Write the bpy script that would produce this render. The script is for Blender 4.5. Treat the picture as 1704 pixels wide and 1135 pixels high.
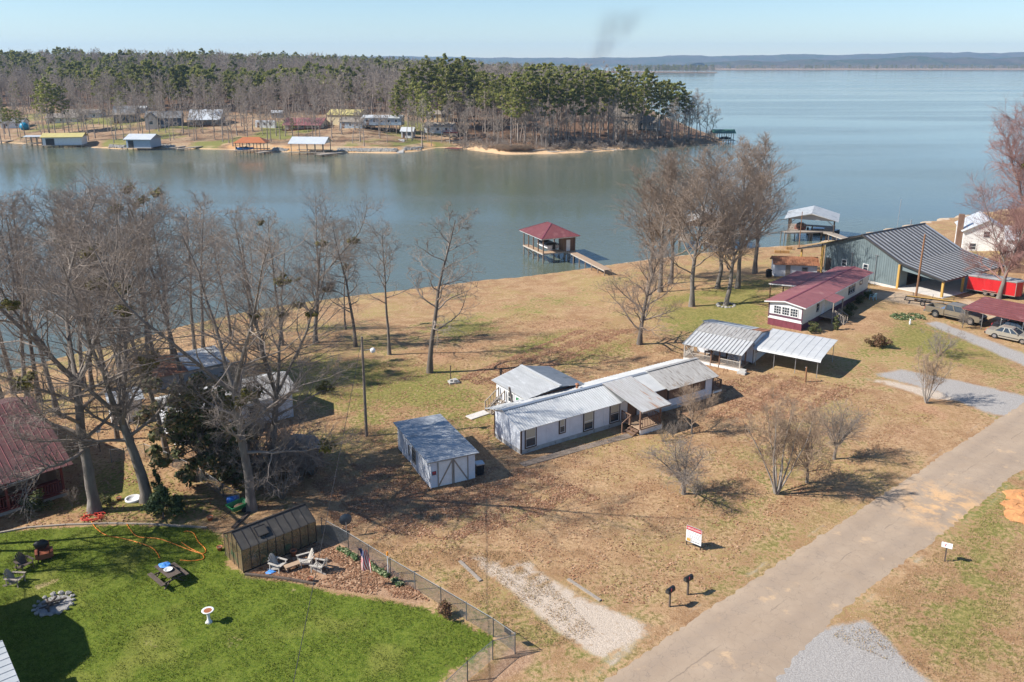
import bpy, bmesh, math, random
import numpy as np
from mathutils import Vector, Matrix

for o in list(bpy.data.objects):
    bpy.data.objects.remove(o)
scene = bpy.context.scene
COL = scene.collection
R = math.radians

# ------------------------------------------------------------------ camera
CAM_H = 30.0
FPX, CXP, CYP, YHOR = 1400.0, 852.0, 480.0, 103.0      # photograph pixels
PITCH = math.atan((CYP - YHOR) / FPX)
cam_d = bpy.data.cameras.new('camera')
cam = bpy.data.objects.new('camera', cam_d)
COL.objects.link(cam)
cam.location = (0, 0, CAM_H)
cam.rotation_euler = (math.pi / 2 - PITCH, 0, 0)
cam_d.sensor_width = 36.0
cam_d.lens = 36.0 * FPX / 1704.0
cam_d.shift_y = -(567.5 - CYP) / 1704.0
cam_d.clip_start = 0.5
cam_d.clip_end = 60000.0
scene.camera = cam

# ------------------------------------------------------------------ light
SUN_EL, SUN_AZ = 39.5, 9.0          # azimuth: where the shadows point, from +X towards +Y
world = bpy.data.worlds.new('World')
scene.world = world
world.use_nodes = True
wn = world.node_tree.nodes
bg = wn['Background']
sky = wn.new('ShaderNodeTexSky')
sky.sky_type = 'NISHITA'
sky.sun_disc = False
sky.sun_elevation = R(SUN_EL)
sky.sun_rotation = R(270 - SUN_AZ)
sky.air_density = 1.0
sky.dust_density = 0.0
sky.ozone_density = 6.0
world.node_tree.links.new(sky.outputs[0], bg.inputs[0])
bg.inputs[1].default_value = 0.078
sd = bpy.data.lights.new('sun', 'SUN')
sd.energy = 4.3
sd.angle = R(0.5)
sd.color = (1.0, 0.955, 0.88)
sun = bpy.data.objects.new('sun', sd)
COL.objects.link(sun)
sv = Vector((math.cos(R(SUN_EL)) * math.cos(R(SUN_AZ)), math.cos(R(SUN_EL)) * math.sin(R(SUN_AZ)), -math.sin(R(SUN_EL))))
sun.rotation_euler = sv.to_track_quat('-Z', 'Y').to_euler()
sun.location = (-80, -20, 90)
scene.view_settings.view_transform = 'Standard'
scene.view_settings.look = 'None'
scene.view_settings.exposure = 0.95
scene.view_settings.gamma = 1.0
scene.view_settings.use_curve_mapping = False
scene.render.engine = 'CYCLES'
scene.cycles.max_bounces = 6
scene.cycles.transparent_max_bounces = 12

# ------------------------------------------------------------------ materials
def nodes_of(m):
    m.use_nodes = True
    return m.node_tree.nodes, m.node_tree.links, m.node_tree.nodes['Principled BSDF']

MATS = {}
def M(name, c1, c2=None, scale=4.0, rough=0.8, metal=0.0, bump=0.0, bscale=None, detail=6.0, stretch=None, c3=None, s3=None, t3=0.6, spec=0.4, alpha=None, lo=0.35, hi=0.65):
    """Principled material: c1/c2 mixed by object-space noise, c3 in blotches on top."""
    m = bpy.data.materials.new(name)
    N, L, b = nodes_of(m)
    b.inputs['Roughness'].default_value = rough
    b.inputs['Metallic'].default_value = metal
    b.inputs['Specular IOR Level'].default_value = spec
    if alpha is not None:
        b.inputs['Alpha'].default_value = alpha
    tc = N.new('ShaderNodeTexCoord')
    co = tc.outputs['Object']
    if stretch:
        mp = N.new('ShaderNodeMapping'); mp.inputs['Scale'].default_value = stretch
        L.new(co, mp.inputs[0]); co = mp.outputs[0]
    if c2 is None:
        c2 = tuple(x * 0.82 for x in c1)
    nz = N.new('ShaderNodeTexNoise'); nz.inputs['Scale'].default_value = scale; nz.inputs['Detail'].default_value = detail
    nz.inputs['Roughness'].default_value = 0.65
    L.new(co, nz.inputs['Vector'])
    rp = N.new('ShaderNodeMapRange'); rp.inputs[1].default_value = lo; rp.inputs[2].default_value = hi
    L.new(nz.outputs[0], rp.inputs[0])
    mx = N.new('ShaderNodeMix'); mx.data_type = 'RGBA'
    mx.inputs[6].default_value = (*c1, 1); mx.inputs[7].default_value = (*c2, 1)
    L.new(rp.outputs[0], mx.inputs[0])
    out = mx.outputs[2]
    if c3 is not None:
        n3 = N.new('ShaderNodeTexNoise'); n3.inputs['Scale'].default_value = s3 or scale * 0.4; n3.inputs['Detail'].default_value = 5
        L.new(co, n3.inputs['Vector'])
        r3 = N.new('ShaderNodeMapRange'); r3.inputs[1].default_value = t3; r3.inputs[2].default_value = t3 + 0.1
        L.new(n3.outputs[0], r3.inputs[0])
        m3 = N.new('ShaderNodeMix'); m3.data_type = 'RGBA'
        L.new(out, m3.inputs[6]); m3.inputs[7].default_value = (*c3, 1); L.new(r3.outputs[0], m3.inputs[0])
        out = m3.outputs[2]
    L.new(out, b.inputs['Base Color'])
    if bump:
        nb = N.new('ShaderNodeTexNoise'); nb.inputs['Scale'].default_value = bscale or scale * 3; nb.inputs['Detail'].default_value = 4
        L.new(co, nb.inputs['Vector'])
        bp = N.new('ShaderNodeBump'); bp.inputs['Strength'].default_value = bump; bp.inputs['Distance'].default_value = 0.05
        L.new(nb.outputs[0], bp.inputs['Height']); L.new(bp.outputs[0], b.inputs['Normal'])
    MATS[name] = m
    return m

def leafmat(name, c1, c2, c3, trans=0.25):
    """foliage: colour varies per clump (random per island)"""
    m = bpy.data.materials.new(name)
    N, L, b = nodes_of(m)
    g = N.new('ShaderNodeNewGeometry')
    rp = N.new('ShaderNodeValToRGB')
    rp.color_ramp.elements[0].color = (*c1, 1); rp.color_ramp.elements[1].color = (*c3, 1)
    e = rp.color_ramp.elements.new(0.5); e.color = (*c2, 1)
    L.new(g.outputs['Random Per Island'], rp.inputs[0])
    oi = N.new('ShaderNodeObjectInfo')
    hs = N.new('ShaderNodeHueSaturation')
    mr = N.new('ShaderNodeMapRange'); mr.inputs[3].default_value = 0.75; mr.inputs[4].default_value = 1.2
    L.new(oi.outputs['Random'], mr.inputs[0]); L.new(mr.outputs[0], hs.inputs['Value'])
    L.new(rp.outputs[0], hs.inputs['Color'])
    L.new(hs.outputs[0], b.inputs['Base Color'])
    b.inputs['Roughness'].default_value = 0.6
    b.inputs['Specular IOR Level'].default_value = 0.25
    if trans:
        tr = N.new('ShaderNodeBsdfTranslucent'); L.new(hs.outputs[0], tr.inputs[0])
        mx = N.new('ShaderNodeMixShader'); mx.inputs[0].default_value = trans
        L.new(b.outputs[0], mx.inputs[1]); L.new(tr.outputs[0], mx.inputs[2])
        L.new(mx.outputs[0], N['Material Output'].inputs[0])
    MATS[name] = m
    return m

# paint and sheet metal
M('white_siding', (.66, .68, .72), (.56, .58, .62), 1.2, .6, c3=(.45, .44, .42), s3=2.2, t3=.66, bump=.15, bscale=9)
M('white_paint', (.74, .74, .73), (.64, .63, .61), 2, .55)
M('cream', (.68, .65, .56), (.60, .57, .48), 1.5, .6)
M('tan_wall', (.70, .58, .36), (.62, .50, .30), 1, .7)
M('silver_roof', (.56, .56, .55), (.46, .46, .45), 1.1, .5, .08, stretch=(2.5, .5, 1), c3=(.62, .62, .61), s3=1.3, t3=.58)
M('silver_bright', (.51, .51, .50), (.44, .44, .43), .9, .5, .05)
M('weathered_roof', (.45, .43, .405), (.31, .29, .265), 1.6, .6, .2, c3=(.23, .20, .175), s3=1.6, t3=.58, stretch=(3.2, .7, 1))
M('rust_streak_roof', (.48, .475, .465), (.36, .34, .32), 1.4, .55, .2, c3=(.34, .19, .11), s3=1.0, t3=.60, stretch=(4.0, .45, 1))
M('rust_roof', (.26, .10, .05), (.36, .17, .09), 1.6, .85, c3=(.18, .07, .04), s3=2)
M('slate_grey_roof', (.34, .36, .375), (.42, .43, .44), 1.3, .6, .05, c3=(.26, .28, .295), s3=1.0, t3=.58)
M('burgundy_metal', (.225, .075, .075), (.18, .06, .06), 1.2, .45, .1, c3=(.27, .11, .105), s3=.8, t3=.6)
M('brown_burgundy', (.135, .062, .058), (.105, .05, .047), 1.2, .5, .1, c3=(.17, .085, .078), s3=.8, t3=.6)
M('dish_mesh', (.10, .12, .14), (.075, .09, .105), 5, .5, .4)
M('burgundy_paint', (.20, .05, .07), (.16, .04, .055), 2, .55)
M('maroon_membrane', (.27, .10, .10), (.22, .08, .082), .8, .6, c3=(.31, .14, .13), s3=.7, t3=.6)
M('plum_trim', (.13, .06, .09), (.10, .045, .07), 2, .5)
M('grey_green_siding', (.17, .215, .225), (.145, .185, .195), 1, .55, .1)
M('bronze_roof', (.50, .50, .50), (.42, .42, .42), .8, .36, .4, c3=(.58, .58, .59), s3=.6, t3=.6)
M('bronze_rib', (.085, .08, .078), None, 2, .5, .3)
M('dark_trim', (.035, .03, .03), None, 3, .5)
M('brown_trim', (.055, .035, .03), (.08, .05, .04), 4, .6)
M('brown_wood', (.15, .085, .055), (.21, .13, .09), 3, .8, stretch=(1, 1, .2))
M('grey_wood', (.34, .29, .24), (.24, .20, .165), 3, .85, stretch=(3, 3, .4))
M('silver_wood', (.46, .42, .37), (.33, .30, .26), 4, .85)
M('dark_wood', (.075, .055, .045), (.12, .09, .07), 4, .85)
M('deck_wood', (.42, .29, .19), (.33, .23, .15), 2.5, .8)
M('pile_wood', (.16, .125, .095), (.24, .19, .15), 2.5, .85)
M('pole_wood', (.27, .14, .07), (.20, .10, .055), 3, .85, stretch=(1, 1, .15))
M('grey_pole', (.16, .13, .11), (.22, .18, .15), 3, .85, stretch=(1, 1, .15))
M('yellow_wood', (.55, .34, .09), (.45, .27, .07), 2, .7, stretch=(1, 1, .3))
M('red_wood', (.20, .04, .03), (.15, .03, .025), 3, .7)
M('concrete', (.42, .40, .37), (.33, .315, .29), 1.2, .9, bump=.2, bscale=12)
M('pale_concrete', (.60, .56, .51), (.50, .47, .43), 1.5, .9)
M('skirt', (.42, .42, .42), (.30, .29, .28), 2, .85, c3=(.2, .18, .15), s3=2.5, t3=.62)
M('ash', (.36, .34, .33), (.24, .23, .22), 3, .95)
M('stone', (.36, .335, .30), (.28, .265, .245), 1.2, .95)
M('block', (.50, .47, .43), (.40, .38, .35), 2, .9)
M('fence_steel', (.22, .225, .23), (.17, .172, .175), 3, .6, .4)
M('galv', (.50, .52, .54), (.42, .44, .46), 3, .4, .7)
M('black', (.02, .02, .021), None, 4, .5)
M('tyre', (.018, .018, .019), None, 4, .85)
M('chrome', (.62, .63, .65), (.5, .51, .53), 4, .25, .85)
M('glass', (.03, .04, .05), (.05, .06, .075), 1, .06, spec=.6)
M('blind', (.50, .45, .34), (.42, .37, .28), 6, .8, stretch=(1, 1, 12))
M('lattice', (.50, .46, .41), None, 3, .8)
M('truck_tan', (.30, .25, .185), (.27, .225, .165), 1, .28, .45, spec=.6)
M('truck_dark', (.06, .06, .058), None, 1, .35, .3)
M('sedan_gold', (.47, .43, .35), (.43, .39, .32), 1, .25, .45, spec=.6)
M('car_dark', (.03, .035, .045), None, 1, .2, .3, spec=.6)
M('trailer_red', (.56, .022, .028), (.50, .018, .022), .6, .3, spec=.5)
M('trailer_roof', (.52, .50, .47), (.44, .42, .40), 1.5, .5, .3)
M('brick_red', (.30, .12, .08), (.22, .085, .06), 6, .85)
M('terracotta', (.42, .15, .07), (.34, .12, .06), 4, .8)
M('orange_hose', (.75, .20, .02), (.80, .27, .04), 3, .5)
M('red_hose', (.62, .05, .03), None, 3, .5)
M('blue_plastic', (.02, .13, .45), (.02, .10, .36), 3, .4)
M('tarp_blue', (.05, .22, .60), (.10, .30, .68), 5, .5)
M('cyan_tarp', (.0, .25, .42), (.0, .20, .36), 2, .5)
M('green_plastic', (.03, .20, .075), (.025, .16, .06), 3, .45)
M('green_roof', (.05, .13, .09), (.04, .11, .075), 2, .5)
M('orange_roof', (.46, .16, .06), (.40, .135, .05), .9, .5)
M('yellow_roof', (.52, .44, .17), (.46, .38, .14), .7, .55)
M('pale_roof', (.60, .62, .63), (.52, .54, .55), .7, .45, .2)
M('grey_shingle', (.20, .20, .20), (.15, .15, .15), 1.5, .9)
M('brown_shingle', (.27, .23, .19), (.21, .18, .15), 1.5, .9)
M('blue_siding', (.08, .11, .165), (.065, .09, .14), 1.5, .6)
M('pale_blue_siding', (.34, .42, .50), (.29, .36, .43), 1, .6)
M('grey_siding', (.32, .33, .34), (.27, .28, .29), 1, .6)
M('brick_tan', (.40, .31, .23), (.33, .25, .19), 3, .85)
M('leather', (.27, .085, .045), (.22, .07, .04), 3, .5)
M('mint_plastic', (.36, .58, .62), (.32, .53, .57), 2, .45)
M('poly_panel', (.16, .14, .085), (.26, .17, .10), .9, .25, spec=.5, c3=(.08, .14, .08), s3=1.1, t3=.56, alpha=.5)
M('poly_roof', (.075, .066, .056), (.055, .05, .044), 2, .55, c3=(.10, .088, .074), s3=1.5)
M('water_dish', (.35, .13, .06), (.30, .11, .05), 3, .3)
M('flag_white', (.75, .73, .70), None, 3, .8)
M('flag_red', (.50, .03, .045), None, 3, .8)
M('flag_blue', (.03, .045, .16), None, 3, .8)
M('sign_white', (.80, .80, .80), (.77, .77, .78), 2, .5)
M('sign_red', (.55, .05, .06), None, 2, .5)
M('sign_ink', (.05, .05, .06), None, 2, .6)
M('hay', (.42, .24, .09), (.34, .19, .07), 6, .95)
M('clay', (.55, .26, .10), (.45, .21, .085), 1.5, .95, bump=.4, bscale=3)
M('pipe_white', (.7, .69, .66), None, 3, .5)
M('orange_marker', (.85, .32, .03), None, 2, .6)
# bark and twigs
M('bark_grey', (.13, .112, .095), (.21, .18, .155), 1.3, .9, stretch=(3, 3, .6), bump=.6, bscale=6, c3=(.27, .25, .22), s3=.9, t3=.6)
M('bark_pale', (.34, .30, .26), (.24, .21, .18), 1.2, .9, stretch=(3, 3, .7), bump=.3)
M('bark_dark', (.10, .082, .07), (.15, .125, .105), 1.5, .9, stretch=(3, 3, .6), bump=.4)
M('twig_grey', (.28, .23, .19), (.21, .17, .14), .6, .85)
M('twig_brown', (.28, .215, .165), (.21, .16, .125), .6, .85)
M('twig_pink', (.31, .17, .145), (.24, .13, .11), .6, .85)
M('twig_tan', (.37, .265, .18), (.29, .205, .14), .6, .85)
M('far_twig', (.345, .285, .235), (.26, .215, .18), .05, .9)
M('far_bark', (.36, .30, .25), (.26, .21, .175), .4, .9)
leafmat('mistletoe', (.10, .10, .02), (.14, .13, .03), (.20, .16, .04))
leafmat('pine_needles', (.155, .18, .042), (.25, .26, .066), (.36, .33, .10), .5)
leafmat('cedar_leaf', (.045, .075, .025), (.08, .11, .04), (.11, .145, .055))
leafmat('magnolia_leaf', (.055, .075, .028), (.10, .115, .045), (.26, .16, .08), .2)
leafmat('shrub_green', (.05, .07, .02), (.09, .11, .035), (.16, .13, .06))
leafmat('shrub_brown', (.12, .06, .035), (.17, .09, .05), (.09, .08, .03))
leafmat('bed_plant', (.05, .10, .03), (.09, .16, .05), (.60, .60, .35))
leafmat('tuft_leaf', (.085, .125, .014), (.14, .175, .024), (.23, .22, .05))
leafmat('dry_leaf', (.27, .125, .065), (.38, .20, .11), (.54, .35, .22), .15)
leafmat('dry_tuft', (.38, .24, .13), (.49, .33, .185), (.31, .255, .09), .25)

# ------------------------------------------------------------------ mesh helpers
class MB:
    def __init__(s):
        s.v = []; s.f = []
    def add(s, vs, fs):
        n = len(s.v); s.v.extend([tuple(x) for x in vs]); s.f.extend([tuple(n + i for i in q) for q in fs]); return s
    def box(s, c, d, rz=0.0, taper=1.0):
        x, y, z = d[0] / 2, d[1] / 2, d[2] / 2
        ca, sa = math.cos(rz), math.sin(rz)
        vs = []
        for dz, t in ((-z, 1.0), (z, taper)):
            for dx, dy in ((-x, -y), (x, -y), (x, y), (-x, y)):
                dx *= t; dy *= t
                vs.append((c[0] + dx * ca - dy * sa, c[1] + dx * sa + dy * ca, c[2] + dz))
        return s.add(vs, [(3, 2, 1, 0), (4, 5, 6, 7), (0, 1, 5, 4), (1, 2, 6, 5), (2, 3, 7, 6), (3, 0, 4, 7)])
    def bx(s, x0, x1, y0, y1, z0, z1):
        return s.box(((x0 + x1) / 2, (y0 + y1) / 2, (z0 + z1) / 2), (x1 - x0, y1 - y0, z1 - z0))
    def bar(s, a, b, w, h=None, up=(0, 0, 1)):
        h = h or w
        a = Vector(a); b = Vector(b); d = (b - a).normalized()
        u = Vector(up)
        if abs(d.dot(u)) > .98: u = Vector((1, 0, 0))
        e = d.cross(u).normalized(); n = e.cross(d).normalized()
        vs = []
        for p in (a, b):
            for q, r in ((-1, -1), (1, -1), (1, 1), (-1, 1)):
                vs.append(p + e * q * w / 2 + n * r * h / 2)
        return s.add(vs, [(3, 2, 1, 0), (4, 5, 6, 7), (0, 1, 5, 4), (1, 2, 6, 5), (2, 3, 7, 6), (3, 0, 4, 7)])
    def cyl(s, a, b, r0, r1=None, n=10):
        return s.tube([a, b], [r0, r0 if r1 is None else r1], n)
    def tube(s, pts, rad, n=8, caps=True):
        pts = [Vector(p) for p in pts]
        if not hasattr(rad, '__len__'): rad = [rad] * len(pts)
        base = len(s.v); u = None
        for i, p in enumerate(pts):
            d = (pts[min(i + 1, len(pts) - 1)] - pts[max(i - 1, 0)])
            d = d.normalized() if d.length > 1e-9 else Vector((0, 0, 1))
            if u is None:
                u = d.orthogonal().normalized()
            else:
                u = (u - d * u.dot(d)); u = u.normalized() if u.length > 1e-6 else d.orthogonal().normalized()
            w = d.cross(u)
            for k in range(n):
                t = 2 * math.pi * k / n
                s.v.append(tuple(p + (u * math.cos(t) + w * math.sin(t)) * rad[i]))
        for i in range(len(pts) - 1):
            for k in range(n):
                s.f.append((base + i * n + k, base + i * n + (k + 1) % n, base + (i + 1) * n + (k + 1) % n, base + (i + 1) * n + k))
        if caps:
            s.f.append(tuple(base + k for k in reversed(range(n))))
            s.f.append(tuple(base + (len(pts) - 1) * n + k for k in range(n)))
        return s
    def lathe(s, prof, n=14, c=(0, 0, 0)):
        base = len(s.v)
        for r, z in prof:
            for k in range(n):
                t = 2 * math.pi * k / n
                s.v.append((c[0] + r * math.cos(t), c[1] + r * math.sin(t), c[2] + z))
        for i in range(len(prof) - 1):
            for k in range(n):
                s.f.append((base + i * n + k, base + i * n + (k + 1) % n, base + (i + 1) * n + (k + 1) % n, base + (i + 1) * n + k))
        s.f.append(tuple(base + k for k in reversed(range(n))))
        s.f.append(tuple(base + (len(prof) - 1) * n + k for k in range(n)))
        return s
    def extrude(s, poly, vec):
        """closed solid from a planar polygon (3-D points) pushed along vec"""
        n = len(poly); v = Vector(vec)
        vs = [Vector(p) for p in poly] + [Vector(p) + v for p in poly]
        fs = [tuple(reversed(range(n))), tuple(range(n, 2 * n))]
        fs += [(i, (i + 1) % n, n + (i + 1) % n, n + i) for i in range(n)]
        return s.add(vs, fs)
    def blob(s, c, r, rng, n=7, m=5, jit=.15, sq=(1, 1, 1)):
        base = len(s.v)
        for i in range(m + 1):
            ph = math.pi * i / m
            for k in range(n):
                t = 2 * math.pi * k / n
                q = r * (1 + rng.uniform(-jit, jit))
                s.v.append((c[0] + q * sq[0] * math.sin(ph) * math.cos(t), c[1] + q * sq[1] * math.sin(ph) * math.sin(t), c[2] + q * sq[2] * math.cos(ph)))
        for i in range(m):
            for k in range(n):
                s.f.append((base + i * n + k, base + (i + 1) * n + k, base + (i + 1) * n + (k + 1) % n, base + i * n + (k + 1) % n))
        return s
    def mesh(s, name, mat, smooth=False):
        me = bpy.data.meshes.new(name)
        me.from_pydata(s.v, [], s.f)
        bm = bmesh.new(); bm.from_mesh(me)
        bmesh.ops.recalc_face_normals(bm, faces=bm.faces)
        bm.to_mesh(me); bm.free()
        if mat: me.materials.append(MATS[mat] if isinstance(mat, str) else mat)
        if smooth:
            me.polygons.foreach_set('use_smooth', [True] * len(me.polygons))
        return me
    def build(s, name, mat, parent=None, smooth=False, loc=None, rz=0.0):
        return link(name, s.mesh(name, mat, smooth), parent, loc, rz)

def link(name, me, parent=None, loc=None, rz=0.0):
    o = bpy.data.objects.new(name, me)
    COL.objects.link(o)
    if parent is not None: o.parent = parent
    if loc is not None: o.location = loc
    if rz: o.rotation_euler = (0, 0, rz)
    return o

def tag(o, label, cat, group=None):
    o['label'] = label; o['category'] = cat
    if group: o['group'] = group
    return o
def thing(name, label, cat, loc=(0, 0, 0), rz=0.0, group=None):
    o = link(name, None, None, loc, rz)
    o.empty_display_size = .3
    return tag(o, label, cat, group)
def structure(o):
    o['kind'] = 'structure'; return o
def stuff(o, label=None, cat=None):
    o['kind'] = 'stuff'
    if label: o['label'] = label
    if cat: o['category'] = cat
    return o
def copy_tree(o, parent=None):
    c = o.copy(); COL.objects.link(c); c.parent = parent
    for ch in list(o.children):
        copy_tree(ch, c)
    return c
def bxp(name, mat, parent, x0, x1, y0, y1, z0, z1):
    return MB().bx(x0, x1, y0, y1, z0, z1).build(name, mat, parent)

def mesh_np(name, verts, faces, mat, smooth=False):
    """fast mesh from numpy arrays; faces (n,3) or (n,4)"""
    me = bpy.data.meshes.new(name)
    nv, nf, k = len(verts), len(faces), faces.shape[1]
    me.vertices.add(nv); me.vertices.foreach_set('co', np.ascontiguousarray(verts, dtype=np.float32).ravel())
    me.loops.add(nf * k); me.loops.foreach_set('vertex_index', np.ascontiguousarray(faces, dtype=np.int32).ravel())
    me.polygons.add(nf)
    me.polygons.foreach_set('loop_start', np.arange(0, nf * k, k, dtype=np.int32))
    if smooth: me.polygons.foreach_set('use_smooth', np.ones(nf, dtype=bool))
    me.update(calc_edges=True)
    if mat: me.materials.append(MATS[mat] if isinstance(mat, str) else mat)
    return me

# ------------------------------------------------------------------ pixel -> place
CP, SP = math.cos(PITCH), math.sin(PITCH)
def ray(px, py):
    a = (px - CXP) / FPX; b = (py - CYP) / FPX
    return Vector((a, CP - b * SP, -SP - b * CP))
def P(px, py, z=0.0):
    r = ray(px, py); t = (z - CAM_H) / r.z
    return Vector((r.x * t, r.y * t, z))
def proj_y(X, Y, Z):
    dz = Z - CAM_H
    return CYP + FPX * (-(dz * CP + Y * SP)) / (Y * CP - dz * SP)
def height_to(base, py):
    lo, hi = 0.0, 60.0
    for _ in range(40):
        m = (lo + hi) / 2
        if proj_y(base.x, base.y, base.z + m) > py: lo = m
        else: hi = m
    return lo
# ------------------------------------------------------------------ land, water, road
WATER_Z = -4.0
def PW(lst, z=WATER_Z):
    return [tuple(P(x, y, z).xy) for x, y in lst]
near_shore = PW([(-60, 640), (0, 622), (60, 607), (130, 588), (200, 572), (300, 545), (400, 522), (500, 505), (600, 492), (730, 477),
                 (800, 468), (860, 463), (930, 454), (985, 446), (1070, 434), (1160, 423), (1250, 414), (1330, 409), (1400, 399), (1460, 386), (1580, 363), (1704, 345)])
NEAR_POLY = np.array([(-700, 110), (-120, 96)] + near_shore + [(260, 245), (700, 300), (700, -400), (-700, -400)])
far_shore = PW([(-300, 224), (-120, 231), (0, 237), (150, 245), (200, 248), (260, 247), (340, 248), (390, 249), (480, 253), (560, 254), (660, 255),
                (700, 251), (725, 246), (760, 245), (785, 250), (840, 257), (920, 256), (1000, 252), (1060, 248), (1110, 244), (1180, 241),
                (1202, 236), (1196, 229), (1165, 218), (1110, 196), (1050, 168), (1005, 148), (985, 138), (1000, 128)])
FAR_POLY = np.array([(-2600, 420), (-700, 400)] + far_shore + [(-200, 2700), (-2600, 2700)])

def sdist(pts, poly):
    """signed distance (inside positive) from points (N,2) to a closed polygon"""
    pts = np.asarray(pts, float); poly = np.asarray(poly, float)
    a = poly; b = np.roll(poly, -1, axis=0)
    best = np.full(len(pts), 1e18); inside = np.zeros(len(pts), bool)
    x, y = pts[:, 0], pts[:, 1]
    for (ax, ay), (bx_, by_) in zip(a, b):
        dx, dy = bx_ - ax, by_ - ay
        t = np.clip(((x - ax) * dx + (y - ay) * dy) / (dx * dx + dy * dy + 1e-12), 0, 1)
        best = np.minimum(best, (x - ax - t * dx) ** 2 + (y - ay - t * dy) ** 2)
        c = ((ay > y) != (by_ > y)) & (x < (bx_ - ax) * (y - ay) / (by_ - ay + 1e-18) + ax)
        inside ^= c
    d = np.sqrt(best)
    return np.where(inside, d, -d)
def ss(t):
    t = np.clip(t, 0, 1); return t * t * (3 - 2 * t)
def lumps(x, y, s, seed=0.0):
    return (np.sin(x * s + 1.3 + seed) * np.cos(y * s * 1.13 + .7 * seed) + .6 * np.sin(x * s * 2.1 - y * s * 1.7 + 2 + seed) + .4 * np.cos(x * s * 3.7 + y * s * 3.1 + seed)) / 2
def terrain(x, y):
    x = np.atleast_1d(np.asarray(x, float)); y = np.atleast_1d(np.asarray(y, float))
    pts = np.stack([x, y], 1)
    dn = sdist(pts, NEAR_POLY); df = sdist(pts, FAR_POLY)
    Ln = 28 + 20 * ss((x + 35) / 30)
    zn = WATER_Z + .55 * ss(dn / 1.6) + 3.45 * ss(dn / Ln) + .04 * lumps(x, y, .5)
    dw = df + 4 * lumps(x, y, .05)
    zf = WATER_Z + .3 * ss(df / 1.0) + 1.3 * ss((df - 1.5) / 5) + 6.4 * ss(df / 75) + 6.0 * ss((dw - 50) / 260) + 9 * ss((-x - 40) / 200) * ss((df - 120) / 420) + .5 * lumps(x, y, .09) * ss(df / 20) \
        - 5.5 * ss((x + 230) / 300) * ss((df - 90) / 300)
    bed = WATER_Z - 2.2 * ss(np.minimum(-dn, -df) / 14) - .06
    return np.where(dn > 0, zn, np.where(df > 0, zf, bed))
def tz(x, y):
    return float(terrain(x, y)[0])
def G(px, py):
    """where the line of sight through a pixel meets the land"""
    r = ray(px, py)
    t = np.concatenate([np.arange(25, 260, 3.0), np.arange(260, 700, 7), np.arange(700, 2600, 40)])
    for _ in range(3):
        X, Y, Z = r.x * t, r.y * t, CAM_H + r.z * t
        T = np.maximum(terrain(X, Y), WATER_Z)
        k = int(np.argmax(Z <= T))
        if Z[k] > T[k]: k = len(t) - 1
        if _ < 2: t = np.linspace(t[max(k - 1, 0)], t[k], 14)
    return Vector((X[k], Y[k], tz(X[k], Y[k])))

def grid_mesh(name, xs, ys, mat):
    X, Y = np.meshgrid(xs, ys)
    x, y = X.ravel(), Y.ravel()
    z = terrain(x, y)
    nx, ny = len(xs), len(ys)
    i = np.arange(nx * ny).reshape(ny, nx)
    f = np.stack([i[:-1, :-1].ravel(), i[:-1, 1:].ravel(), i[1:, 1:].ravel(), i[1:, :-1].ravel()], 1)
    return mesh_np(name, np.stack([x, y, z], 1), f, mat, True), x, y, z

class NT:
    """small helper to write node trees"""
    def __init__(s, m):
        s.N, s.L, s.b = nodes_of(m)
    def n(s, t, **kw):
        o = s.N.new(t)
        for k, v in kw.items():
            setattr(o, k, v)
        return o
    def put(s, sock, v):
        if hasattr(v, 'is_output') or hasattr(v, 'links'): s.L.new(v, sock)
        elif isinstance(v, tuple) and len(v) == 3 and sock.type == 'RGBA': sock.default_value = (*v, 1)
        else: sock.default_value = v
    def noise(s, co, scale, detail=4, rough=.6, out=0):
        o = s.n('ShaderNodeTexNoise'); o.inputs['Scale'].default_value = scale; o.inputs['Detail'].default_value = detail; o.inputs['Roughness'].default_value = rough
        s.put(o.inputs['Vector'], co); return o.outputs[out]
    def rng(s, v, a, b, c=0.0, d=1.0):
        o = s.n('ShaderNodeMapRange'); o.interpolation_type = 'SMOOTHSTEP'
        for k, q in ((1, a), (2, b), (3, c), (4, d)): o.inputs[k].default_value = q
        s.put(o.inputs[0], v); return o.outputs[0]
    def math(s, op, a, b=0.0):
        o = s.n('ShaderNodeMath', operation=op); s.put(o.inputs[0], a); s.put(o.inputs[1], b); return o.outputs[0]
    def mix(s, f, a, b):
        o = s.n('ShaderNodeMix', data_type='RGBA'); s.put(o.inputs[0], f); s.put(o.inputs[6], a); s.put(o.inputs[7], b); return o.outputs[2]
    def attr(s, name):
        return s.n('ShaderNodeAttribute', attribute_name=name).outputs['Fac']
    def scaled(s, co, v):
        o = s.n('ShaderNodeMapping'); o.inputs['Scale'].default_value = v; s.L.new(co, o.inputs[0]); return o.outputs[0]
    def bump(s, h, strength, dist):
        o = s.n('ShaderNodeBump'); o.inputs['Strength'].default_value = strength; o.inputs['Distance'].default_value = dist
        s.put(o.inputs['Height'], h); s.L.new(o.outputs[0], s.b.inputs['Normal'])

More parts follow.
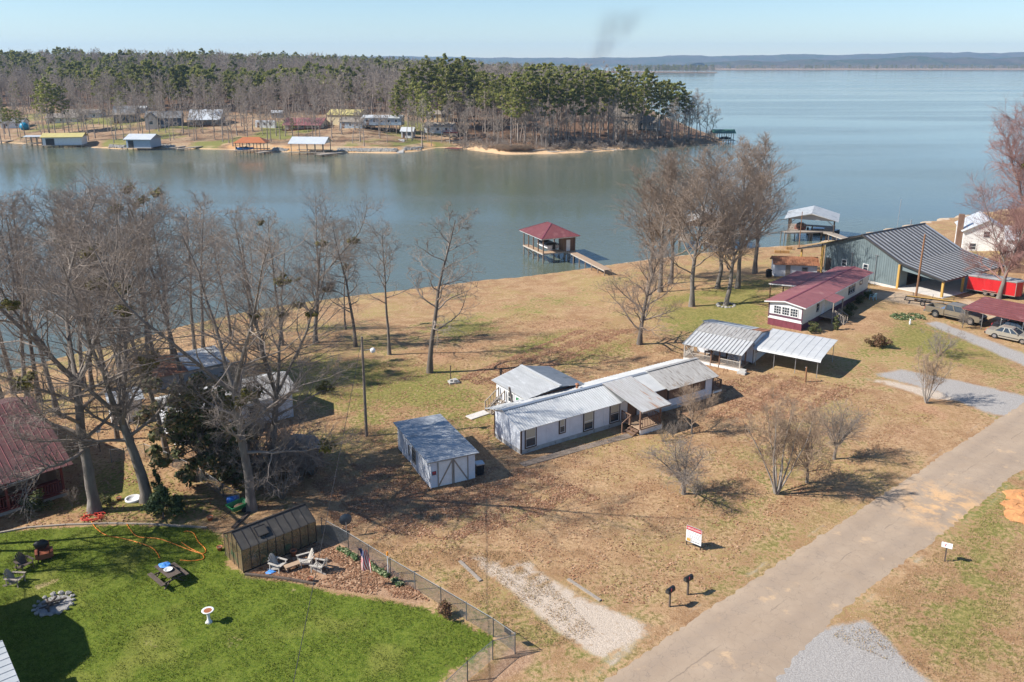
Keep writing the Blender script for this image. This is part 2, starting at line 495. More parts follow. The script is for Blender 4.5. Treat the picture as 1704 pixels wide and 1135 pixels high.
# --- near ground
def ground_material():
    m = bpy.data.materials.new('ground'); t = NT(m)
    pos = t.n('ShaderNodeNewGeometry').outputs['Position']
    n_big = t.noise(pos, .09, 3); n_mid = t.noise(pos, .55, 5); n_fine = t.noise(pos, 3.2, 5, .7); n_grit = t.noise(pos, 13, 3, .75)
    def masked(name, w=.75, a=.36, b=.62):
        v = t.math('ADD', t.attr(name), t.math('MULTIPLY', t.math('SUBTRACT', t.math('MULTIPLY', t.math('ADD', n_mid, n_fine), .5), .5), w))
        return t.rng(v, a, b)
    dry = t.mix(t.rng(n_mid, .35, .65), (.315, .185, .095), (.45, .29, .16))
    dry = t.mix(t.math('MULTIPLY', t.rng(n_fine, .45, .66), .8), dry, (.225, .12, .06))
    dry = t.mix(t.math('MULTIPLY', t.rng(n_big, .46, .66), t.rng(n_fine, .40, .60)), dry, (.34, .27, .10))
    dry = t.mix(t.rng(n_grit, .56, .74), dry, (.64, .49, .34))
    dry = t.mix(t.math('MULTIPLY', t.rng(n_grit, .44, .27), .7), dry, (.19, .115, .06))
    tin = t.mix(t.rng(n_fine, .35, .62), (.255, .225, .065), (.115, .14, .026))
    c = t.mix(t.math('MULTIPLY', masked('tinge', 1.7), .8), dry, tin)
    leaf = t.mix(t.rng(n_grit, .38, .62), (.29, .14, .078), (.50, .295, .18))
    leaf = t.mix(t.rng(n_fine, .50, .7), leaf, (.23, .125, .07))
    c = t.mix(t.math('MULTIPLY', masked('litter', 1.4), .85), c, leaf)
    g = t.mix(t.rng(n_fine, .35, .66), (.068, .105, .011), (.14, .175, .023))
    g = t.mix(t.math('MULTIPLY', t.rng(n_grit, .5, .7), .6), g, (.26, .26, .065))
    g = t.mix(t.math('MULTIPLY', t.rng(n_grit, .42, .28), .6), g, (.04, .07, .008))
    g = t.mix(t.math('MULTIPLY', t.rng(t.noise(pos, .22, 4), .50, .68), .5), g, (.235, .225, .055))
    g = t.mix(t.math('MULTIPLY', t.rng(t.noise(pos, .45, 4), .66, .72), t.attr('thin')), g, (.46, .33, .19))
    c = t.mix(masked('green', 1.1, .44, .58), c, g)
    dirt = t.mix(t.rng(n_fine, .35, .65), (.40, .25, .155), (.27, .155, .09))
    dirt = t.mix(t.rng(n_grit, .5, .68), dirt, (.52, .36, .24))
    c = t.mix(masked('dirt', .5), c, dirt)
    grv = t.mix(t.rng(n_grit, .35, .65), (.56, .465, .375), (.40, .32, .245))
    grv = t.mix(t.rng(n_fine, .56, .72), grv, (.30, .20, .12))
    c = t.mix(masked('gravel', .95, .4, .66), c, grv)
    gg = t.mix(t.rng(n_grit, .35, .65), (.40, .37, .34), (.27, .245, .225))
    c = t.mix(masked('greygravel', .7, .4, .64), c, gg)
    sd_ = t.mix(n_fine, (.55, .43, .31), (.44, .33, .22))
    c = t.mix(masked('sand', .4), c, sd_)
    t.L.new(c, t.b.inputs['Base Color'])
    t.b.inputs['Roughness'].default_value = .95; t.b.inputs['Specular IOR Level'].default_value = .1
    t.bump(t.math('ADD', t.math('MULTIPLY', n_grit, .6), n_fine), .7, .09)
    MATS['ground'] = m
ground_material()
xs = np.concatenate([np.arange(-700, -100, 60), np.arange(-100, -76, 3), np.arange(-76, 122, .72), np.arange(122, 200, 4), np.arange(200, 701, 50)])
ys = np.concatenate([np.arange(-400, 0, 50), np.arange(0, 27, 3), np.arange(27, 112, .72), np.arange(112, 160, 1.1), np.arange(160, 260, 4), [280, 300]])
me, gx, gy, gz = grid_mesh('ground', xs, ys, 'ground')
gpts = np.stack([gx, gy], 1)
def pix_mask(polys, soft=1.2, z=0.0):
    v = np.zeros(len(gx))
    for p in polys:
        v = np.maximum(v, np.clip(sdist(gpts, np.array([tuple(P(a, b, z).xy) for a, b in p])) / soft * .5 + .5, 0, 1))
    return v
GREEN = [(-400, 905), (-60, 892), (60, 881), (150, 876), (230, 873), (345, 879), (378, 900), (378, 945), (420, 959), (500, 970), (560, 987), (640, 997), (690, 1008), (760, 1032), (812, 1052), (825, 1075), (760, 1110), (690, 1160), (600, 1250), (400, 1500), (-700, 1500)]
dn_ = sdist(gpts, NEAR_POLY)
masks = {
    'green': pix_mask([GREEN], 1.3),
    'thin': pix_mask([[(0, 890), (150, 880), (180, 900), (100, 960), (130, 1000), (60, 1010), (0, 960)], [(300, 1040), (390, 1010), (400, 1060), (330, 1075)], [(440, 965), (620, 1010), (600, 1040), (430, 990)], [(700, 1030), (840, 1060), (820, 1090), (740, 1060)]], 4),
    'tinge': np.maximum(.34 + .16 * lumps(gx, gy, .16, 3), np.maximum(pix_mask([[(420, 600), (700, 590), (760, 620), (820, 660), (840, 740), (700, 690), (420, 690)], [(930, 580), (1060, 555), (1080, 580), (960, 615)],
                     [(1070, 480), (1300, 440), (1300, 560), (1100, 560)], [(640, 600), (760, 600), (860, 720), (700, 690)], [(690, 520), (800, 500), (850, 540), (740, 570)], [(560, 640), (650, 640), (660, 740), (580, 720)], [(900, 590), (1000, 560), (1010, 600), (930, 620)], [(1130, 1000), (1300, 880), (1480, 760), (1520, 770), (1200, 1010)], [(1460, 1040), (1640, 900), (1704, 1000), (1704, 1135), (1560, 1120)], [(1390, 600), (1500, 520), (1704, 590), (1704, 640), (1500, 590)], [(1600, 800), (1704, 760), (1704, 1000), (1560, 1000)]], 7) * .84,
                     pix_mask([[(830, 590), (880, 555), (960, 540), (900, 600)], [(520, 560), (620, 640), (500, 680)], [(0, 860), (200, 760), (420, 850), (300, 880)], [(720, 920), (1000, 1110), (860, 1080)], [(1230, 820), (1290, 830), (1200, 900), (1150, 880)]], 4) * .8)),
    'litter': np.maximum(np.clip(.30 + .22 * lumps(gx, gy, .21, 8), 0, 1) * np.clip((dn_ - 14) / 20, 0, 1), pix_mask([[(740, 640), (960, 560), (1060, 560), (860, 640)], [(500, 780), (700, 770), (900, 790), (1000, 830), (760, 900), (560, 880)],
                      [(1090, 690), (1160, 640), (1300, 620), (1440, 650), (1300, 690)], [(900, 520), (1060, 520), (1080, 545), (950, 560)], [(950, 730), (1100, 720), (1100, 770), (960, 790)], [(1000, 900), (1150, 860), (1300, 880), (1100, 960)]], 9) * .68,
                      pix_mask([[(0, 880), (240, 868), (345, 872), (380, 850), (470, 860), (530, 855), (500, 700), (180, 640), (0, 700)]], 4) * .75),
    'dirt': pix_mask([[(398, 958), (530, 900), (560, 893), (640, 935), (700, 985), (722, 1008), (690, 1006), (640, 995), (560, 984), (480, 966)], [(838, 1090), (860, 1070), (900, 1090), (850, 1130), (800, 1150)]], 1.0),
    'gravel': np.maximum(pix_mask([[(775, 925), (800, 922), (880, 968), (1010, 1050), (1062, 1062), (1000, 1096), (940, 1060)], [(845, 932), (870, 930), (960, 990), (1085, 1046), (1030, 1075)], [(930, 1000), (1000, 1005), (1090, 1048), (1000, 1096), (950, 1060)]], .9),
                         pix_mask([[(1425, 628), (1480, 632), (1560, 650), (1640, 668), (1560, 668)]], 1.0) * .8),
    'greygravel': np.maximum(pix_mask([[(1190, 1140), (1265, 1088), (1340, 1052), (1440, 1030), (1480, 1062), (1560, 1135), (1700, 1250), (1000, 1250)], [(1440, 622), (1500, 612), (1620, 636), (1700, 655), (1740, 668), (1690, 700), (1640, 690), (1560, 655)],
                             [(1530, 536), (1560, 532), (1704, 585), (1760, 620), (1704, 612), (1620, 575)]], 1.0), pix_mask([[(1278, 612), (1330, 590), (1480, 602), (1500, 640), (1400, 648)]], 1.5) * .45),
    'sand': pix_mask([[(1380, 480), (1520, 480), (1570, 505), (1600, 490), (1704, 520), (1704, 545), (1560, 520), (1450, 500)]], 2) * .55,
}
_rd = np.array([math.cos(R(40.2)), math.sin(R(40.2))]); _q = (gpts - np.array([3.92, 36.35])) @ np.array([_rd[1], -_rd[0]]) - .45
masks['gravel'] = np.maximum(masks['gravel'], np.maximum(np.clip(1 - np.abs(_q + .1) / .9, 0, 1) * .5, np.clip(1 - np.abs(_q - 5.8) / 1.2, 0, 1) * .46))
masks['greygravel'] *= np.where(gx > 20, .72, 1)
dshore = sdist(gpts, NEAR_POLY)
masks['sand'] = np.maximum(masks['sand'], np.clip(1 - dshore / 2.2, 0, 1) * .8)
masks['gravel'] = np.maximum(masks['gravel'], np.clip(1 - np.abs(dshore - 1.2) / 1.0, 0, 1) * (gx > 18) * .9)
for k, v in masks.items():
    a = me.attributes.new(k, 'FLOAT', 'POINT'); a.data.foreach_set('value', v.astype(np.float32))
structure(link('ground', me))

# --- far shore land
def far_land_material():
    m = bpy.data.materials.new('far_land'); t = NT(m)
    pos = t.n('ShaderNodeNewGeometry').outputs['Position']
    a = t.noise(pos, .035, 4); b = t.noise(pos, .16, 4); f = t.noise(pos, .9, 4, .7)
    c = t.mix(t.rng(b, .35, .65), (.27, .165, .10), (.36, .255, .16))
    c = t.mix(t.rng(f, .5, .7), c, (.17, .10, .065))
    c = t.mix(t.math('MULTIPLY', t.rng(a, .50, .6), t.attr('yard')), c, (.19, .185, .06))
    c = t.mix(t.rng(t.math('ADD', t.attr('woods'), t.math('SUBTRACT', f, .5)), .3, .7), c, (.16, .095, .06))
    bank = t.mix(t.rng(b, .4, .6), (.50, .28, .13), (.42, .31, .19))
    c = t.mix(t.rng(t.math('ADD', t.attr('bank'), t.math('SUBTRACT', b, .5)), .35, .75), c, bank)
    c = t.mix(t.rng(t.math('ADD', t.attr('sand'), t.math('MULTIPLY', t.math('SUBTRACT', f, .5), .4)), .4, .6), c, (.60, .40, .23))
    t.L.new(c, t.b.inputs['Base Color']); t.b.inputs['Roughness'].default_value = .95; t.b.inputs['Specular IOR Level'].default_value = .1
    t.bump(f, .5, .4)
    MATS['far_land'] = m
far_land_material()
xs = np.concatenate([np.arange(-2600, -520, 80), np.arange(-520, -330, 12), np.arange(-330, 130, 2.6), np.arange(130, 700, 40)])
ys = np.concatenate([np.arange(260, 306, 10), np.arange(306, 460, 2.2), np.arange(460, 900, 12), np.arange(900, 2760, 60)])
me, fx, fy, fz = grid_mesh('far_land', xs, ys, 'far_land')
fd = sdist(np.stack([fx, fy], 1), FAR_POLY)
pxs = CXP + FPX * fx / np.maximum(fy, 1)
at = {'bank': np.clip(1 - np.abs(fd - 3.5) / 7, 0, 1) * np.where((pxs > 380) & (pxs < 720), 1, .45),
      'yard': np.clip((90 - fd) / 40, 0, 1) * (pxs < 760),
      'woods': np.clip((fd - 85) / 30, 0, 1) * (pxs < 760) + (pxs >= 760) * np.clip((fd - 5) / 6, 0, 1),
      'sand': np.where((pxs > 775) & (pxs < 1075), np.clip(1.3 - fd / 5, 0, 1), np.clip(.75 - fd / 3, 0, 1))}
for k, v in at.items():
    a = me.attributes.new(k, 'FLOAT', 'POINT'); a.data.foreach_set('value', np.asarray(v, np.float32))
structure(link('far_land', me))

# --- lake
def water_material():
    m = bpy.data.materials.new('lake_water'); t = NT(m)
    pos = t.n('ShaderNodeNewGeometry').outputs['Position']
    wind = t.rng(t.noise(t.scaled(pos, (.0016, .011, .01)), 1.0, 5, .62), .38, .64)
    t.b.inputs['Base Color'].default_value = (.100, .118, .088, 1)
    t.L.new(t.rng(wind, 0, 1, .05, .12), t.b.inputs['Roughness'])
    t.b.inputs['IOR'].default_value = 1.333; t.b.inputs['Specular IOR Level'].default_value = .5
    w1 = t.noise(t.scaled(pos, (.55, 1.1, 1)), 1.0, 3, .55); w2 = t.noise(t.scaled(pos, (2.0, 3.2, 1)), 1.0, 3, .6)
    h = t.math('ADD', w1, t.math('MULTIPLY', w2, .35))
    o = t.n('ShaderNodeBump'); o.inputs['Distance'].default_value = .10
    t.put(o.inputs['Height'], h); t.L.new(t.rng(wind, 0, 1, .25, .8), o.inputs['Strength']); t.L.new(o.outputs[0], t.b.inputs['Normal'])
    MATS['lake_water'] = m
water_material()
xs = np.concatenate([np.arange(-9000, -600, 1400), np.arange(-600, 700, 50), np.arange(700, 9001, 1400)])
ys = np.concatenate([np.arange(40, 500, 40), np.arange(500, 2000, 150), np.arange(2000, 9001, 1000)])
X, Y = np.meshgrid(xs, ys); nx, ny = len(xs), len(ys)
i = np.arange(nx * ny).reshape(ny, nx)
f = np.stack([i[:-1, :-1].ravel(), i[:-1, 1:].ravel(), i[1:, 1:].ravel(), i[1:, :-1].ravel()], 1)
structure(link('lake', mesh_np('lake', np.stack([X.ravel(), Y.ravel(), np.full(nx * ny, WATER_Z)], 1), f, 'lake_water')))

# --- road
def asphalt_material():
    m = bpy.data.materials.new('asphalt'); t = NT(m)
    pos = t.n('ShaderNodeNewGeometry').outputs['Position']
    big = t.noise(pos, .22, 4); mid = t.noise(pos, 1.2, 5); grit = t.noise(pos, 22, 3, .8)
    c = t.mix(t.rng(big, .35, .65), (.325, .24, .168), (.38, .288, .206))
    c = t.mix(t.rng(grit, .3, .7), c, t.mix(mid, (.26, .19, .135), (.45, .35, .255)))
    # sandy patches
    c = t.mix(t.math('MULTIPLY', t.rng(t.noise(pos, .5, 5), .60, .70), .75), c, (.52, .36, .22))
    # tyre lanes: slightly darker bands along the road
    dp = t.n('ShaderNodeVectorMath', operation='DOT_PRODUCT'); t.L.new(pos, dp.inputs[0]); dp.inputs[1].default_value = (math.sin(R(40.2)), -math.cos(R(40.2)), 0)
    off = 3.92 * math.sin(R(40.2)) - 36.35 * math.cos(R(40.2)) + .45
    lane = t.math('ADD', t.rng(t.math('ABSOLUTE', t.math('SUBTRACT', dp.outputs['Value'], off + 1.5)), .8, .1), t.rng(t.math('ABSOLUTE', t.math('SUBTRACT', dp.outputs['Value'], off + 4.2)), .8, .1))
    c = t.mix(t.math('MULTIPLY', t.math('MULTIPLY', lane, t.rng(mid, .3, .6)), .28), c, (.20, .155, .125))
    seam = t.rng(t.math('ABSOLUTE', t.math('SUBTRACT', t.math('ADD', dp.outputs['Value'], t.math('MULTIPLY', t.math('SUBTRACT', t.noise(pos, .7, 4), .5), .5)), off + 2.75)), .05, .015)
    c = t.mix(t.math('MULTIPLY', t.math('MULTIPLY', seam, t.rng(t.noise(pos, .35, 3), .48, .6)), .4), c, (.11, .085, .07))
    # orange sand washed onto the road near the clay heap
    dvec = t.n('ShaderNodeVectorMath', operation='DISTANCE'); t.L.new(pos, dvec.inputs[0]); dvec.inputs[1].default_value = tuple(P(1575, 845))
    c = t.mix(t.math('MULTIPLY', t.math('MULTIPLY', t.rng(dvec.outputs['Value'], 5.5, .8), t.rng(t.noise(pos, .8, 5, .7), .42, .62)), .9), c, (.62, .38, .19))
    # cracks
    vo = t.n('ShaderNodeTexVoronoi', feature='DISTANCE_TO_EDGE'); vo.inputs['Scale'].default_value = 1.3
    wv = t.n('ShaderNodeVectorMath', operation='ADD'); t.L.new(pos, wv.inputs[0])
    nv = t.n('ShaderNodeTexNoise'); nv.inputs['Scale'].default_value = 1.6; nv.inputs['Detail'].default_value = 5; t.L.new(pos, nv.inputs['Vector'])
    sc = t.n('ShaderNodeVectorMath', operation='SCALE'); t.L.new(nv.outputs['Color'], sc.inputs[0]); sc.inputs['Scale'].default_value = 1.1
    t.L.new(sc.outputs[0], wv.inputs[1]); t.L.new(wv.outputs[0], vo.inputs['Vector'])
    crack = t.math('MULTIPLY', t.rng(vo.outputs['Distance'], .022, .004), t.rng(mid, .34, .48))
    c = t.mix(t.math('MULTIPLY', crack, .32), c, (.12, .095, .08))
    t.L.new(c, t.b.inputs['Base Color']); t.b.inputs['Roughness'].default_value = .9; t.b.inputs['Specular IOR Level'].default_value = .2
    t.bump(grit, .4, .02)
    MATS['asphalt'] = m
asphalt_material()
ld = Vector((math.cos(R(40.2)), math.sin(R(40.2)), 0)); ln = Vector((ld.y, -ld.x, 0))
l0 = Vector((3.92, 36.35, 0)) + ln * .45
rngr = random.Random(5)
left_e, right_e = [], []
for k in range(0, 560):
    s = -45 + k * .3
    a = l0 + ld * s + ln * (rngr.uniform(-.11, .11) + .05 * math.sin(s * .6))
    w = 5.75 + 1.3 * max(0, (16 - s) / 14) ** 1.5 if s < 16 else 5.75
    w = min(w, 9.0)
    b = l0 + ld * s + ln * (w + rngr.uniform(-.14, .14) + .08 * math.sin(s * .25 + 1))
    left_e.append(a); right_e.append(b)
mb = MB()
n = len(left_e); rows = 6
vs = []
for a, b in zip(left_e, right_e):
    for j in range(rows + 1):
        q = a.lerp(b, j / rows)
        vs.append((q.x, q.y, tz(q.x, q.y) + (.075 if 0 < j < rows else -.05)))
fs = [(r * (rows + 1) + j, r * (rows + 1) + j + 1, (r + 1) * (rows + 1) + j + 1, (r + 1) * (rows + 1) + j) for r in range(n - 1) for j in range(rows)]
mb.add(vs, fs)
structure(mb.build('road', 'asphalt', None, True))

def strip(name, pixels, w, mat, h=.05, kind=True, z=0.0):
    """flat path along a pixel line on the land"""
    pts = [G(a, b) for a, b in pixels]; mb = MB()
    for a, b in zip(pts[:-1], pts[1:]):
        d = (b - a).normalized(); nn = Vector((-d.y, d.x, 0)) * w / 2
        mb.extrude([a + nn + Vector((0, 0, h)), a - nn + Vector((0, 0, h)), b - nn + Vector((0, 0, h)), b + nn + Vector((0, 0, h))], (0, 0, -.3))
    o = mb.build(name, mat)
    return structure(o) if kind else o
M('walk_concrete', (.24, .19, .15), (.17, .13, .10), 1.5, .95)
strip('garden_path', [(868, 774), (950, 751), (1048, 725)], .75, 'walk_concrete', .045)

# --- hills across the lake
def hill_material():
    m = bpy.data.materials.new('wooded_hills'); t = NT(m)
    pos = t.n('ShaderNodeNewGeometry').outputs['Position']
    a = t.noise(pos, .004, 5); b = t.noise(pos, .03, 4)
    c = t.mix(t.rng(a, .38, .6), (.085, .065, .055), (.04, .055, .03))
    c = t.mix(t.rng(b, .45, .65), c, (.10, .085, .06))
    t.L.new(c, t.b.inputs['Base Color']); t.b.inputs['Roughness'].default_value = 1; t.b.inputs['Specular IOR Level'].default_value = 0
    MATS['wooded_hills'] = m
hill_material()
def hill_ridge(name, dist, x0px, x1px, topfn, depth, seed):
    """a ridge whose skyline follows topfn(px) (photo rows) at the given distance"""
    px = np.arange(x0px, x1px + 1, 6.0)
    rng = np.random.RandomState(seed)
    rows = [(-.5, 0.0), (-.25, .45), (-.1, .8), (0, 1.0), (.3, .8), (.6, .3), (1, 0)]
    V = []
    jit = np.convolve(rng.rand(len(px) + 8), np.ones(3) / 3, 'same')[:len(px)]
    for u, h in rows:
        Yd = dist + u * depth
        Xw = (px - CXP) / FPX * dist
        top = CAM_H + (YHOR - np.array([topfn(p) for p in px])) / FPX * dist * 1.0 + (jit - .5) * dist * .0016
        z = -6 + (top + 6) * h + (rng.rand(len(px)) - .5) * 14 * (0 < h < 1)
        V.append(np.stack([Xw, np.full(len(px), Yd) + (rng.rand(len(px)) - .5) * depth * .08, z], 1))
    V = np.concatenate(V); nx, ny = len(px), len(rows)
    i = np.arange(nx * ny).reshape(ny, nx)
    f = np.stack([i[:-1, :-1].ravel(), i[:-1, 1:].ravel(), i[1:, 1:].ravel(), i[1:, :-1].ravel()], 1)
    return structure(link(name, mesh_np(name, V, f, 'wooded_hills', True)))
def bumps(lst, base):
    def f(p):
        y = base
        for c, w, h in lst:
            y -= h * math.exp(-((p - c) / w) ** 2)
        return y
    return f
hill_ridge('hills', 7600, -500, 2300, bumps([(1130, 45, 4), (1250, 60, 4), (1320, 40, 4), (1500, 60, 8), (1590, 50, 7), (1690, 60, 9), (1800, 60, 6), (1400, 50, 5), (700, 90, 2), (560, 120, 1.5)], 96.5), 1800, 3)
hill_ridge('hills', 5200, 1150, 2300, bumps([(1230, 40, 4), (1330, 30, 5), (1420, 60, 6), (1500, 40, 9), (1580, 45, 8), (1680, 50, 9), (1790, 60, 7)], 104.5), 1100, 4)
# ------------------------------------------------------------------ trees
def tubes_mesh(name, lines, mat):
    """lines: list of (pts[n,3] or pts[N,n,3], radii, sides) -> one mesh"""
    V, Fq = [], []; base = 0
    for pts, rad, k in lines:
        if pts.ndim == 2: pts = pts[None]; rad = rad[None]
        N, n = pts.shape[:2]
        d = np.empty_like(pts); d[:, 1:-1] = pts[:, 2:] - pts[:, :-2]; d[:, 0] = pts[:, 1] - pts[:, 0]; d[:, -1] = pts[:, -1] - pts[:, -2]
        d /= np.linalg.norm(d, axis=2)[..., None] + 1e-9
        ref = np.where(np.abs(d[:, :1, :1]) < .7, np.array([1., 0, 0]), np.array([0, 1., 0]))
        u = np.cross(d, np.broadcast_to(ref, d.shape)); u /= np.linalg.norm(u, axis=2)[..., None] + 1e-9
        w = np.cross(d, u)
        t = np.arange(k) * 2 * np.pi / k
        v = pts[:, :, None, :] + rad[:, :, None, None] * (u[:, :, None, :] * np.cos(t)[None, None, :, None] + w[:, :, None, :] * np.sin(t)[None, None, :, None])
        V.append(v.reshape(-1, 3))
        i = base + np.arange(N * n * k).reshape(N, n, k)
        j = np.roll(i, -1, axis=2)
        Fq.append(np.stack([i[:, :-1].ravel(), j[:, :-1].ravel(), j[:, 1:].ravel(), i[:, 1:].ravel()], 1))
        base += N * n * k
    return mesh_np(name, np.concatenate(V), np.concatenate(Fq), mat, True)

def vnorm(v):
    return v / (np.linalg.norm(v, axis=-1)[..., None] + 1e-9)
def batch_side(rng, d, lo, hi):
    ref = np.where(np.abs(d[:, 2:3]) < .95, np.array([0, 0, 1.]), np.array([1., 0, 0]))
    a = vnorm(np.cross(d, ref)); b = np.cross(d, a)
    t = rng.uniform(0, 2 * np.pi, len(d))[:, None]; g = np.radians(rng.uniform(lo, hi, len(d)))[:, None]
    return vnorm(d * np.cos(g) + (a * np.cos(t) + b * np.sin(t)) * np.sin(g))
def batch_lines(rng, p, d, L, r0, r1, nseg, wander, up):
    pts = [p]; d = vnorm(d)
    for i in range(nseg):
        d = vnorm(d + rng.normal(0, wander, d.shape) + np.array([0, 0, up]))
        pts.append(pts[-1] + d * (L / nseg)[:, None])
    pts = np.stack(pts, 1)
    rad = r0[:, None] + (r1 - r0)[:, None] * np.linspace(0, 1, nseg + 1)[None]
    return pts, rad
def batch_children(rng, pts, count, t0):
    """count children spread along every line of a batch -> index, position, direction, t"""
    N, n = pts.shape[0], pts.shape[1] - 1
    idx = np.repeat(np.arange(N), count)
    t = t0 + (1 - t0) * (np.tile(np.arange(count), N) + rng.uniform(0, .95, N * count)) / count
    f = np.minimum(t, .999) * n; i = f.astype(int); fr = (f - i)[:, None]
    a = pts[idx, i]; b = pts[idx, i + 1]
    return idx, a + (b - a) * fr, vnorm(b - a), t

def norm(v):
    return v / (np.linalg.norm(v) + 1e-9)
def branch_line(rng, p, d, L, r0, r1, nseg, wander, up):
    pts = [p]; d = norm(d)
    for i in range(nseg):
        d = norm(d + rng.normal(0, wander, 3) + np.array([0, 0, up]))
        pts.append(pts[-1] + d * L / nseg)
    return np.array(pts), np.linspace(r0, r1, nseg + 1)
def side_dir(rng, d, ang, az=None):
    a = norm(np.cross(d, np.array([0, 0, 1.0]) if abs(d[2]) < .95 else np.array([1.0, 0, 0])))
    b = np.cross(d, a)
    t = rng.uniform(0, 2 * np.pi) if az is None else az
    return norm(d * math.cos(ang) + (a * math.cos(t) + b * math.sin(t)) * math.sin(ang))

def bare_tree(seed, H, r0, fork=None, leader=.9, first=.3, nlimb=14, limb=(.42, .25), lang=(55, 30), nb=9, nt=8, ntw=5, up=.05, wander=.12, twig_r=.012, stems=1, stem_spread=.0, bl=.45, tl=.42, wl=.55, spread_up=.06):
    """returns (trunk lines, branch lines). limb: length as a share of H (low limb, top limb); lang: angle from the trunk"""
    rng = np.random.RandomState(seed)
    trunk, br = [], []
    limbs = []
    for s in range(stems):
        d0 = np.array([0, 0, 1.0]); p0 = np.zeros(3)
        if stems > 1:
            a = 2 * np.pi * s / stems + rng.uniform(-.4, .4); q = stem_spread * rng.uniform(.35, 1.15)
            d0 = norm(np.array([math.cos(a) * q, math.sin(a) * q, 1.0])); p0 = np.array([math.cos(a), math.sin(a), 0]) * r0 * rng.uniform(.5, 1.6)
        nseg = 9
        pts, rad = branch_line(rng, p0, d0, H * leader, r0, r0 * (.16 if fork is None else .62), nseg, .045 if stems == 1 else .06, .02)
        if stems == 1:
            pts[0, 2] -= .15; rad[0] *= 1.45; rad[1] *= 1.02
        trunk.append((pts, rad, 9 if stems == 1 else 6))
        if fork is not None:
            for k in range(fork):
                az = 2 * np.pi * k / fork + rng.uniform(-.5, .5)
                d = side_dir(rng, norm(pts[-1] - pts[-2]), R(rng.uniform(14, 40)), az)
                L = H * (1 - leader) * rng.uniform(.85, 1.1)
                lp, lr = branch_line(rng, pts[-1] - d * .1, d, L, rad[-1] * rng.uniform(.62, .82), r0 * .09, 9, .07, .045)
                trunk.append((lp, lr, 7)); limbs.append((lp, lr, 'fork'))
        n = nlimb if stems == 1 else max(3, nlimb // stems)
        for k in range(n):
            t = first + (1 - first) * ((k + rng.uniform(0, .9)) / n)
            f = t * nseg; i = min(int(f), nseg - 1); q = pts[i] + (pts[i + 1] - pts[i]) * (f - i)
            rr = rad[i] + (rad[i + 1] - rad[i]) * (f - i)
            d = norm(pts[i + 1] - pts[i])
            u = (t - first) / (1 - first + 1e-6)
            L = H * (limb[0] * (1 - u) + limb[1] * u) * rng.uniform(.75, 1.15)
            ang = R(lang[0] * (1 - u) + lang[1] * u) * rng.uniform(.8, 1.2)
            lp, lr = branch_line(rng, q, side_dir(rng, d, ang, k * 2.4 + rng.uniform(-.4, .4)), L, min(rr * .62, r0 * .42), r0 * .05, 7, wander, spread_up)
            br.append((lp, lr, 5)); limbs.append((lp, lr, 'limb'))
    BP, BR, BL = [], [], []
    for lp, lr, kind in limbs:
        cnt = max(2, int(nb * (1.9 if kind == 'fork' else 1.0) * rng.uniform(.8, 1.2)))
        Llimb = np.linalg.norm(lp[-1] - lp[0])
        _, q, d, t = batch_children(rng, lp[None], cnt, .18)
        rr = np.interp(t, np.linspace(0, 1, len(lr)), lr)
        Lb = Llimb * bl * (1.1 - .6 * t) * rng.uniform(.7, 1.25, cnt)
        bp, brr = batch_lines(rng, q, batch_side(rng, d, 28, 62), Lb, np.maximum(rr * .55, twig_r * 1.7), np.full(cnt, twig_r * 1.1), 4, wander * 1.2, up)
        BP.append(bp); BR.append(brr); BL.append(Lb)
    BP = np.concatenate(BP); BR = np.concatenate(BR); BL = np.concatenate(BL)
    br.append((BP, BR, 4))
    idx, q, d, t = batch_children(rng, BP, nt, .15)
    Lt = (BL[idx] * tl + .06 * H ** .5) * (1.15 - .5 * t) * rng.uniform(.7, 1.3, len(idx))
    tp, tr = batch_lines(rng, q, batch_side(rng, d, 25, 60), Lt, np.full(len(idx), twig_r * 1.1), np.full(len(idx), twig_r * .6), 3, wander * 1.5, up)
    br.append((tp, tr, 3))
    idx, q, d, t = batch_children(rng, tp, ntw, .25)
    wp, wr = batch_lines(rng, q, batch_side(rng, d, 20, 55), Lt[idx] * wl * rng.uniform(.6, 1.3, len(idx)), np.full(len(idx), twig_r * .65), np.full(len(idx), twig_r * .35), 2, wander, up)
    br.append((wp, wr, 3))
    return trunk, br, limbs

PROTO = {}
def proto_tree(key, bark, twig, H, **kw):
    tr, br, limbs = bare_tree(H=H, **kw)
    top = max(l[0][..., 2].max() for l in br)
    PROTO[key] = (tubes_mesh('trunk_' + key, tr, bark), tubes_mesh('branches_' + key, br, twig), top, limbs)
proto_tree('oak_a', 'bark_grey', 'twig_grey', 23, seed=11, r0=.33, fork=4, leader=.34, first=.62, nlimb=6, limb=(.26, .24), lang=(60, 45), nb=13, nt=8, ntw=6, twig_r=.0105, bl=.40)
proto_tree('oak_b', 'bark_grey', 'twig_grey', 22, seed=23, r0=.30, fork=3, leader=.42, first=.45, nlimb=7, limb=(.30, .24), lang=(70, 45), nb=13, nt=8, ntw=6, twig_r=.0105, wander=.16, bl=.40)
proto_tree('tall_a', 'bark_dark', 'twig_grey', 22, seed=37, r0=.20, leader=.93, first=.34, nlimb=18, limb=(.30, .14), lang=(58, 32), nb=8, nt=6, ntw=5, twig_r=.011)
proto_tree('tall_b', 'bark_grey', 'twig_grey', 21, seed=41, r0=.19, leader=.93, first=.42, nlimb=15, limb=(.27, .15), lang=(50, 28), nb=7, nt=6, ntw=5, twig_r=.011, wander=.16)
proto_tree('sparse', 'bark_dark', 'twig_grey', 17, seed=53, r0=.23, leader=.97, first=.27, nlimb=19, limb=(.32, .13), lang=(72, 58), nb=7, nt=6, ntw=4, twig_r=.012, wander=.19, spread_up=.10)
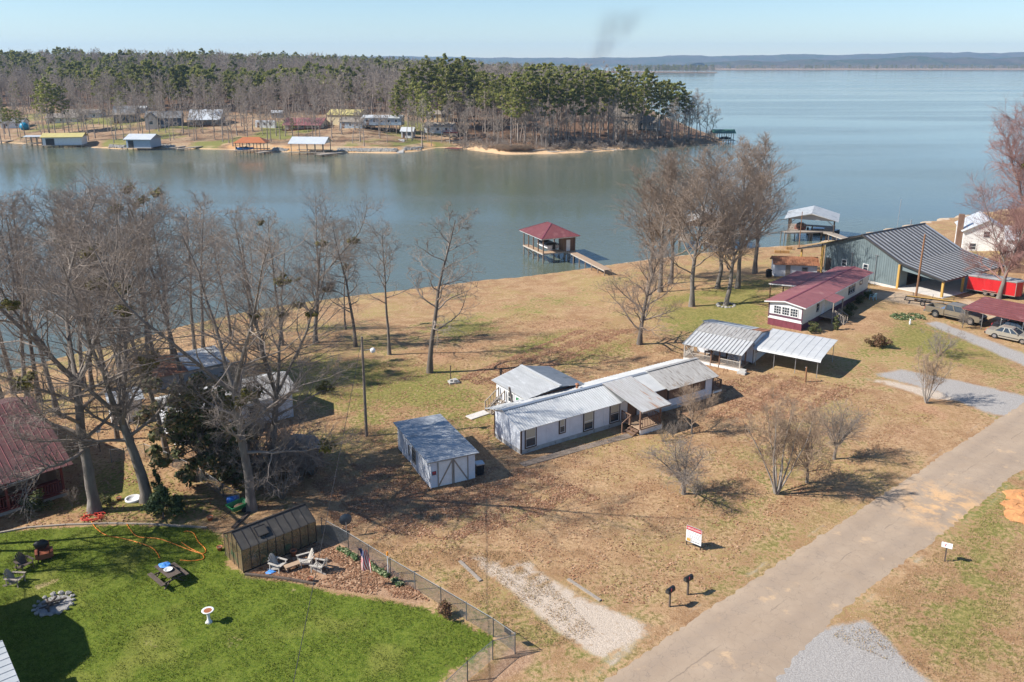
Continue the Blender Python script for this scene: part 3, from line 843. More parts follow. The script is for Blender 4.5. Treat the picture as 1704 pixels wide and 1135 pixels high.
proto_tree('gum_a', 'bark_grey', 'twig_brown', 20, seed=61, r0=.24, leader=.9, first=.26, nlimb=24, limb=(.38, .20), lang=(46, 22), nb=8, nt=7, ntw=5, twig_r=.014, spread_up=.14, up=.12)
proto_tree('gum_b', 'bark_grey', 'twig_brown', 20, seed=67, r0=.25, fork=3, leader=.36, first=.6, nlimb=6, limb=(.34, .3), lang=(50, 38), nb=14, nt=8, ntw=5, twig_r=.014, spread_up=.10, up=.11, bl=.42)
proto_tree('low_fan', 'bark_dark', 'twig_brown', 13, seed=71, r0=.30, leader=.86, first=.14, nlimb=26, limb=(.52, .26), lang=(66, 26), nb=8, nt=7, ntw=5, twig_r=.012, spread_up=.06)
proto_tree('budding', 'bark_grey', 'twig_pink', 17, seed=83, r0=.36, fork=3, leader=.28, first=.6, nlimb=5, limb=(.36, .3), lang=(60, 45), nb=15, nt=11, ntw=7, twig_r=.016, wander=.15, bl=.44, wl=.7)
proto_tree('myrtle', 'bark_pale', 'twig_tan', 7.4, seed=91, r0=.085, stems=9, stem_spread=.42, leader=.95, first=.30, nlimb=63, limb=(.26, .18), lang=(36, 30), nb=7, nt=6, ntw=4, twig_r=.008, up=.08)
proto_tree('small_spread', 'bark_grey', 'twig_grey', 4.6, seed=97, r0=.13, fork=5, leader=.26, first=.7, nlimb=3, limb=(.42, .4), lang=(62, 55), nb=10, nt=7, ntw=4, twig_r=.007, wander=.15)
proto_tree('small_round', 'bark_grey', 'twig_tan', 6.4, seed=101, r0=.13, fork=4, leader=.24, first=.6, nlimb=4, limb=(.42, .35), lang=(50, 45), nb=11, nt=8, ntw=5, twig_r=.008, wander=.15)
proto_tree('brush', 'bark_grey', 'twig_grey', 2.6, seed=107, r0=.03, stems=11, stem_spread=.7, leader=.9, first=.2, nlimb=44, limb=(.4, .3), lang=(45, 35), nb=5, nt=4, ntw=2, twig_r=.006)

def leaf_cloud(rng, centers, radii, per, size, squash=.8, shell=.5):
    """many small two-triangle leaves through the volume of some clumps"""
    C, S, O = [], [], []
    for c, r in zip(centers, radii):
        v = rng.normal(0, 1, (per, 3)); v /= np.linalg.norm(v, axis=1)[:, None]; O.append(v.copy())
        q = r * (shell + (1 - shell) * rng.rand(per, 1)) * rng.uniform(.75, 1.1, (per, 1))
        v = v * q; v[:, 2] *= squash
        C.append(np.array(c) + v); S.append(np.full(per, size) * rng.uniform(.6, 1.4, per))
    C = np.concatenate(C); S = np.concatenate(S)
    n = len(C)
    nm = np.concatenate(O) + rng.normal(0, .45, (n, 3)) + np.array([0, 0, .35]); nm /= np.linalg.norm(nm, axis=1)[:, None] + 1e-9
    a = np.cross(nm, rng.normal(0, 1, (n, 3))); a /= np.linalg.norm(a, axis=1)[:, None] + 1e-9
    b = np.cross(nm, a)
    a *= S[:, None]; b *= S[:, None] * .55
    V = np.stack([C - a, C + b, C + a, C - b], 1).reshape(-1, 3)
    F = np.arange(4 * n).reshape(n, 4)
    return V, F
_rs = np.random.RandomState(7)
_v, _f = leaf_cloud(_rs, _rs.normal(0, .22, (6, 3)), [.36] * 6, 55, .11)
MISTLETOE = mesh_np('mistletoe', _v, _f, 'mistletoe')

def place_tree(key, base, h, rz, label, group=None, lean=(0, 0), fat=1.0, name='bare_tree', mist=0, seed=0, cat='tree'):
    tm, bm_, top, limbs = PROTO[key]
    e = thing(name, label, cat, base, 0, group)
    s = h / top
    e.scale = (s * fat, s * fat, s)
    e.rotation_euler = (R(lean[0]), R(lean[1]), rz)
    link('trunk', tm, e); link('branches', bm_, e)
    rr = random.Random(seed + 17)
    for k in range(mist):
        lp = rr.choice(limbs)[0]
        q = lp[rr.randint(len(lp) // 2, len(lp) - 2)]
        m_ = link('mistletoe', MISTLETOE, e, tuple(q)); z = rr.uniform(.7, 1.5); m_.scale = (z / fat, z / fat, z * 1.1)
    return e

def TG(px, py, top, key, label, rz=0.0, lean=(0, 0), fat=1.0, mist=0, group=None, name='bare_tree', seed=0):
    b = G(px, py); b.z -= .05
    if px < 600 and key in ('oak_a', 'oak_b', 'tall_a', 'tall_b'): top -= 20
    return place_tree(key, b, height_to(b, top), rz, label, group, lean, fat, name, mist, seed or int(px))

# trees between the brown-roofed porch house and the lake
TG(243, 833, 292, 'oak_a', 'great grey vase-shaped bare oak forking low, beside the white stone ring', .4, (0, -2.0), 1.4, 4, name='oak_tree')
TG(158, 851, 318, 'oak_b', 'bare oak at the corner of the porch house, long limbs reaching over its roof', 2.75, (0, -4), 1.3, 3, name='oak_tree')
TG(418, 848, 352, 'oak_b', 'bare oak standing behind the greenhouse and the green cart', 4.4, (0, -3.5), 1.2, 5, name='oak_tree')
TG(457, 782, 330, 'oak_a', 'bare oak with pale drooping lower limbs between the evergreen and the utility pole', 3.3, (0, 0), 1.2, 6, name='oak_tree')
TG(280, 767, 318, 'tall_b', 'leaning bare tree beside the white cabin end wall', 1.0, (0, -4), 1.1, 2)
TG(196, 731, 330, 'tall_a', 'slim bare tree in front of the small white shed', 2.2, (0, -3.0), .9)
grove = [(303, 640, 300, 'tall_a', 1.5, -2), (96, 690, 325, 'tall_b', .3, -3), (66, 668, 320, 'tall_a', 3.0, -1), (259, 624, 310, 'tall_b', 2.0, 0), (154, 650, 335, 'tall_a', 4.2, 1),
         (140, 646, 320, 'tall_b', 5.1, -2), (182, 648, 318, 'tall_a', .9, -3), (325, 590, 345, 'tall_b', 2.9, 1), (339, 587, 335, 'tall_a', 5.5, 0), (8, 690, 300, 'tall_b', 1.2, -2),
         (24, 655, 292, 'tall_a', 2.3, -2), (48, 672, 330, 'tall_b', 4.0, 2), (250, 640, 320, 'tall_a', 3.7, 1), (384, 560, 365, 'tall_b', .2, 0), (420, 552, 350, 'tall_a', 2.6, 1), (470, 575, 352, 'tall_b', 1.9, 0), (120, 660, 330, 'tall_a', 5.8, 3), (205, 655, 325, 'tall_b', .6, 0), (290, 612, 315, 'tall_a', 3.1, 2)]
for k, (x, y, t, key, rz, ln_) in enumerate(grove):
    TG(x, y, t, key, 'tall slim bare tree in the lakeside grove behind the sheds', rz, (0, ln_), 1.25, (2 if k % 3 == 0 else 0), 'slim trees of the lakeside grove', seed=k)
TG(525, 570, 330, 'oak_b', 'bare tree hung with mistletoe at the grove edge beyond the utility pole', .8, (0, 1), 1.1, 7)
TG(575, 548, 372, 'tall_b', 'thin bare tree on the bank, first of four in a row toward the open lawn', 3.6, (0, 2), .9, 1)
TG(592, 577, 355, 'sparse', 'dark-trunked bare tree on the bank, second of four toward the open lawn', 1.1, (0, 1), 1.0)
TG(648, 590, 352, 'tall_b', 'bare tree with upright limbs, third of four toward the open lawn', 2.0, (0, 0), 1.25)
TG(715, 620, 338, 'sparse', 'lone gnarled bare tree with twisting side limbs on the lawn, last of its row', 4.6, (0, 1.5), 1.25)
for x, y, h, rz in ((-37.5, 43.6, 17, .5), (-41, 46.5, 19, 2.0), (-36, 47.6, 16, 3.6)):
    place_tree('tall_b', Vector((x, y, 0)), h, rz, 'bare tree standing past the house with the blue-grey roof, shading the lawn', 'bare trees past the blue-grey roof', (0, 0), 1.2)
# trees by the lake next to the cream mobile home
TG(1064, 573, 372, 'low_fan', 'bare tree with limbs fanning from near the ground behind the lattice-porch cottage', 1.2, (0, 0), 1.0)
TG(1208, 508, 232, 'gum_b', 'bare tree ringed with stones near the cream mobile home', .3, (0, 2.5), 1.35)
for k, (x, y, t, key, rz) in enumerate([(1099, 486, 232, 'gum_a', .5), (1086, 466, 255, 'gum_b', 2.8), (1116, 472, 240, 'gum_a', 4.0), (1151, 510, 228, 'gum_a', 1.7), (1194, 480, 232, 'gum_b', 5.2), (1227, 480, 222, 'gum_a', 3.1), (1256, 455, 212, 'gum_a', 5.9)]):
    TG(x, y, t, key, 'rounded brown-twigged bare tree in the stand on the lakeside lawn', rz, (0, 0), 1.45, 0, 'bare trees of the lakeside stand')
TG(1662, 497, 290, 'budding', 'bare tree with reddish budding twigs beside the red cargo trailer', .9, (0, 0), 1.1, 0)
TG(1728, 478, 130, 'budding', 'taller tree with reddish buds and mistletoe balls beyond the red cargo trailer', 2.6, (0, 0), .8, 8)
# small trees in the front yard
TG(1151, 722, 634, 'small_round', 'small pale bare tree in front of the mobile home porch', 1.0, (0, 0), 1.1)
TG(1138, 822, 722, 'small_spread', 'low wide-spreading bare tree in the front yard', .4, (0, 0), 1.6)
TG(1292, 822, 652, 'myrtle', 'many-stemmed vase-shaped bare crepe myrtle in the front yard', .2, (0, 0), .95, name='crepe_myrtle')
TG(1343, 803, 650, 'small_round', 'dark-stemmed bare tree leaning beside the many-stemmed crepe myrtle', 3.9, (0, 6), .95)
TG(1388, 764, 662, 'small_spread', 'slanting small bare tree between the crepe myrtle and the road', 2.4, (0, 4), 1.15)
TG(1541, 671, 575, 'myrtle', 'many-stemmed bare crepe myrtle by the gravel driveway mouth', 3.0, (0, 0), .9, name='crepe_myrtle')
TG(1601, 546, 512, 'small_spread', 'tiny bare sapling on the lawn beside the burgundy carport', 1.0, (0, 0), .9)
TG(1562, 592, 545, 'brush', 'thin brushy bare shrub on the lawn near the brown bush', 1.0, (0, 0), 1.3, name='bare_shrub')
for k, (x, y, t) in enumerate([(1103, 735, 702), (1120, 728, 700), (1137, 722, 698)]):
    TG(x, y, t, 'brush', 'leafless twiggy shrub along the front of the porch railing', k * 1.7, (0, 0), .7, 0, 'twiggy shrubs by the porch', name='bare_shrub')
for k, (x, y, t, f_) in enumerate([(372, 800, 700, 1.2), (430, 815, 715, 1.0), (500, 800, 725, 1.2), (360, 770, 690, .9), (470, 830, 745, 1.0), (450, 790, 690, 1.5), (410, 790, 680, 1.4), (520, 790, 735, 1.3), (395, 775, 670, 1.2)]):
    TG(x, y, t, 'brush', 'tangled leafless brush between the evergreen and the greenhouse', k * 1.3, (0, 0), f_, 0, 'tangled brush behind the greenhouse', name='bare_shrub')
TG(120, 842, 808, 'brush', 'bare twiggy shrub against the red porch', .6, (0, 0), .6, name='bare_shrub')

# leafy plants
def leafy(name, label, cat, base, clumps, per, size, mat, stem=None, bark='bark_dark', seed=1, squash=.85, shell=.45, group=None):
    rng = np.random.RandomState(seed)
    e = thing(name, label, cat, base, 0, group)
    cs = [c[:3] for c in clumps]; rs = [c[3] for c in clumps]
    V, F = leaf_cloud(rng, cs, rs, per, size, squash, shell)
    link('crown' if stem else 'foliage', mesh_np('crown', V, F, mat), e)
    if stem:
        lines = []
        hz = stem[0]
        lines.append((np.array([[0, 0, -.1], [.05, 0, hz * .5], [0, .05, hz]]), np.array([stem[1], stem[1] * .7, stem[1] * .25]), 7))
        for c in cs[::2]:
            a = np.array([0, 0, hz * rng.uniform(.2, .6)])
            lines.append((np.array([a, (a + np.array(c)) / 2 + rng.normal(0, .1, 3), np.array(c)]), np.array([stem[1] * .4, stem[1] * .25, .015]), 4))
        link('trunk', tubes_mesh('trunk', lines, bark), e)
    return e
def cone_clumps(rng, H, r, n, z0=.15, rc=.5, power=1.0):
    out = []
    for k in range(n):
        t = (k + rng.uniform(0, 1)) / n
        q = r * (1 - t) ** power * rng.uniform(.55, 1.0); a = rng.uniform(0, 6.28)
        out.append((q * math.cos(a), q * math.sin(a), H * (z0 + (1 - z0) * t), rc * (1.15 - .6 * t)))
    return out
rg = random.Random(3)
b = G(338, 792)
leafy('magnolia_tree', 'big dark glossy evergreen hiding the white cabin', 'tree', b, [(rg.gauss(0, 1.75), rg.gauss(0, 1.2), rg.uniform(1.0, 7.4), rg.uniform(.55, .95)) for _ in range(84)], 120, .19, 'magnolia_leaf', (6.5, .16), seed=4, shell=.3)
b = G(392, 815)
leafy('magnolia_tree', 'shorter glossy evergreen growing against the greenhouse side of the tall one', 'tree', b, [(rg.gauss(0, .9), rg.gauss(0, .8), rg.uniform(.6, 4.0), rg.uniform(.45, .75)) for _ in range(18)], 100, .16, 'magnolia_leaf', (3.4, .09), seed=5, shell=.3)
b = G(272, 862)
leafy('cedar_tree', 'spreading dark green cedar bush at the timber garden edge', 'tree', b, cone_clumps(rg, 2.3, 1.55, 26, .15, .5, .8), 130, .10, 'cedar_leaf', (2.0, .07), seed=6)
leafy('cedar_tree', 'young thin cedar poking up behind the spreading cedar bush', 'tree', G(264, 832), cone_clumps(rg, 2.4, .5, 14, .15, .28), 70, .08, 'cedar_leaf', (2.3, .03), seed=8)
leafy('garden_shrub', 'rounded olive shrub against the red porch', 'shrub', G(66, 848), [(rg.gauss(0, .4), rg.gauss(0, .35), rg.uniform(.35, 1.5), .42) for _ in range(13)], 110, .085, 'shrub_green', (1.0, .04), seed=9)
leafy('garden_shrub', 'low pale-green shrub beside the great oak trunk', 'shrub', G(180, 838), [(rg.gauss(0, .3), rg.gauss(0, .3), rg.uniform(.2, .6), .28) for _ in range(6)], 60, .07, 'shrub_green', (.4, .02), seed=10)
leafy('brown_bush', 'rounded reddish-brown bush alone on the lawn by the cream mobile home', 'shrub', G(1465, 578), [(rg.gauss(0, .6), rg.gauss(0, .5), rg.uniform(.35, 1.35), .45) for _ in range(17)], 120, .09, 'shrub_brown', (1.0, .05), seed=11)
for k, (x, y, s, lb) in enumerate([(1352, 552, .8, 'olive shrub at the burgundy skirting corner of the cream mobile home'), (1408, 528, .75, 'clipped shrub beside the wooden entry steps of the cream mobile home'), (1415, 518, .85, 'clipped shrub with a green hose on it along the cream wall'),
                                   (1428, 505, .9, 'largest clipped shrub under the cream mobile home window'), (1442, 497, .7, 'clipped shrub beside the mint garden chair')]):
    leafy('garden_shrub', lb, 'shrub', G(x, y), [(rg.gauss(0, .4 * s), rg.gauss(0, .4 * s), rg.uniform(.3, 1.2) * s, .5 * s) for _ in range(10)], 120, .075, 'shrub_green', (.8, .04), seed=20 + k)
leafy('arborvitae', 'narrow upright yellow-green conifer beside the entry steps', 'shrub', G(1391, 549), [(rg.gauss(0, .1), rg.gauss(0, .1), z, .38 - .12 * z) for z in (.2, .45, .7, .95, 1.2, 1.45, 1.7)], 150, .07, 'shrub_green', (1.6, .03), seed=31)
leafy('wild_shrub', 'reddish leafy shrub against the chain-link fence', 'shrub', G(741, 1026), [(rg.gauss(0, .22), rg.gauss(0, .22), rg.uniform(.2, .8), .28) for _ in range(9)], 70, .07, 'shrub_brown', (.6, .02), seed=33)
b = G(1510, 528)
leafy('flower_bed', 'oval bed of green plants with white flowers on the lawn', 'flower bed', b, [(rg.uniform(-1.9, 1.9), rg.uniform(-1.2, 1.2), .12, .32) for _ in range(46)], 45, .085, 'bed_plant', None, seed=35, squash=.5)
def border(label, pix, seed):
    pts = [G(x, y) for x, y in pix]; c = pts[0]
    cl = []
    for p0, p1 in zip(pts[:-1], pts[1:]):
        for k in range(9):
            q = p0.lerp(p1, k / 9) - c
            cl.append((q.x + rg.uniform(-.1, .1), q.y + rg.uniform(-.1, .1), q.z + .13, .2))
    leafy('border_plants', label, 'plants', c, cl, 45, .08, 'bed_plant', None, seed=seed, squash=.7)
border('row of leafy green bulbs in the mulch between greenhouse and flag', [(565, 914), (580, 922), (596, 933)], 41)
border('row of leafy green bulbs in the mulch along the fence past the flag', [(616, 942), (632, 953), (645, 962)], 42)
border('last few green bulbs at the end of the mulch bed', [(656, 968), (668, 976)], 43)
# ------------------------------------------------------------------ building kit
def clip_strip(poly, ax, lo, hi):
    """clip a convex 3-D polygon to lo <= p.ax <= hi"""
    for sgn, lim in ((1, lo), (-1, -hi)):
        out = []
        n = len(poly)
        for i in range(n):
            a, b = poly[i], poly[(i + 1) % n]
            da, db = sgn * a.dot(ax) - lim, sgn * b.dot(ax) - lim
            if da >= 0: out.append(a)
            if (da > 0 > db) or (da < 0 < db): out.append(a + (b - a) * (da / (da - db)))
        poly = out
        if len(poly) < 3: return []
    return poly
def roof_face(parent, poly, u, n, mats, rib=.035, ribw=.05, ribs=1, thick=.035, rib_mat=None, gap=.012, name='roof_panel', jit=0.004, seed=0):
    """sheet-metal roof face: a planar polygon split into n panels along u, each panel a solid of its own with raised ribs"""
    poly = [Vector(p) for p in poly]; u = Vector(u).normalized()
    nrm = Vector((0, 0, 0))
    for i in range(len(poly)):
        nrm += poly[i].cross(poly[(i + 1) % len(poly)])
    nrm.normalize()
    if nrm.z < 0: nrm = -nrm
    v = nrm.cross(u).normalized()
    lo = min(p.dot(u) for p in poly); hi = max(p.dot(u) for p in poly)
    rr = random.Random(seed + int(abs(lo) * 10))
    if isinstance(mats, str): mats = [mats]
    for k in range(n):
        a = lo + (hi - lo) * k / n; b = lo + (hi - lo) * (k + 1) / n
        q = clip_strip(poly, u, a + gap / 2, b - gap / 2)
        if len(q) < 3: continue
        up = nrm * rr.uniform(0, jit)
        mb = MB()
        mb.extrude([p + up for p in q], nrm * thick)
        rmb = MB() if rib_mat else mb
        for j in range(ribs):
            c = a + (b - a) * (j + .08) / ribs
            s = clip_strip(poly, u, c, c + .004)
            if len(s) < 3: continue
            w0 = min(p.dot(v) for p in s); w1 = max(p.dot(v) for p in s)
            base = s[0]
            p0 = base + v * (w0 - base.dot(v)) + u * (c - base.dot(u)); p1 = base + v * (w1 - base.dot(v)) + u * (c - base.dot(u))
            rmb.bar(p0 + nrm * (thick + rib / 2) + up, p1 + nrm * (thick + rib / 2) + up, ribw, rib, nrm)
        o = mb.build(name, mats[k % len(mats)], parent)
        if rib_mat: rmb.build('rib', rib_mat, o)
def wall_panels(parent, x0, x1, y, z0, z1, n, mat, t=.08, gap=.012, name='wall_panel', along='x'):
    """n butted sheets along a straight wall"""
    for k in range(n):
        a = x0 + (x1 - x0) * k / n + gap / 2; b = x0 + (x1 - x0) * (k + 1) / n - gap / 2
        if along == 'x': bxp(name, mat, parent, a, b, y, y + t, z0, z1)
        else: bxp(name, mat, parent, y, y + t, a, b, z0, z1)
def window(parent, pos, rz, w, h, trim='brown_trim', tw=.09, sash='white_paint', grid=(1, 2), blind=None, name='window', pane='glass'):
    """pos: bottom centre on the outside of the wall; faces local -y turned by rz"""
    f = MB()
    f.bx(-w / 2 - tw, -w / 2, -.06, .02, -tw, h + tw); f.bx(w / 2, w / 2 + tw, -.06, .02, -tw, h + tw)
    f.bx(-w / 2, w / 2, -.06, .02, h, h + tw); f.bx(-w / 2, w / 2, -.07, .02, -tw, 0)
    o = f.build(name, trim, parent, loc=pos, rz=rz)
    MB().bx(-w / 2, w / 2, -.02, 0, 0, h).build('pane', pane, o)
    s = MB()
    b_ = .035
    for i in range(grid[0] + 1):
        x = -w / 2 + w * i / grid[0]; x = min(max(x, -w / 2 + b_ / 2), w / 2 - b_ / 2)
        s.bx(x - b_ / 2, x + b_ / 2, -.045, -.021, 0, h)
    for j in range(grid[1] + 1):
        z = h * j / grid[1]; z = min(max(z, b_ / 2), h - b_ / 2)
        s.bx(-w / 2, w / 2, -.043, -.022, z - b_ / 2, z + b_ / 2)
    s.build('sash', sash, o)
    if blind:
        MB().bx(-w / 2 + .03, w / 2 - .03, -.026, -.0205, h * (1 - blind), h - .03).build('blind', 'blind', o)
    return o
def railing(parent, a, b, h, n, mat, name='railing', top=.09, bal=.045, posts=True):
    """handrail from a to b (deck-level points) with separate balusters"""
    a = Vector(a); b = Vector(b); z = Vector((0, 0, 1)); d = (b - a).normalized()
    mb = MB().bar(a + z * h, b + z * h, top, .05).bar(a + z * .10, b + z * .10, .05, .06)
    if posts: mb.bar(a, a + z * (h + .04), .09, .09, d).bar(b, b + z * (h + .04), .09, .09, d)
    o = mb.build(name, mat, parent)
    me = MB().bar((0, 0, .13), (0, 0, h - .03), bal, bal, d).mesh('baluster', mat)
    for k in range(n):
        p = a.lerp(b, (k + 1) / (n + 1))
        link('baluster', me, o, p)
    return o
def lattice(parent, a, b, z0, z1, mat, step=.13, name='lattice_panel'):
    a = Vector(a); b = Vector(b); L = (b - a).length; d = (b - a) / L; h = z1 - z0; mb = MB()
    def pt(s, z): return a + d * s + Vector((0, 0, z0 + z))
    n = int((L + h) / step)
    for k in range(n):
        s0 = k * step - h
        lo, hi = max(0, -s0), min(h, L - s0)
        if hi > lo:
            mb.bar(pt(s0 + lo, lo), pt(s0 + hi, hi), .03, .012, (0, 0, 1)); mb.bar(pt(L - s0 - lo, lo), pt(L - s0 - hi, hi), .03, .012, (0, 0, 1))
    o = mb.build(name, mat, parent); o['kind'] = 'stuff'
    MB().bar(pt(0, h), pt(L, h), .06, .07).bar(pt(0, 0), pt(L, 0), .06, .07).build('lattice_frame', 'silver_wood', parent)
def steps(parent, x, y, n, w, rise, run, mat, axis=(0, -1), top=0.0, name='step'):
    """n treads descending from (x, y, top) along axis; w across"""
    ax = Vector((axis[0], axis[1], 0)); sd_ = Vector((-ax.y, ax.x, 0))
    for k in range(n):
        c = Vector((x, y, top - rise * (k + 1))) + ax * run * (k + .5)
        MB().bar(c - sd_ * w / 2, c + sd_ * w / 2, run * 1.04, .05).build(name, mat, parent)
    mb = MB()
    for s in (-1, 1):
        a = Vector((x, y, top - .15)) + sd_ * s * (w / 2 - .05); b = a + ax * run * (n + .2) - Vector((0, 0, rise * n))
        mb.bar(a, b, .05, .16)
    mb.build('stringer', mat, parent)

# ------------------------------------------------------------------ the grey-white mobile home
hx, hy = .71, 60.8
house = thing('mobile_home', 'long pale grey mobile home with ribbed metal roof and covered front porch', 'mobile home', (hx, hy, 0), R(33.5))
wall_panels(house, .08, 14.3, 0, .38, 2.13, 12, 'white_siding')
wall_panels(house, 14.3, 20.4, 0, .38, 1.02, 5, 'white_siding')
wall_panels(house, 20.4, 21.3, 0, .38, 2.13, 1, 'white_siding')
bxp('brown_band', 'brown_wood', house, 14.3, 20.4, .10, .14, 1.02, 2.12)  # plain brown strip filling the upper wall below the eave
for x in (15.8, 17.35, 18.9):
    bxp('band_post', 'brown_trim', house, x - .05, x + .05, .0, .09, 1.02, 2.12)
MB().extrude([(0, .08, .38), (0, 3.82, .38), (0, 3.82, 2.35), (0, 2.45, 2.82), (0, .08, 2.12)], (.07, 0, 0)).build('end_wall', 'white_siding', house)
MB().extrude([(21.3, .08, .38), (21.3, 3.82, .38), (21.3, 3.82, 2.35), (21.3, 2.45, 2.82), (21.3, .08, 2.12)], (-.07, 0, 0)).build('end_wall', 'white_siding', house)
wall_panels(house, .08, 21.3, 3.82, .38, 2.3, 10, 'white_siding')
for x0, x1 in ((0.03, 7.1), (7.1, 14.2), (14.2, 21.25)):
    bxp('skirting', 'skirt', house, x0, x1 - .02, .025, .075, -.45, .385)
bxp('skirting', 'skirt', house, .025, .07, .08, 3.8, -.45, .385)
bxp('skirting', 'skirt', house, 21.2, 21.26, .08, 3.8, -.45, .385)
for p in ((-.04, -.04), (-.04, 3.8)):
    bxp('corner_trim', 'brown_trim', house, p[0], p[0] + .11, p[1], p[1] + .11, .1, 2.12 if p[1] < 1 else 2.3)
bxp('corner_trim', 'brown_trim', house, 21.25, 21.36, -.05, .06, .1, 2.14)
for x, w, z0, z1, bl in ((.91, .95, .50, 2.02, .55), (4.03, .5, .92, 2.02, .5), (6.75, .95, .48, 2.04, .6), (9.57, .95, .5, 2.03, .45)):
    window(house, (x, 0, z0), 0, w, z1 - z0, grid=(1, 2), blind=bl)
d_ = bxp('front_door', 'brown_wood', house, 11.0, 11.9, -.05, .0, .5, 2.08)
bxp('door_trim', 'dark_trim', house, 11.92, 12.02, -.06, .01, .5, 2.1)
MB().cyl((11.82, -.09, 1.25), (11.82, -.05, 1.25), .035).build('door_handle', 'chrome', d_)
roof = MB().extrude([(-.1, -.05, 2.14), (-.1, 2.45, 2.90), (-.1, 4.95, 2.19), (-.1, 2.45, 2.80)], (21.55, 0, 0)).build('roof', 'galv', house)
roof_face(roof, [(-.18, -.18, 2.10), (10.2, -.18, 2.10), (10.2, 2.45, 2.92), (-.18, 2.45, 2.92)], (1, 0, 0), 11, 'silver_roof', .03, .05, 4)
roof_face(roof, [(13.3, -.02, 2.16), (15.45, -.02, 2.16), (15.45, 2.45, 2.94), (13.3, 2.45, 2.94)], (1, 0, 0), 3, 'silver_bright', .025, .04, 4)
roof_face(roof, [(15.35, -.42, 2.14), (21.65, -.42, 2.14), (21.65, 2.45, 3.02), (15.35, 2.45, 3.02)], (1, 0, 0), 8, 'weathered_roof', .025, .05, 5)
roof_face(roof, [(10.15, -2.78, 2.16), (13.45, -2.78, 2.16), (13.45, 2.40, 3.0), (10.15, 2.40, 3.0)], (1, 0, 0), 5, 'rust_streak_roof', .025, .04, 3)
roof_face(roof, [(-.18, 2.45, 2.92), (21.65, 2.45, 2.92), (21.65, 5.05, 2.17), (-.18, 5.05, 2.17)], (1, 0, 0), 20, ['silver_bright', 'silver_bright', 'silver_roof'], .03, .05, 3)
MB().bar((-.2, 2.45, 2.985), (15.3, 2.45, 2.985), .34, .035).build('ridge_cap', 'galv', roof)
MB().bar((15.3, 2.45, 3.08), (21.7, 2.45, 3.08), .34, .035).build('ridge_cap', 'weathered_roof', roof)
bxp('fascia', 'grey_wood', house, 10.2, 13.4, -2.74, -2.70, 2.03, 2.15)
# front porch
deck = bxp('porch_deck', 'deck_wood', house, 10.25, 12.7, -2.52, -.06, .44, .5)
bxp('porch_skirt', 'white_paint', house, 10.25, 12.7, -2.5, -2.45, -.2, .435)
bxp('porch_skirt', 'white_paint', house, 12.62, 12.68, -2.44, -.06, -.2, .435)
for x in (10.32, 12.55):
    bxp('porch_post', 'brown_wood', house, x - .06, x + .06, -2.46, -2.34, .5, 2.14)
railing(house, (10.4, -2.42, .5), (12.5, -2.42, .5), .85, 11, 'brown_wood', posts=False)
railing(house, (12.58, -2.32, .5), (12.58, -.15, .5), .85, 11, 'brown_wood', posts=False)
railing(house, (10.32, -1.2, .5), (10.32, -.1, .5), .85, 5, 'brown_wood')
steps(house, 10.24, -1.85, 3, 1.1, .165, .30, 'brown_wood', (-1, 0), .5)
MB().bar((10.25, -1.27, 1.35), (9.3, -1.27, .85), .07, .05).bar((10.2, -1.27, .5), (10.2, -1.27, 1.35), .08, .08, (1, 0, 0)).bar((9.35, -1.27, 0), (9.35, -1.27, .88), .08, .08, (1, 0, 0)).build('stair_rail', 'brown_wood', house)
# end porch
bxp('porch_deck', 'deck_wood', house, 21.38, 22.85, .25, 2.5, .40, .46)
bxp('porch_skirt', 'white_paint', house, 21.38, 22.85, .22, .27, .22, .395)
railing(house, (21.45, .3, .46), (22.8, .3, .46), .9, 7, 'brown_wood')
railing(house, (22.8, .36, .46), (22.8, 2.45, .46), .9, 9, 'brown_wood')
# rear addition
for y0, y1, nm in ((5.05, 9.5, 'w'),):
    wall_panels(house, 5.05, 9.5, 3.75, -.1, 2.38, 4, 'white_siding', along='y', name='addition_wall')
    wall_panels(house, 5.05, 9.5, 9.4, -.1, 2.38, 4, 'white_siding', along='y', name='addition_wall')
    MB().extrude([(3.83, 9.42, -.1), (9.4, 9.42, -.1), (9.4, 9.42, 2.4), (6.6, 9.42, 3.0), (3.83, 9.42, 2.4)], (0, .08, 0)).build('addition_wall', 'white_siding', house)
    MB().extrude([(3.83, 5.05, -.1), (9.4, 5.05, -.1), (9.4, 5.05, 2.4), (6.6, 5.05, 3.0), (3.83, 5.05, 2.4)], (0, .08, 0)).build('addition_wall', 'white_siding', house)
aroof = MB().extrude([(3.45, 4.85, 2.36), (6.6, 4.85, 3.06), (9.75, 4.85, 2.36), (6.6, 4.85, 2.98)], (0, 4.9, 0)).build('addition_roof', 'galv', house)
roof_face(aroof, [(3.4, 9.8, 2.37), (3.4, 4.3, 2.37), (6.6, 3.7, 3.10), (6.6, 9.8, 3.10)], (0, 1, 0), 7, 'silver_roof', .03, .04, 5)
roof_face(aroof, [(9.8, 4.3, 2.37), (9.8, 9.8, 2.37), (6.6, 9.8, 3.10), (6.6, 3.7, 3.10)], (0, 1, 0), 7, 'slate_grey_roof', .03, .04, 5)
MB().bar((6.6, 3.7, 3.19), (6.6, 9.82, 3.19), .3, .03).build('ridge_cap', 'silver_bright', aroof)
MB().bar((3.6, 4.75, 2.34), (6.6, 4.1, 2.60), .12, .03).bar((6.6, 4.1, 2.60), (9.7, 4.75, 2.34), .12, .03).build('valley_flashing', 'rust_roof', aroof)
window(house, (3.75, 7.1, 1.1), R(-90), .8, .9, 'white_paint')
bxp('window_cover', 'green_plastic', house, 3.66, 3.74, 5.5, 6.2, 1.3, 1.9)
MB().cyl((2.3, 4.7, 2.25), (2.02, 4.75, 3.7), .09, n=10).build('vent_pipe', 'grey_pole', house)
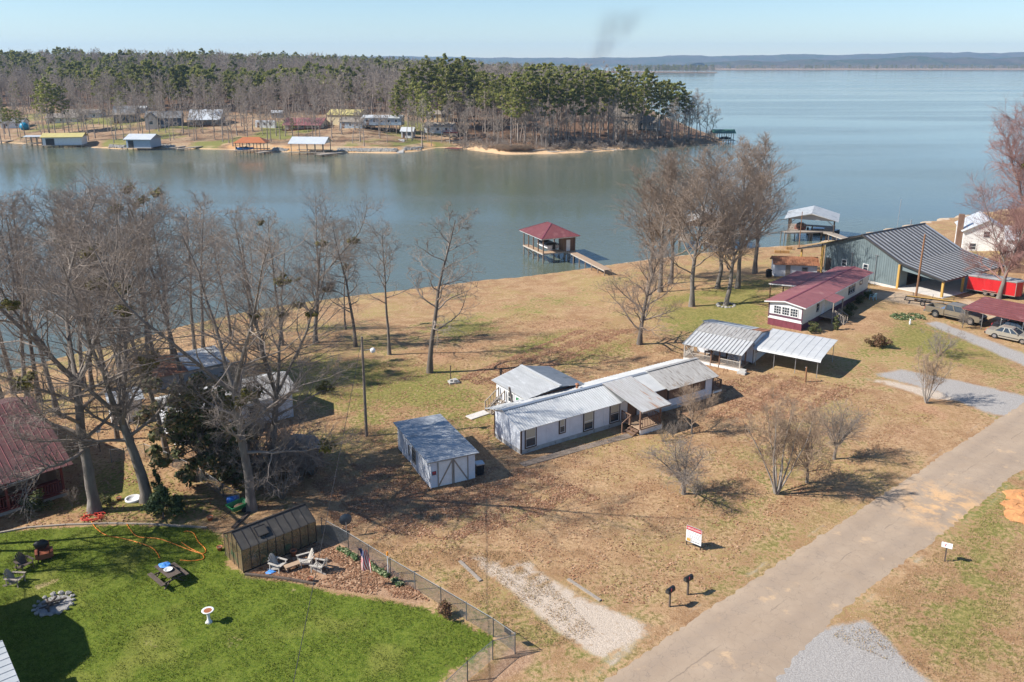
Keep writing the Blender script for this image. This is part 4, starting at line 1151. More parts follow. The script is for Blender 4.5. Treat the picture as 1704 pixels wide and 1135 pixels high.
MB().cyl((8.2, 3.45, 2.65), (8.2, 3.45, 3.05), .11).cyl((8.2, 3.45, 3.05), (8.2, 3.45, 3.15), .2, .06).build('roof_vent', 'rust_roof', house)
steps(house, 3.7, 8.4, 5, 1.0, .2, .28, 'grey_wood', (-1, 0), 1.05)
railing(house, (3.6, 7.9, 1.05), (2.2, 7.9, .05), .9, 4, 'grey_wood', posts=True, name='stair_rail')
railing(house, (3.6, 8.9, 1.05), (2.2, 8.9, .05), .9, 4, 'grey_wood', posts=True, name='stair_rail')
tag(MB().bx(-1, 1, -.45, .45, -.1, .07).build('concrete_slab', 'pale_concrete', None, loc=(P(795, 691).x, P(795, 691).y, 0), rz=R(40)), 'flat concrete slab on the grass at the mobile home corner', 'slab')

# ------------------------------------------------------------------ garage shed
shed = thing('garage_shed', 'white wooden garage shed with flat grey roof and crossed double doors', 'shed', (-5.93, 55.37, 0), R(26))
W, D = 3.55, 7.35
for k in range(11):                                   # lap siding, front right and left of the doors
    z0 = .05 + k * .185
    bxp('siding_board', 'white_siding', shed, .02, .52, -.03 + .004 * (k % 2), 0, z0, z0 + .178)
    bxp('siding_board', 'white_siding', shed, 3.0, W - .02, -.03 + .004 * (k % 2), 0, z0, z0 + .178)
bxp('front_wall', 'white_siding', shed, .02, W - .02, .0, .06, 0, 2.08)
for k in range(14):                                   # vertical boards of the long wall
    y0 = .07 + k * (D - .1) / 14
    if k == 8: continue
    bxp('wall_board', 'white_siding', shed, -.012 * (k % 3), .05, y0 + .006, y0 + (D - .1) / 14 - .006, .02, 2.1)
y0 = .07 + 8 * (D - .1) / 14
y0 = .07 + 6 * (D - .1) / 14
bxp('long_wall', 'white_siding', shed, W - .06, W, .06, D, 0, 2.04); bxp('rear_wall', 'white_siding', shed, .05, W - .06, D - .06, D, 0, 2.06)
bxp('long_wall', 'white_siding', shed, .055, .09, .06, D - .06, .02, 2.08)
window(shed, (-.03, 3.35, .62), R(-90), .62, 1.0, 'grey_wood', .07, 'grey_wood', (2, 3))
window(shed, (0.0, .07 + 8.5 * (D - .1) / 14, .62), R(-90), .36, .9, 'white_siding', .08, 'grey_wood', (1, 2))
for x0, x1, sl in ((.56, 1.75, 1), (1.79, 2.98, -1)):
    dr = bxp('garage_door', 'white_paint', shed, x0, x1, -.05, -.005, .04, 1.96)
    m_ = MB()
    a, b = ((x0 + .06, -.065, .1), (x1 - .06, -.065, 1.9)) if sl > 0 else ((x0 + .06, -.065, 1.9), (x1 - .06, -.065, .1))
    m_.bar(a, b, .03, .10, (0, 0, 1)); m_.bx(x0, x0 + .08, -.075, -.052, .04, 1.96); m_.bx(x1 - .08, x1, -.075, -.052, .04, 1.96)
    m_.build('door_brace', 'grey_wood', dr)
sg = bxp('warning_sign', 'sign_ink', shed, .13, .45, -.05, -.035, 1.03, 1.33)
bxp('warning_sign_text', 'sign_red', sg, .16, .42, -.056, -.051, 1.17, 1.29)
bxp('warning_sign_text', 'sign_red', sg, .18, .40, -.056, -.051, 1.07, 1.11)
sroof = MB().extrude([(-.22, -.22, 2.10), (W + .2, -.22, 2.06), (W + .2, -.22, 2.12), (-.22, -.22, 2.16)], (0, D + .5, 0)).build('roof', 'grey_wood', shed)
roof_face(sroof, [(-.26, -.27, 2.165), (W + .24, -.27, 2.125), (W + .24, D + .3, 2.125), (-.26, D + .3, 2.165)], (0, 1, 0), 10, 'slate_grey_roof', .02, .05, 3)
bin_ = thing('trash_bin', 'dark wheeled trash bin standing beside the garage shed', 'trash bin', G(798, 790), R(20))
MB().box((0, 0, .5), (.5, .5, .85), 0, 1.2).build('bin_body', 'car_dark', bin_); MB().box((0, 0, .96), (.64, .66, .08)).box((0, .3, .98), (.5, .08, .06)).build('lid', 'galv', bin_)
for sx in (-.22, .22): MB().cyl((sx - .03, .27, .1), (sx + .03, .27, .1), .1, n=10).build('wheel', 'tyre', bin_)

# ------------------------------------------------------------------ lattice-porch cottage and carport
cot = thing('cottage', 'small white cottage with lattice-railed porch and patched tin roof', 'cottage', (22.73, 79.34, 0), R(-35))
bxp('porch_floor', 'deck_wood', cot, -5.95, .12, .02, 2.68, .18, .26)
for x0, x1 in ((-5.95, -3.05), (-2.95, -2.15), (-2.05, .12)):
    bxp('porch_skirt', 'white_paint', cot, x0, x1, -.03, .018, -.05, .26)
for x in (-5.9, -3.0, -2.1, .05):
    bxp('porch_post', 'brown_wood' if x in (-3.0, -2.1) else 'silver_wood', cot, x - .06, x + .06, .03, .15, .26, 1.93)
bxp('porch_post', 'brown_wood', cot, -.02, .10, 1.6, 1.72, .26, 2.2)
MB().bar((-5.85, .02, 1.8), (-4.6, .02, .3), .09, .07).build('brace', 'silver_wood', cot)
lattice(cot, (-5.84, .09, 0), (-3.06, .09, 0), .3, .92, 'lattice'); lattice(cot, (-2.04, .09, 0), (-.01, .09, 0), .3, .95, 'lattice')
lattice(cot, (-5.9, 2.5, 0), (-5.9, .2, 0), .3, .92, 'lattice')
wall_panels(cot, -5.6, .4, 2.72, .2, 2.35, 5, 'white_siding'); wall_panels(cot, 2.82, 7.4, .33, .05, 2.3, 4, 'white_siding', along='y')
wall_panels(cot, 2.82, 7.4, -5.6, .05, 2.3, 4, 'white_siding', along='y'); bxp('rear_wall', 'white_siding', cot, -5.6, .4, 7.42, 7.5, .05, 2.3)
MB().extrude([(.40, 2.8, 2.3), (.40, 7.5, 2.25), (.40, 5.2, 2.72)], (-.06, 0, 0)).build('gable', 'white_siding', cot)
MB().bx(.405, .45, 2.76, 2.86, .05, 2.3).build('corner_trim', 'brown_trim', cot)
window(cot, (-3.9, 2.72, 1.0), 0, .9, .9, 'white_paint'); window(cot, (-.6, 2.72, 1.0), 0, .8, .9, 'white_paint')
window(cot, (.41, 3.9, 1.1), R(90), .55, .8, 'brown_trim', .07)
dd = bxp('door', 'brown_wood', cot, -2.4, -1.6, 2.66, 2.715, .28, 2.2); MB().cyl((-1.7, 2.6, 1.2), (-1.7, 2.66, 1.2), .03).build('door_handle', 'chrome', dd)
croof = MB().extrude([(-5.8, -.5, 1.93), (-5.8, 2.6, 2.48), (-5.8, 5.15, 2.83), (-5.8, 8.0, 2.3), (-5.8, 5.15, 2.74), (-5.8, 2.6, 2.4)], (6.25, 0, 0)).build('roof', 'grey_wood', cot)
roof_face(croof, [(-5.9, -.62, 1.92), (.45, -.62, 1.92), (.45, 2.65, 2.50), (-5.9, 2.65, 2.50)], (1, 0, 0), 16, 'silver_bright', .05, .05, 1, rib_mat='weathered_roof')
roof_face(croof, [(-5.9, 2.6, 2.52), (.45, 2.6, 2.52), (.45, 5.15, 2.87), (-5.9, 5.15, 2.87)], (1, 0, 0), 14, 'weathered_roof', .03, .05, 1)
roof_face(croof, [(-6.2, 5.15, 2.87), (.45, 5.15, 2.87), (.45, 8.1, 2.30), (-6.2, 8.1, 2.30)], (1, 0, 0), 11, ['slate_grey_roof'] * 9 + ['rust_roof'] * 2, .03, .05, 1)
MB().bx(.1, .9, -.75, -.15, 0, .22).bx(.2, .8, -.35, .0, .22, .4).build('block_step', 'block', cot)
def plastic_chair(loc, rz, mat, label, s=1.0, group=None):
    c = thing('plastic_chair', label, 'chair', loc, rz, group); c.scale = (s, s, s)
    MB().box((0, 0, .42), (.5, .48, .05)).build('seat', mat, c)
    m_ = MB()
    for k in range(7):
        a = -.24 + k * .08
        m_.bar((a * .9, .22, .42), (a, .36, .92 - .1 * abs(a) * 2), .05, .025)
    m_.bar((-.26, .36, .86), (.26, .36, .86), .05, .03); m_.build('backrest', mat, c)
    for sx in (-1, 1):
        MB().bar((sx * .27, -.24, .66), (sx * .27, .3, .68), .06, .03).build('armrest', mat, c)
        MB().bar((sx * .28, -.26, 0), (sx * .26, -.2, .66), .05).build('leg', mat, c); MB().bar((sx * .26, .3, 0), (sx * .25, .24, .66), .05).build('leg', mat, c)
    return c
cm = Matrix.Translation((22.73, 79.34, 0)) @ Matrix.Rotation(R(-35), 4, 'Z')
for k, (x, y, a) in enumerate(((-1.5, 1.6, .3), (-.7, 1.5, -.4))):
    p = cm @ Vector((x, y, .262)); plastic_chair(p, R(-35) + a, 'white_paint', 'white plastic armchair on the lattice-railed porch', 1, 'white porch chairs')
p = cm @ Vector((-3.8, 1.5, .262))
gr = thing('porch_table', 'low wooden table among junk on the lattice porch', 'table', p, R(-20))
MB().box((0, 0, .62), (.9, .6, .05)).build('table_top', 'silver_wood', gr)
for sx in (-1, 1):
    for sy in (-1, 1): MB().bx(sx * .38 - .03, sx * .38 + .03, sy * .24 - .03, sy * .24 + .03, 0, .6).build('leg', 'silver_wood', gr)

def carport(name, label, loc, rz, x0, x1, y0, y1, zf, zb, mat, posts, npan, along='x', curl=.5, fascia=None):
    c = thing(name, label, 'carport', loc, rz)
    n = npan
    for k in range(n):
        if along == 'x':
            a = x0 + (x1 - x0) * k / n; b = x0 + (x1 - x0) * (k + 1) / n - .012
            prof = [(y0, zf - .18), (y0 + .10, zf - .02), (y0 + curl, zf + .09), (y0 + (y1 - y0) * .5, zf + (zb - zf) * .55 + .06), (y1, zb)]
            vs = []
            for y, z in prof:
                vs += [(a, y, z), (b, y, z), (a, y, z - .035), (b, y, z - .035)]
        else:
            a = y0 + (y1 - y0) * k / n; b = y0 + (y1 - y0) * (k + 1) / n - .012
            z_a = zf + (zb - zf) * (a - y0) / (y1 - y0); z_b = zf + (zb - zf) * (b - y0) / (y1 - y0)
            vs = []
            for x in (x0, x1):
                vs += [(x, a, z_a), (x, b, z_b), (x, a, z_a - .035), (x, b, z_b - .035)]
        fs = []
        m = len(vs) // 4
        for i in range(m - 1):
            q = i * 4
            fs += [(q, q + 1, q + 5, q + 4), (q + 2, q + 6, q + 7, q + 3), (q, q + 4, q + 6, q + 2), (q + 1, q + 3, q + 7, q + 5)]
        fs += [(0, 2, 3, 1), (4 * m - 4, 4 * m - 3, 4 * m - 1, 4 * m - 2)]
        mb = MB().add(vs, fs)
        if along == 'x':
            for (ya, za), (yb, zb_) in zip(prof[:-1], prof[1:]): mb.bar((a, ya, za + .012), (a, yb, zb_ + .012), .04, .025)
        else:
            mb.bar((x0, a, z_a + .015), (x1, a, z_a + .015), .05, .035)
        mb.build('roof_panel', mat, c)
    for px_, py_ in posts:
        zt = zf + (zb - zf) * (py_ - y0) / (y1 - y0) - .06
        MB().cyl((px_, py_, -.1), (px_, py_, zt), .035, n=8).build('post', 'galv', c)
    m_ = MB()
    for yy in sorted(set(q[1] for q in posts)):
        zt = zf + (zb - zf) * (yy - y0) / (y1 - y0) - .09
        m_.bar((x0 + .05, yy, zt), (x1 - .05, yy, zt), .05, .08)
    m_.build('beam', 'galv', c)
    if fascia: MB().bar((x0, y0 - .01, zf - .05), (x1, y0 - .01, zf - .05), .03, .2).build('fascia', fascia, c)
    return c
carport('carport', 'white metal carport with rolled front edge beside the lattice-porch cottage', (22.73, 79.34, 0), R(-35), .52, 7.25, 2.35, 8.4, 1.95, 2.42, 'silver_bright',
        [(.75, 2.7), (2.62, 2.7), (4.76, 2.7), (6.9, 2.7), (.75, 8.2), (2.62, 8.2), (4.76, 8.2), (6.95, 8.2)], 9)
carport('carport', 'burgundy metal carport sheltering the gold sedan', (53.0, 95.0, 0), R(-50), 0, 11.5, 0, 6.2, 2.05, 2.35, 'burgundy_metal',
        [(.3, .1), (2.3, .1), (4.3, .1), (6.6, .1), (9, .1), (.3, 6.0), (4.3, 6.0), (9, 6.0)], 8, 'y', fascia='burgundy_metal')

# ------------------------------------------------------------------ cream mobile home
cmh = thing('mobile_home', 'cream mobile home with burgundy roof and burgundy ribbed skirting', 'mobile home', (33.36, 92.47, 0), R(49))
L_, W_ = 21.8, 4.1
for k in range(16): bxp('wall_panel', 'cream', cmh, k * L_ / 16 + .005, (k + 1) * L_ / 16 - .005, 0, .08, .7, 2.86)
for k in range(16): bxp('wall_panel', 'cream', cmh, k * L_ / 16 + .005, (k + 1) * L_ / 16 - .005, W_ - .08, W_, .7, 2.86)
MB().extrude([(0, .085, 1.02), (0, W_ - .085, 1.02), (0, W_ - .085, 2.86), (0, W_ / 2, 3.15), (0, .085, 2.86)], (.08, 0, 0)).build('end_wall', 'white_paint', cmh)
MB().extrude([(L_ - .08, .085, .7), (L_ - .08, W_ - .085, .7), (L_ - .08, W_ - .085, 2.86), (L_ - .08, W_ / 2, 3.15), (L_ - .08, .085, 2.86)], (.08, 0, 0)).build('end_wall', 'cream', cmh)
bxp('trim_band', 'plum_trim', cmh, -.03, 0, 0.1, W_ - .1, 1.2, 1.42); bxp('trim_band', 'white_paint', cmh, -.06, 0.03, 0, W_, .86, 1.0)
bxp('trim_band', 'plum_trim', cmh, -.04, .05, 0, .1, .7, 2.9); bxp('trim_band', 'plum_trim', cmh, -.04, .05, W_ - .1, W_, .7, 2.9)
bxp('trim_band', 'plum_trim', cmh, 0.06, L_, -.025, 0, .55, .72)
for k in range(16):
    a = k * W_ / 16
    bxp('skirting_panel', 'burgundy_paint', cmh, -.02 - .015 * (k % 2), .03, a + .006, a + W_ / 16 - .006, -.1, .86)
for k in range(20): bxp('skirting_panel', 'plum_trim', cmh, .06 + k * (L_ - .1) / 20, (k + 1) * (L_ - .1) / 20 + .05, .03, .06, -.1, .55)
for y in (1.0, 2.0, 3.0): window(cmh, (0, y, 1.52), R(-90), .88, .95, 'white_paint', .05, 'white_paint', (3, 3))
window(cmh, (15.6, 0, 1.35), 0, 2.1, 1.05, 'brown_trim', .08, 'white_paint', (3, 2)); window(cmh, (18.9, 0, 1.85), 0, .8, .5, 'brown_trim', .06, 'white_paint', (1, 1))
dd = bxp('door', 'white_paint', cmh, 5.7, 6.55, -.05, -.002, .75, 2.7); window(cmh, (4.5, 0, 1.4), 0, .6, 1.0, 'dark_trim', .06)
MB().cyl((6.45, -.1, 1.7), (6.45, -.05, 1.7), .03).build('door_handle', 'chrome', dd)
mr = MB().extrude([(-.3, -.32, 2.86), (-.3, W_ / 2, 3.24), (-.3, W_ + .35, 2.86), (-.3, W_ / 2, 3.16)], (L_ + .6, 0, 0)).build('roof', 'white_paint', cmh)
roof_face(mr, [(-.36, -.45, 2.86), (L_ + .35, -.45, 2.86), (L_ + .35, W_ / 2, 3.27), (-.36, W_ / 2, 3.27)], (1, 0, 0), 9, 'maroon_membrane', .012, .03, 2, gap=.006)
roof_face(mr, [(-.36, W_ + .45, 2.86), (L_ + .35, W_ + .45, 2.86), (L_ + .35, W_ / 2, 3.27), (-.36, W_ / 2, 3.27)], (1, 0, 0), 9, 'maroon_membrane', .012, .03, 2, gap=.006)
MB().bar((-.38, W_ / 2, 3.32), (L_ + .36, W_ / 2, 3.32), .22, .03).build('ridge_cap', 'burgundy_paint', mr)
MB().bar((-.37, -.45, 2.83), (-.37, W_ / 2, 3.22), .03, .13).bar((-.37, W_ / 2, 3.22), (-.37, W_ + .45, 2.83), .03, .13).bar((-.36, -.47, 2.82), (L_ + .35, -.47, 2.82), .03, .1).build('fascia', 'white_paint', cmh)
roof_face(mr, [(8.5, W_ + .3, 2.93), (17.2, W_ + .3, 2.93), (17.2, 8.0, 2.62), (8.5, 8.0, 2.62)], (1, 0, 0), 7, 'maroon_membrane', .02, .03, 2)
MB().bar((8.48, W_ + .3, 2.88), (8.48, 8.0, 2.57), .03, .14).bar((8.5, 8.02, 2.56), (17.2, 8.02, 2.56), .03, .12).build('fascia', 'white_paint', cmh)
for x in (8.7, 12.8, 17.0): bxp('porch_post', 'brown_wood', cmh, x - .06, x + .06, 7.8, 7.92, -.2, 2.58)
roof_face(mr, [(5.0, -1.75, 2.58), (8.3, -1.75, 2.58), (8.3, -.40, 2.85), (5.0, -.40, 2.85)], (1, 0, 0), 3, 'maroon_membrane', .012, .03, 1)
bxp('entry_deck', 'grey_wood', cmh, 5.0, 8.2, -1.65, -.08, .62, .7)
for x in (5.1, 8.1): bxp('porch_post', 'grey_wood', cmh, x - .05, x + .05, -1.65, -1.55, .0, 2.6)
MB().bar((5.1, -1.6, 2.55), (5.45, -1.6, 2.15), .05).bar((8.1, -1.6, 2.55), (7.75, -1.6, 2.15), .05).build('brace', 'grey_wood', cmh)
steps(cmh, 6.2, -1.68, 4, 1.1, .17, .28, 'grey_wood', (0, -1), .7)
railing(cmh, (5.62, -1.7, .62), (5.62, -2.8, .0), .9, 4, 'grey_wood', name='stair_rail'); railing(cmh, (6.78, -1.7, .62), (6.78, -2.8, .0), .9, 4, 'grey_wood', name='stair_rail')

# ------------------------------------------------------------------ rusty-roofed shed
rb = G(1288, 460)
rs_ = thing('garden_shed', 'small white shed with rusty red-brown roof by the lake', 'shed', (rb.x, rb.y, rb.z), R(-8))
wall_panels(rs_, 0, 6.2, 0, -.2, 2.0, 5, 'white_siding'); wall_panels(rs_, 0, 6.2, 3.0, -.2, 2.0, 5, 'white_siding')
for x in (0, 6.14): MB().extrude([(x, .08, -.2), (x, 3.0, -.2), (x, 3.0, 2.0), (x, 1.54, 2.75), (x, .08, 2.0)], (.06, 0, 0)).build('end_wall', 'white_siding', rs_)
bxp('door', 'grey_wood', rs_, 1.6, 2.3, -.04, -.003, 0, 1.8); window(rs_, (4.4, 0, .8), 0, .7, .7, 'brown_trim', .06); window(rs_, (6.2, 1.5, .8), R(90), 1.1, .8, 'brown_trim', .06)
rr_ = MB().extrude([(-.2, -.2, 1.92), (-.2, 1.54, 2.8), (-.2, 3.3, 1.92), (-.2, 1.54, 2.72)], (6.6, 0, 0)).build('roof', 'grey_wood', rs_)
roof_face(rr_, [(-.3, -.3, 1.90), (6.5, -.3, 1.90), (6.5, 1.54, 2.83), (-.3, 1.54, 2.83)], (1, 0, 0), 7, 'rust_roof', .03, .05, 3)
roof_face(rr_, [(-.3, 3.4, 1.90), (6.5, 3.4, 1.90), (6.5, 1.54, 2.83), (-.3, 1.54, 2.83)], (1, 0, 0), 7, 'rust_roof', .03, .05, 3)

# ------------------------------------------------------------------ grey metal building
gb = thing('metal_building', 'big grey metal building with dark ribbed roof sweeping down to a timber-post porch', 'building', (53.05, 111.72, 0), R(34))
LB = 15.0
def gz(y): return 6.4 - (6 - y) * (6.4 - 3.5) / 6.4 if y <= 6 else 6.4 - (y - 6) * (6.4 - 3.95) / 6.3
ny_ = 12
for k in range(ny_):
    a = k * 12.0 / ny_; b = (k + 1) * 12.0 / ny_
    poly = [(0, a + .006, -.2), (0, b - .006, -.2), (0, b - .006, gz(b) - .1), (0, a + .006, gz(a) - .1)]
    if a < 6 < b: poly.insert(3, (0, 6, 6.3))
    m_ = MB().extrude(poly, (.1, 0, 0))
    for j in range(3):
        y = a + (j + .5) * (b - a) / 3; m_.bx(-.03, 0, y - .03, y + .03, -.15, gz(y) - .15)
    m_.build('wall_panel', 'grey_green_siding', gb)
for k in range(8): bxp('wall_panel', 'grey_green_siding', gb, .1 + k * (LB - .1) / 8, .1 + (k + 1) * (LB - .1) / 8 - .01, 11.9, 12.0, -.2, 3.9)
for k in range(8):
    if k in (1, 2, 4, 5): continue
    bxp('wall_panel', 'grey_green_siding', gb, .1 + k * (LB - .1) / 8, .1 + (k + 1) * (LB - .1) / 8 - .01, 0.0, .1, -.2, 3.4)
bxp('door_header', 'grey_green_siding', gb, .1, LB, 0.02, .09, 2.6, 3.4); bxp('rear_wall', 'grey_green_siding', gb, LB - .1, LB, .1, 11.9, -.2, 3.9)
MB().extrude([(.02, -.05, 2.55), (.02, -5.9, 2.1), (.02, -6.1, 2.3), (.02, -.05, 3.35)], (.06, 0, 0)).build('gable_fascia', 'grey_green_siding', gb)
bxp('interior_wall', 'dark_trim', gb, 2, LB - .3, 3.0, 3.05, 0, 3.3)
bxp('porch_slab', 'pale_concrete', gb, -.3, LB - .4, -6.5, -.02, -.15, .08); bxp('footing', 'pale_concrete', gb, -.25, -.12, .0, 12, -.2, .14)
for x in (.12, 5.0, 10, 14.6):
    bxp('timber_post', 'yellow_wood', gb, x - .13, x + .13, -6.25, -5.98, .08, 2.25)
bxp('timber_post', 'yellow_wood', gb, -.35, -.1, -.15, .12, -.1, 3.3)
for x in (.2, 5.2, 10.2): bxp('timber_post', 'yellow_wood', gb, x - .1, x + .1, 16.1, 16.3, -.8, 2.45)
bxp('timber_post', 'yellow_wood', gb, -.3, -.1, 12.1, 12.32, -.6, 3.8)
bxp('porch_beam', 'yellow_wood', gb, 0, LB, -6.2, -6.05, 2.1, 2.28)
window(gb, (-.02, 8.6, 1.35), R(-90), .75, .95, 'white_paint', .06); window(gb, (-.02, 5.15, 1.35), R(-90), .75, .95, 'white_paint', .06)
bxp('door', 'dark_trim', gb, -.05, -.005, 10.8, 11.7, 0, 2.1); MB().box((-.09, 11.3, 2.3), (.14, .14, .22)).build('wall_lamp', 'white_paint', gb)
for y in (3.6, 7.4): MB().cyl((-.12, y, .3), (-.12, y, 4.0 if y < 5 else 3.6), .05).bar((-.12, y - .3, 3.95 if y < 5 else 3.55), (-.12, y + .3, 3.95 if y < 5 else 3.55), .05).build('conduit', 'galv', gb)
br_ = MB().extrude([(-.2, -.4, 3.38), (-.2, 6, 6.36), (-.2, 12.3, 3.9), (-.2, 6, 6.22)], (LB + .4, 0, 0)).build('roof', 'bronze_rib', gb)
roof_face(br_, [(-.35, -.35, 3.50), (LB + .3, -.35, 3.50), (LB + .3, 6, 6.42), (-.35, 6, 6.42)], (1, 0, 0), 17, 'bronze_roof', .06, .40, 1, rib_mat='bronze_rib')
roof_face(br_, [(-.35, -6.5, 2.36), (LB + .3, -6.5, 2.36), (LB + .3, -.30, 3.52), (-.35, -.30, 3.52)], (1, 0, 0), 17, 'bronze_roof', .06, .40, 1, rib_mat='bronze_rib')
roof_face(br_, [(-.35, 6, 6.42), (LB + .3, 6, 6.42), (LB + .3, 12.4, 3.95), (-.35, 12.4, 3.95)], (1, 0, 0), 17, 'bronze_roof', .06, .40, 1, rib_mat='bronze_rib')
roof_face(br_, [(-.35, 12.3, 3.75), (LB - 1, 12.3, 3.75), (LB - 1, 16.6, 2.55), (-.35, 16.6, 2.55)], (1, 0, 0), 12, 'bronze_roof', .06, .40, 1, rib_mat='bronze_rib')
MB().bar((-.4, 6, 6.52), (LB + .35, 6, 6.52), .3, .05).build('ridge_cap', 'bronze_rib', br_)
MB().bar((-.38, -6.5, 2.36), (-.38, -.3, 3.50), .05, .24).bar((-.38, -.3, 3.50), (-.38, 6, 6.40), .05, .24).bar((-.38, 6, 6.40), (-.38, 12.4, 3.95), .05, .24).bar((-.38, 12.3, 3.72), (-.38, 16.6, 2.53), .05, .2).bar((-.36, -6.52, 2.32), (LB + .3, -6.52, 2.32), .04, .18).build('rake_trim', 'bronze_rib', gb)
MB().cyl((9, 6.6, 6.3), (9.2, 6.6, 10.6), .035, n=6).cyl((12, 6.3, 6.3), (12, 6.3, 7.3), .08, n=8).build('antenna', 'galv', gb)

# ------------------------------------------------------------------ boathouses on this side
def pier(parent, a, b, w, z, mat='deck_wood', every=2.2, wz=WATER_Z - 1.6, plank=.55, rail=None, piles='pile_wood'):
    """plank pier from a to b (local xy), deck at z; every plank and pile a piece of its own"""
    a = Vector((a[0], a[1], 0)); b = Vector((b[0], b[1], 0)); d = b - a; L = d.length; d /= L; s = Vector((-d.y, d.x, 0))
    n = max(2, int(L / plank)); st = L / n
    o = MB()
    for q in (-1, 1): o.bar(a + s * q * w * .45 + Vector((0, 0, z - .14)), b + s * q * w * .45 + Vector((0, 0, z - .14)), .07, .18)
    o = o.build('pier_frame', 'silver_wood', parent)
    me = MB().bar(s * (-w / 2), s * (w / 2), st * .93, .05).mesh('plank', mat)
    for k in range(n): link('plank', me, o, a + d * st * (k + .5) + Vector((0, 0, z)))
    m = max(2, int(L / every) + 1); pm = MB().cyl((0, 0, 0), (0, 0, z - wz - .05), .10, n=7).mesh('pile', piles)
    for k in range(m):
        for q in (-1, 1): link('pile', pm, parent, a + d * L * k / (m - 1) + s * q * w * .42 + Vector((0, 0, wz)))
bo = Vector((5.38, 142.87, 0)); BA = 24.0
bh = thing('boathouse', 'boathouse with burgundy hip roof standing on piles in the lake', 'boathouse', (bo.x, bo.y, 0), R(BA))
BW, BD, DZ, EZ = 6.4, 8.2, -2.25, .42
for k in range(5):
    y = .1 + k * (BD - .2) / 4
    for x in (.1, BW - .1):
        bxp('roof_post', 'brown_wood', bh, x - .08, x + .08, y - .08, y + .08, DZ, EZ)
        MB().cyl((x, y, WATER_Z - 1.8), (x, y, DZ - .1), .11, n=7).build('pile', 'pile_wood', bh)
    MB().bar((.1, y, DZ - .2), (1.5, y, WATER_Z - .1), .06, .16).build('pile_brace', 'silver_wood', bh)
    MB().bar((BW - .1, y, DZ - .2), (BW - 1.5, y, WATER_Z - .1), .06, .16).build('pile_brace', 'silver_wood', bh)
for x in (2.2, 4.4):
    MB().cyl((x, .12, WATER_Z - 1.8), (x, .12, DZ - .1), .11, n=7).build('pile', 'pile_wood', bh)
dk = bxp('deck_frame', 'silver_wood', bh, -.05, BW + .05, -.05, .05, DZ - .22, DZ - .03)
for x0, x1 in ((-.05, 1.15), (BW - 1.6, BW + .05)):
    me = MB().bx(x0, x1, -.13, .13, -.025, .025).mesh('plank', 'deck_wood')
    for k in range(30): link('plank', me, bh, (0, .14 + k * (BD - .28) / 29, DZ))
me = MB().bx(1.16, BW - 1.61, -.13, .13, -.025, .025).mesh('plank', 'deck_wood')
for k in range(7): link('plank', me, bh, (0, .12 + k * .275, DZ))
bxp('deck_frame', 'silver_wood', bh, -.07, .0, .05, BD, DZ - .22, DZ - .03); bxp('deck_frame', 'silver_wood', bh, BW, BW + .07, .05, BD, DZ - .22, DZ - .03)
# store room at the pier corner
for k in range(8): bxp('wall_board', 'brown_wood', bh, BW - 2.1 + k * .26, BW - 2.1 + (k + 1) * .26 - .01, .2, .26, DZ + .03, EZ - .02)
bxp('store_wall', 'brown_wood', bh, BW - .06, BW - .0, .27, 2.2, DZ + .03, EZ - .02); bxp('store_wall', 'brown_wood', bh, BW - 2.1, BW - 2.04, .27, 2.2, DZ + .03, EZ - .02)
dd = bxp('door', 'white_paint', bh, BW - 1.75, BW - 1.0, .15, .195, DZ + .05, DZ + 2.05)
rr_ = MB().extrude([(-.5, -.5, EZ), (BW + .5, -.5, EZ), (BW + .5, BD + .5, EZ), (-.5, BD + .5, EZ)], (0, 0, -.12)).build('roof', 'white_paint', bh)
AX, A0, A1, AZ = BW / 2, BD / 2 - .8, BD / 2 + .8, EZ + 1.85
E0, E1, F0, F1 = -.6, BW + .6, -.6, BD + .6
roof_face(rr_, [(E0, F0, EZ + .02), (E1, F0, EZ + .02), (AX, A0, AZ)], (1, 0, 0), 9, 'burgundy_metal', .03, .04, 2)
roof_face(rr_, [(E0, F1, EZ + .02), (E1, F1, EZ + .02), (AX, A1, AZ)], (1, 0, 0), 9, 'burgundy_metal', .03, .04, 2)
roof_face(rr_, [(E0, F0, EZ + .02), (E0, F1, EZ + .02), (AX, A1, AZ), (AX, A0, AZ)], (0, 1, 0), 11, 'burgundy_metal', .03, .04, 2)
roof_face(rr_, [(E1, F0, EZ + .02), (E1, F1, EZ + .02), (AX, A1, AZ), (AX, A0, AZ)], (0, 1, 0), 11, 'burgundy_metal', .03, .04, 2)
m_ = MB()
for p, q in (((E0, F0), A0), ((E1, F0), A0), ((E0, F1), A1), ((E1, F1), A1)): m_.bar((p[0], p[1], EZ + .07), (AX, q, AZ + .07), .2, .04)
m_.bar((AX, A0, AZ + .07), (AX, A1, AZ + .07), .2, .04).build('ridge_cap', 'burgundy_paint', rr_)
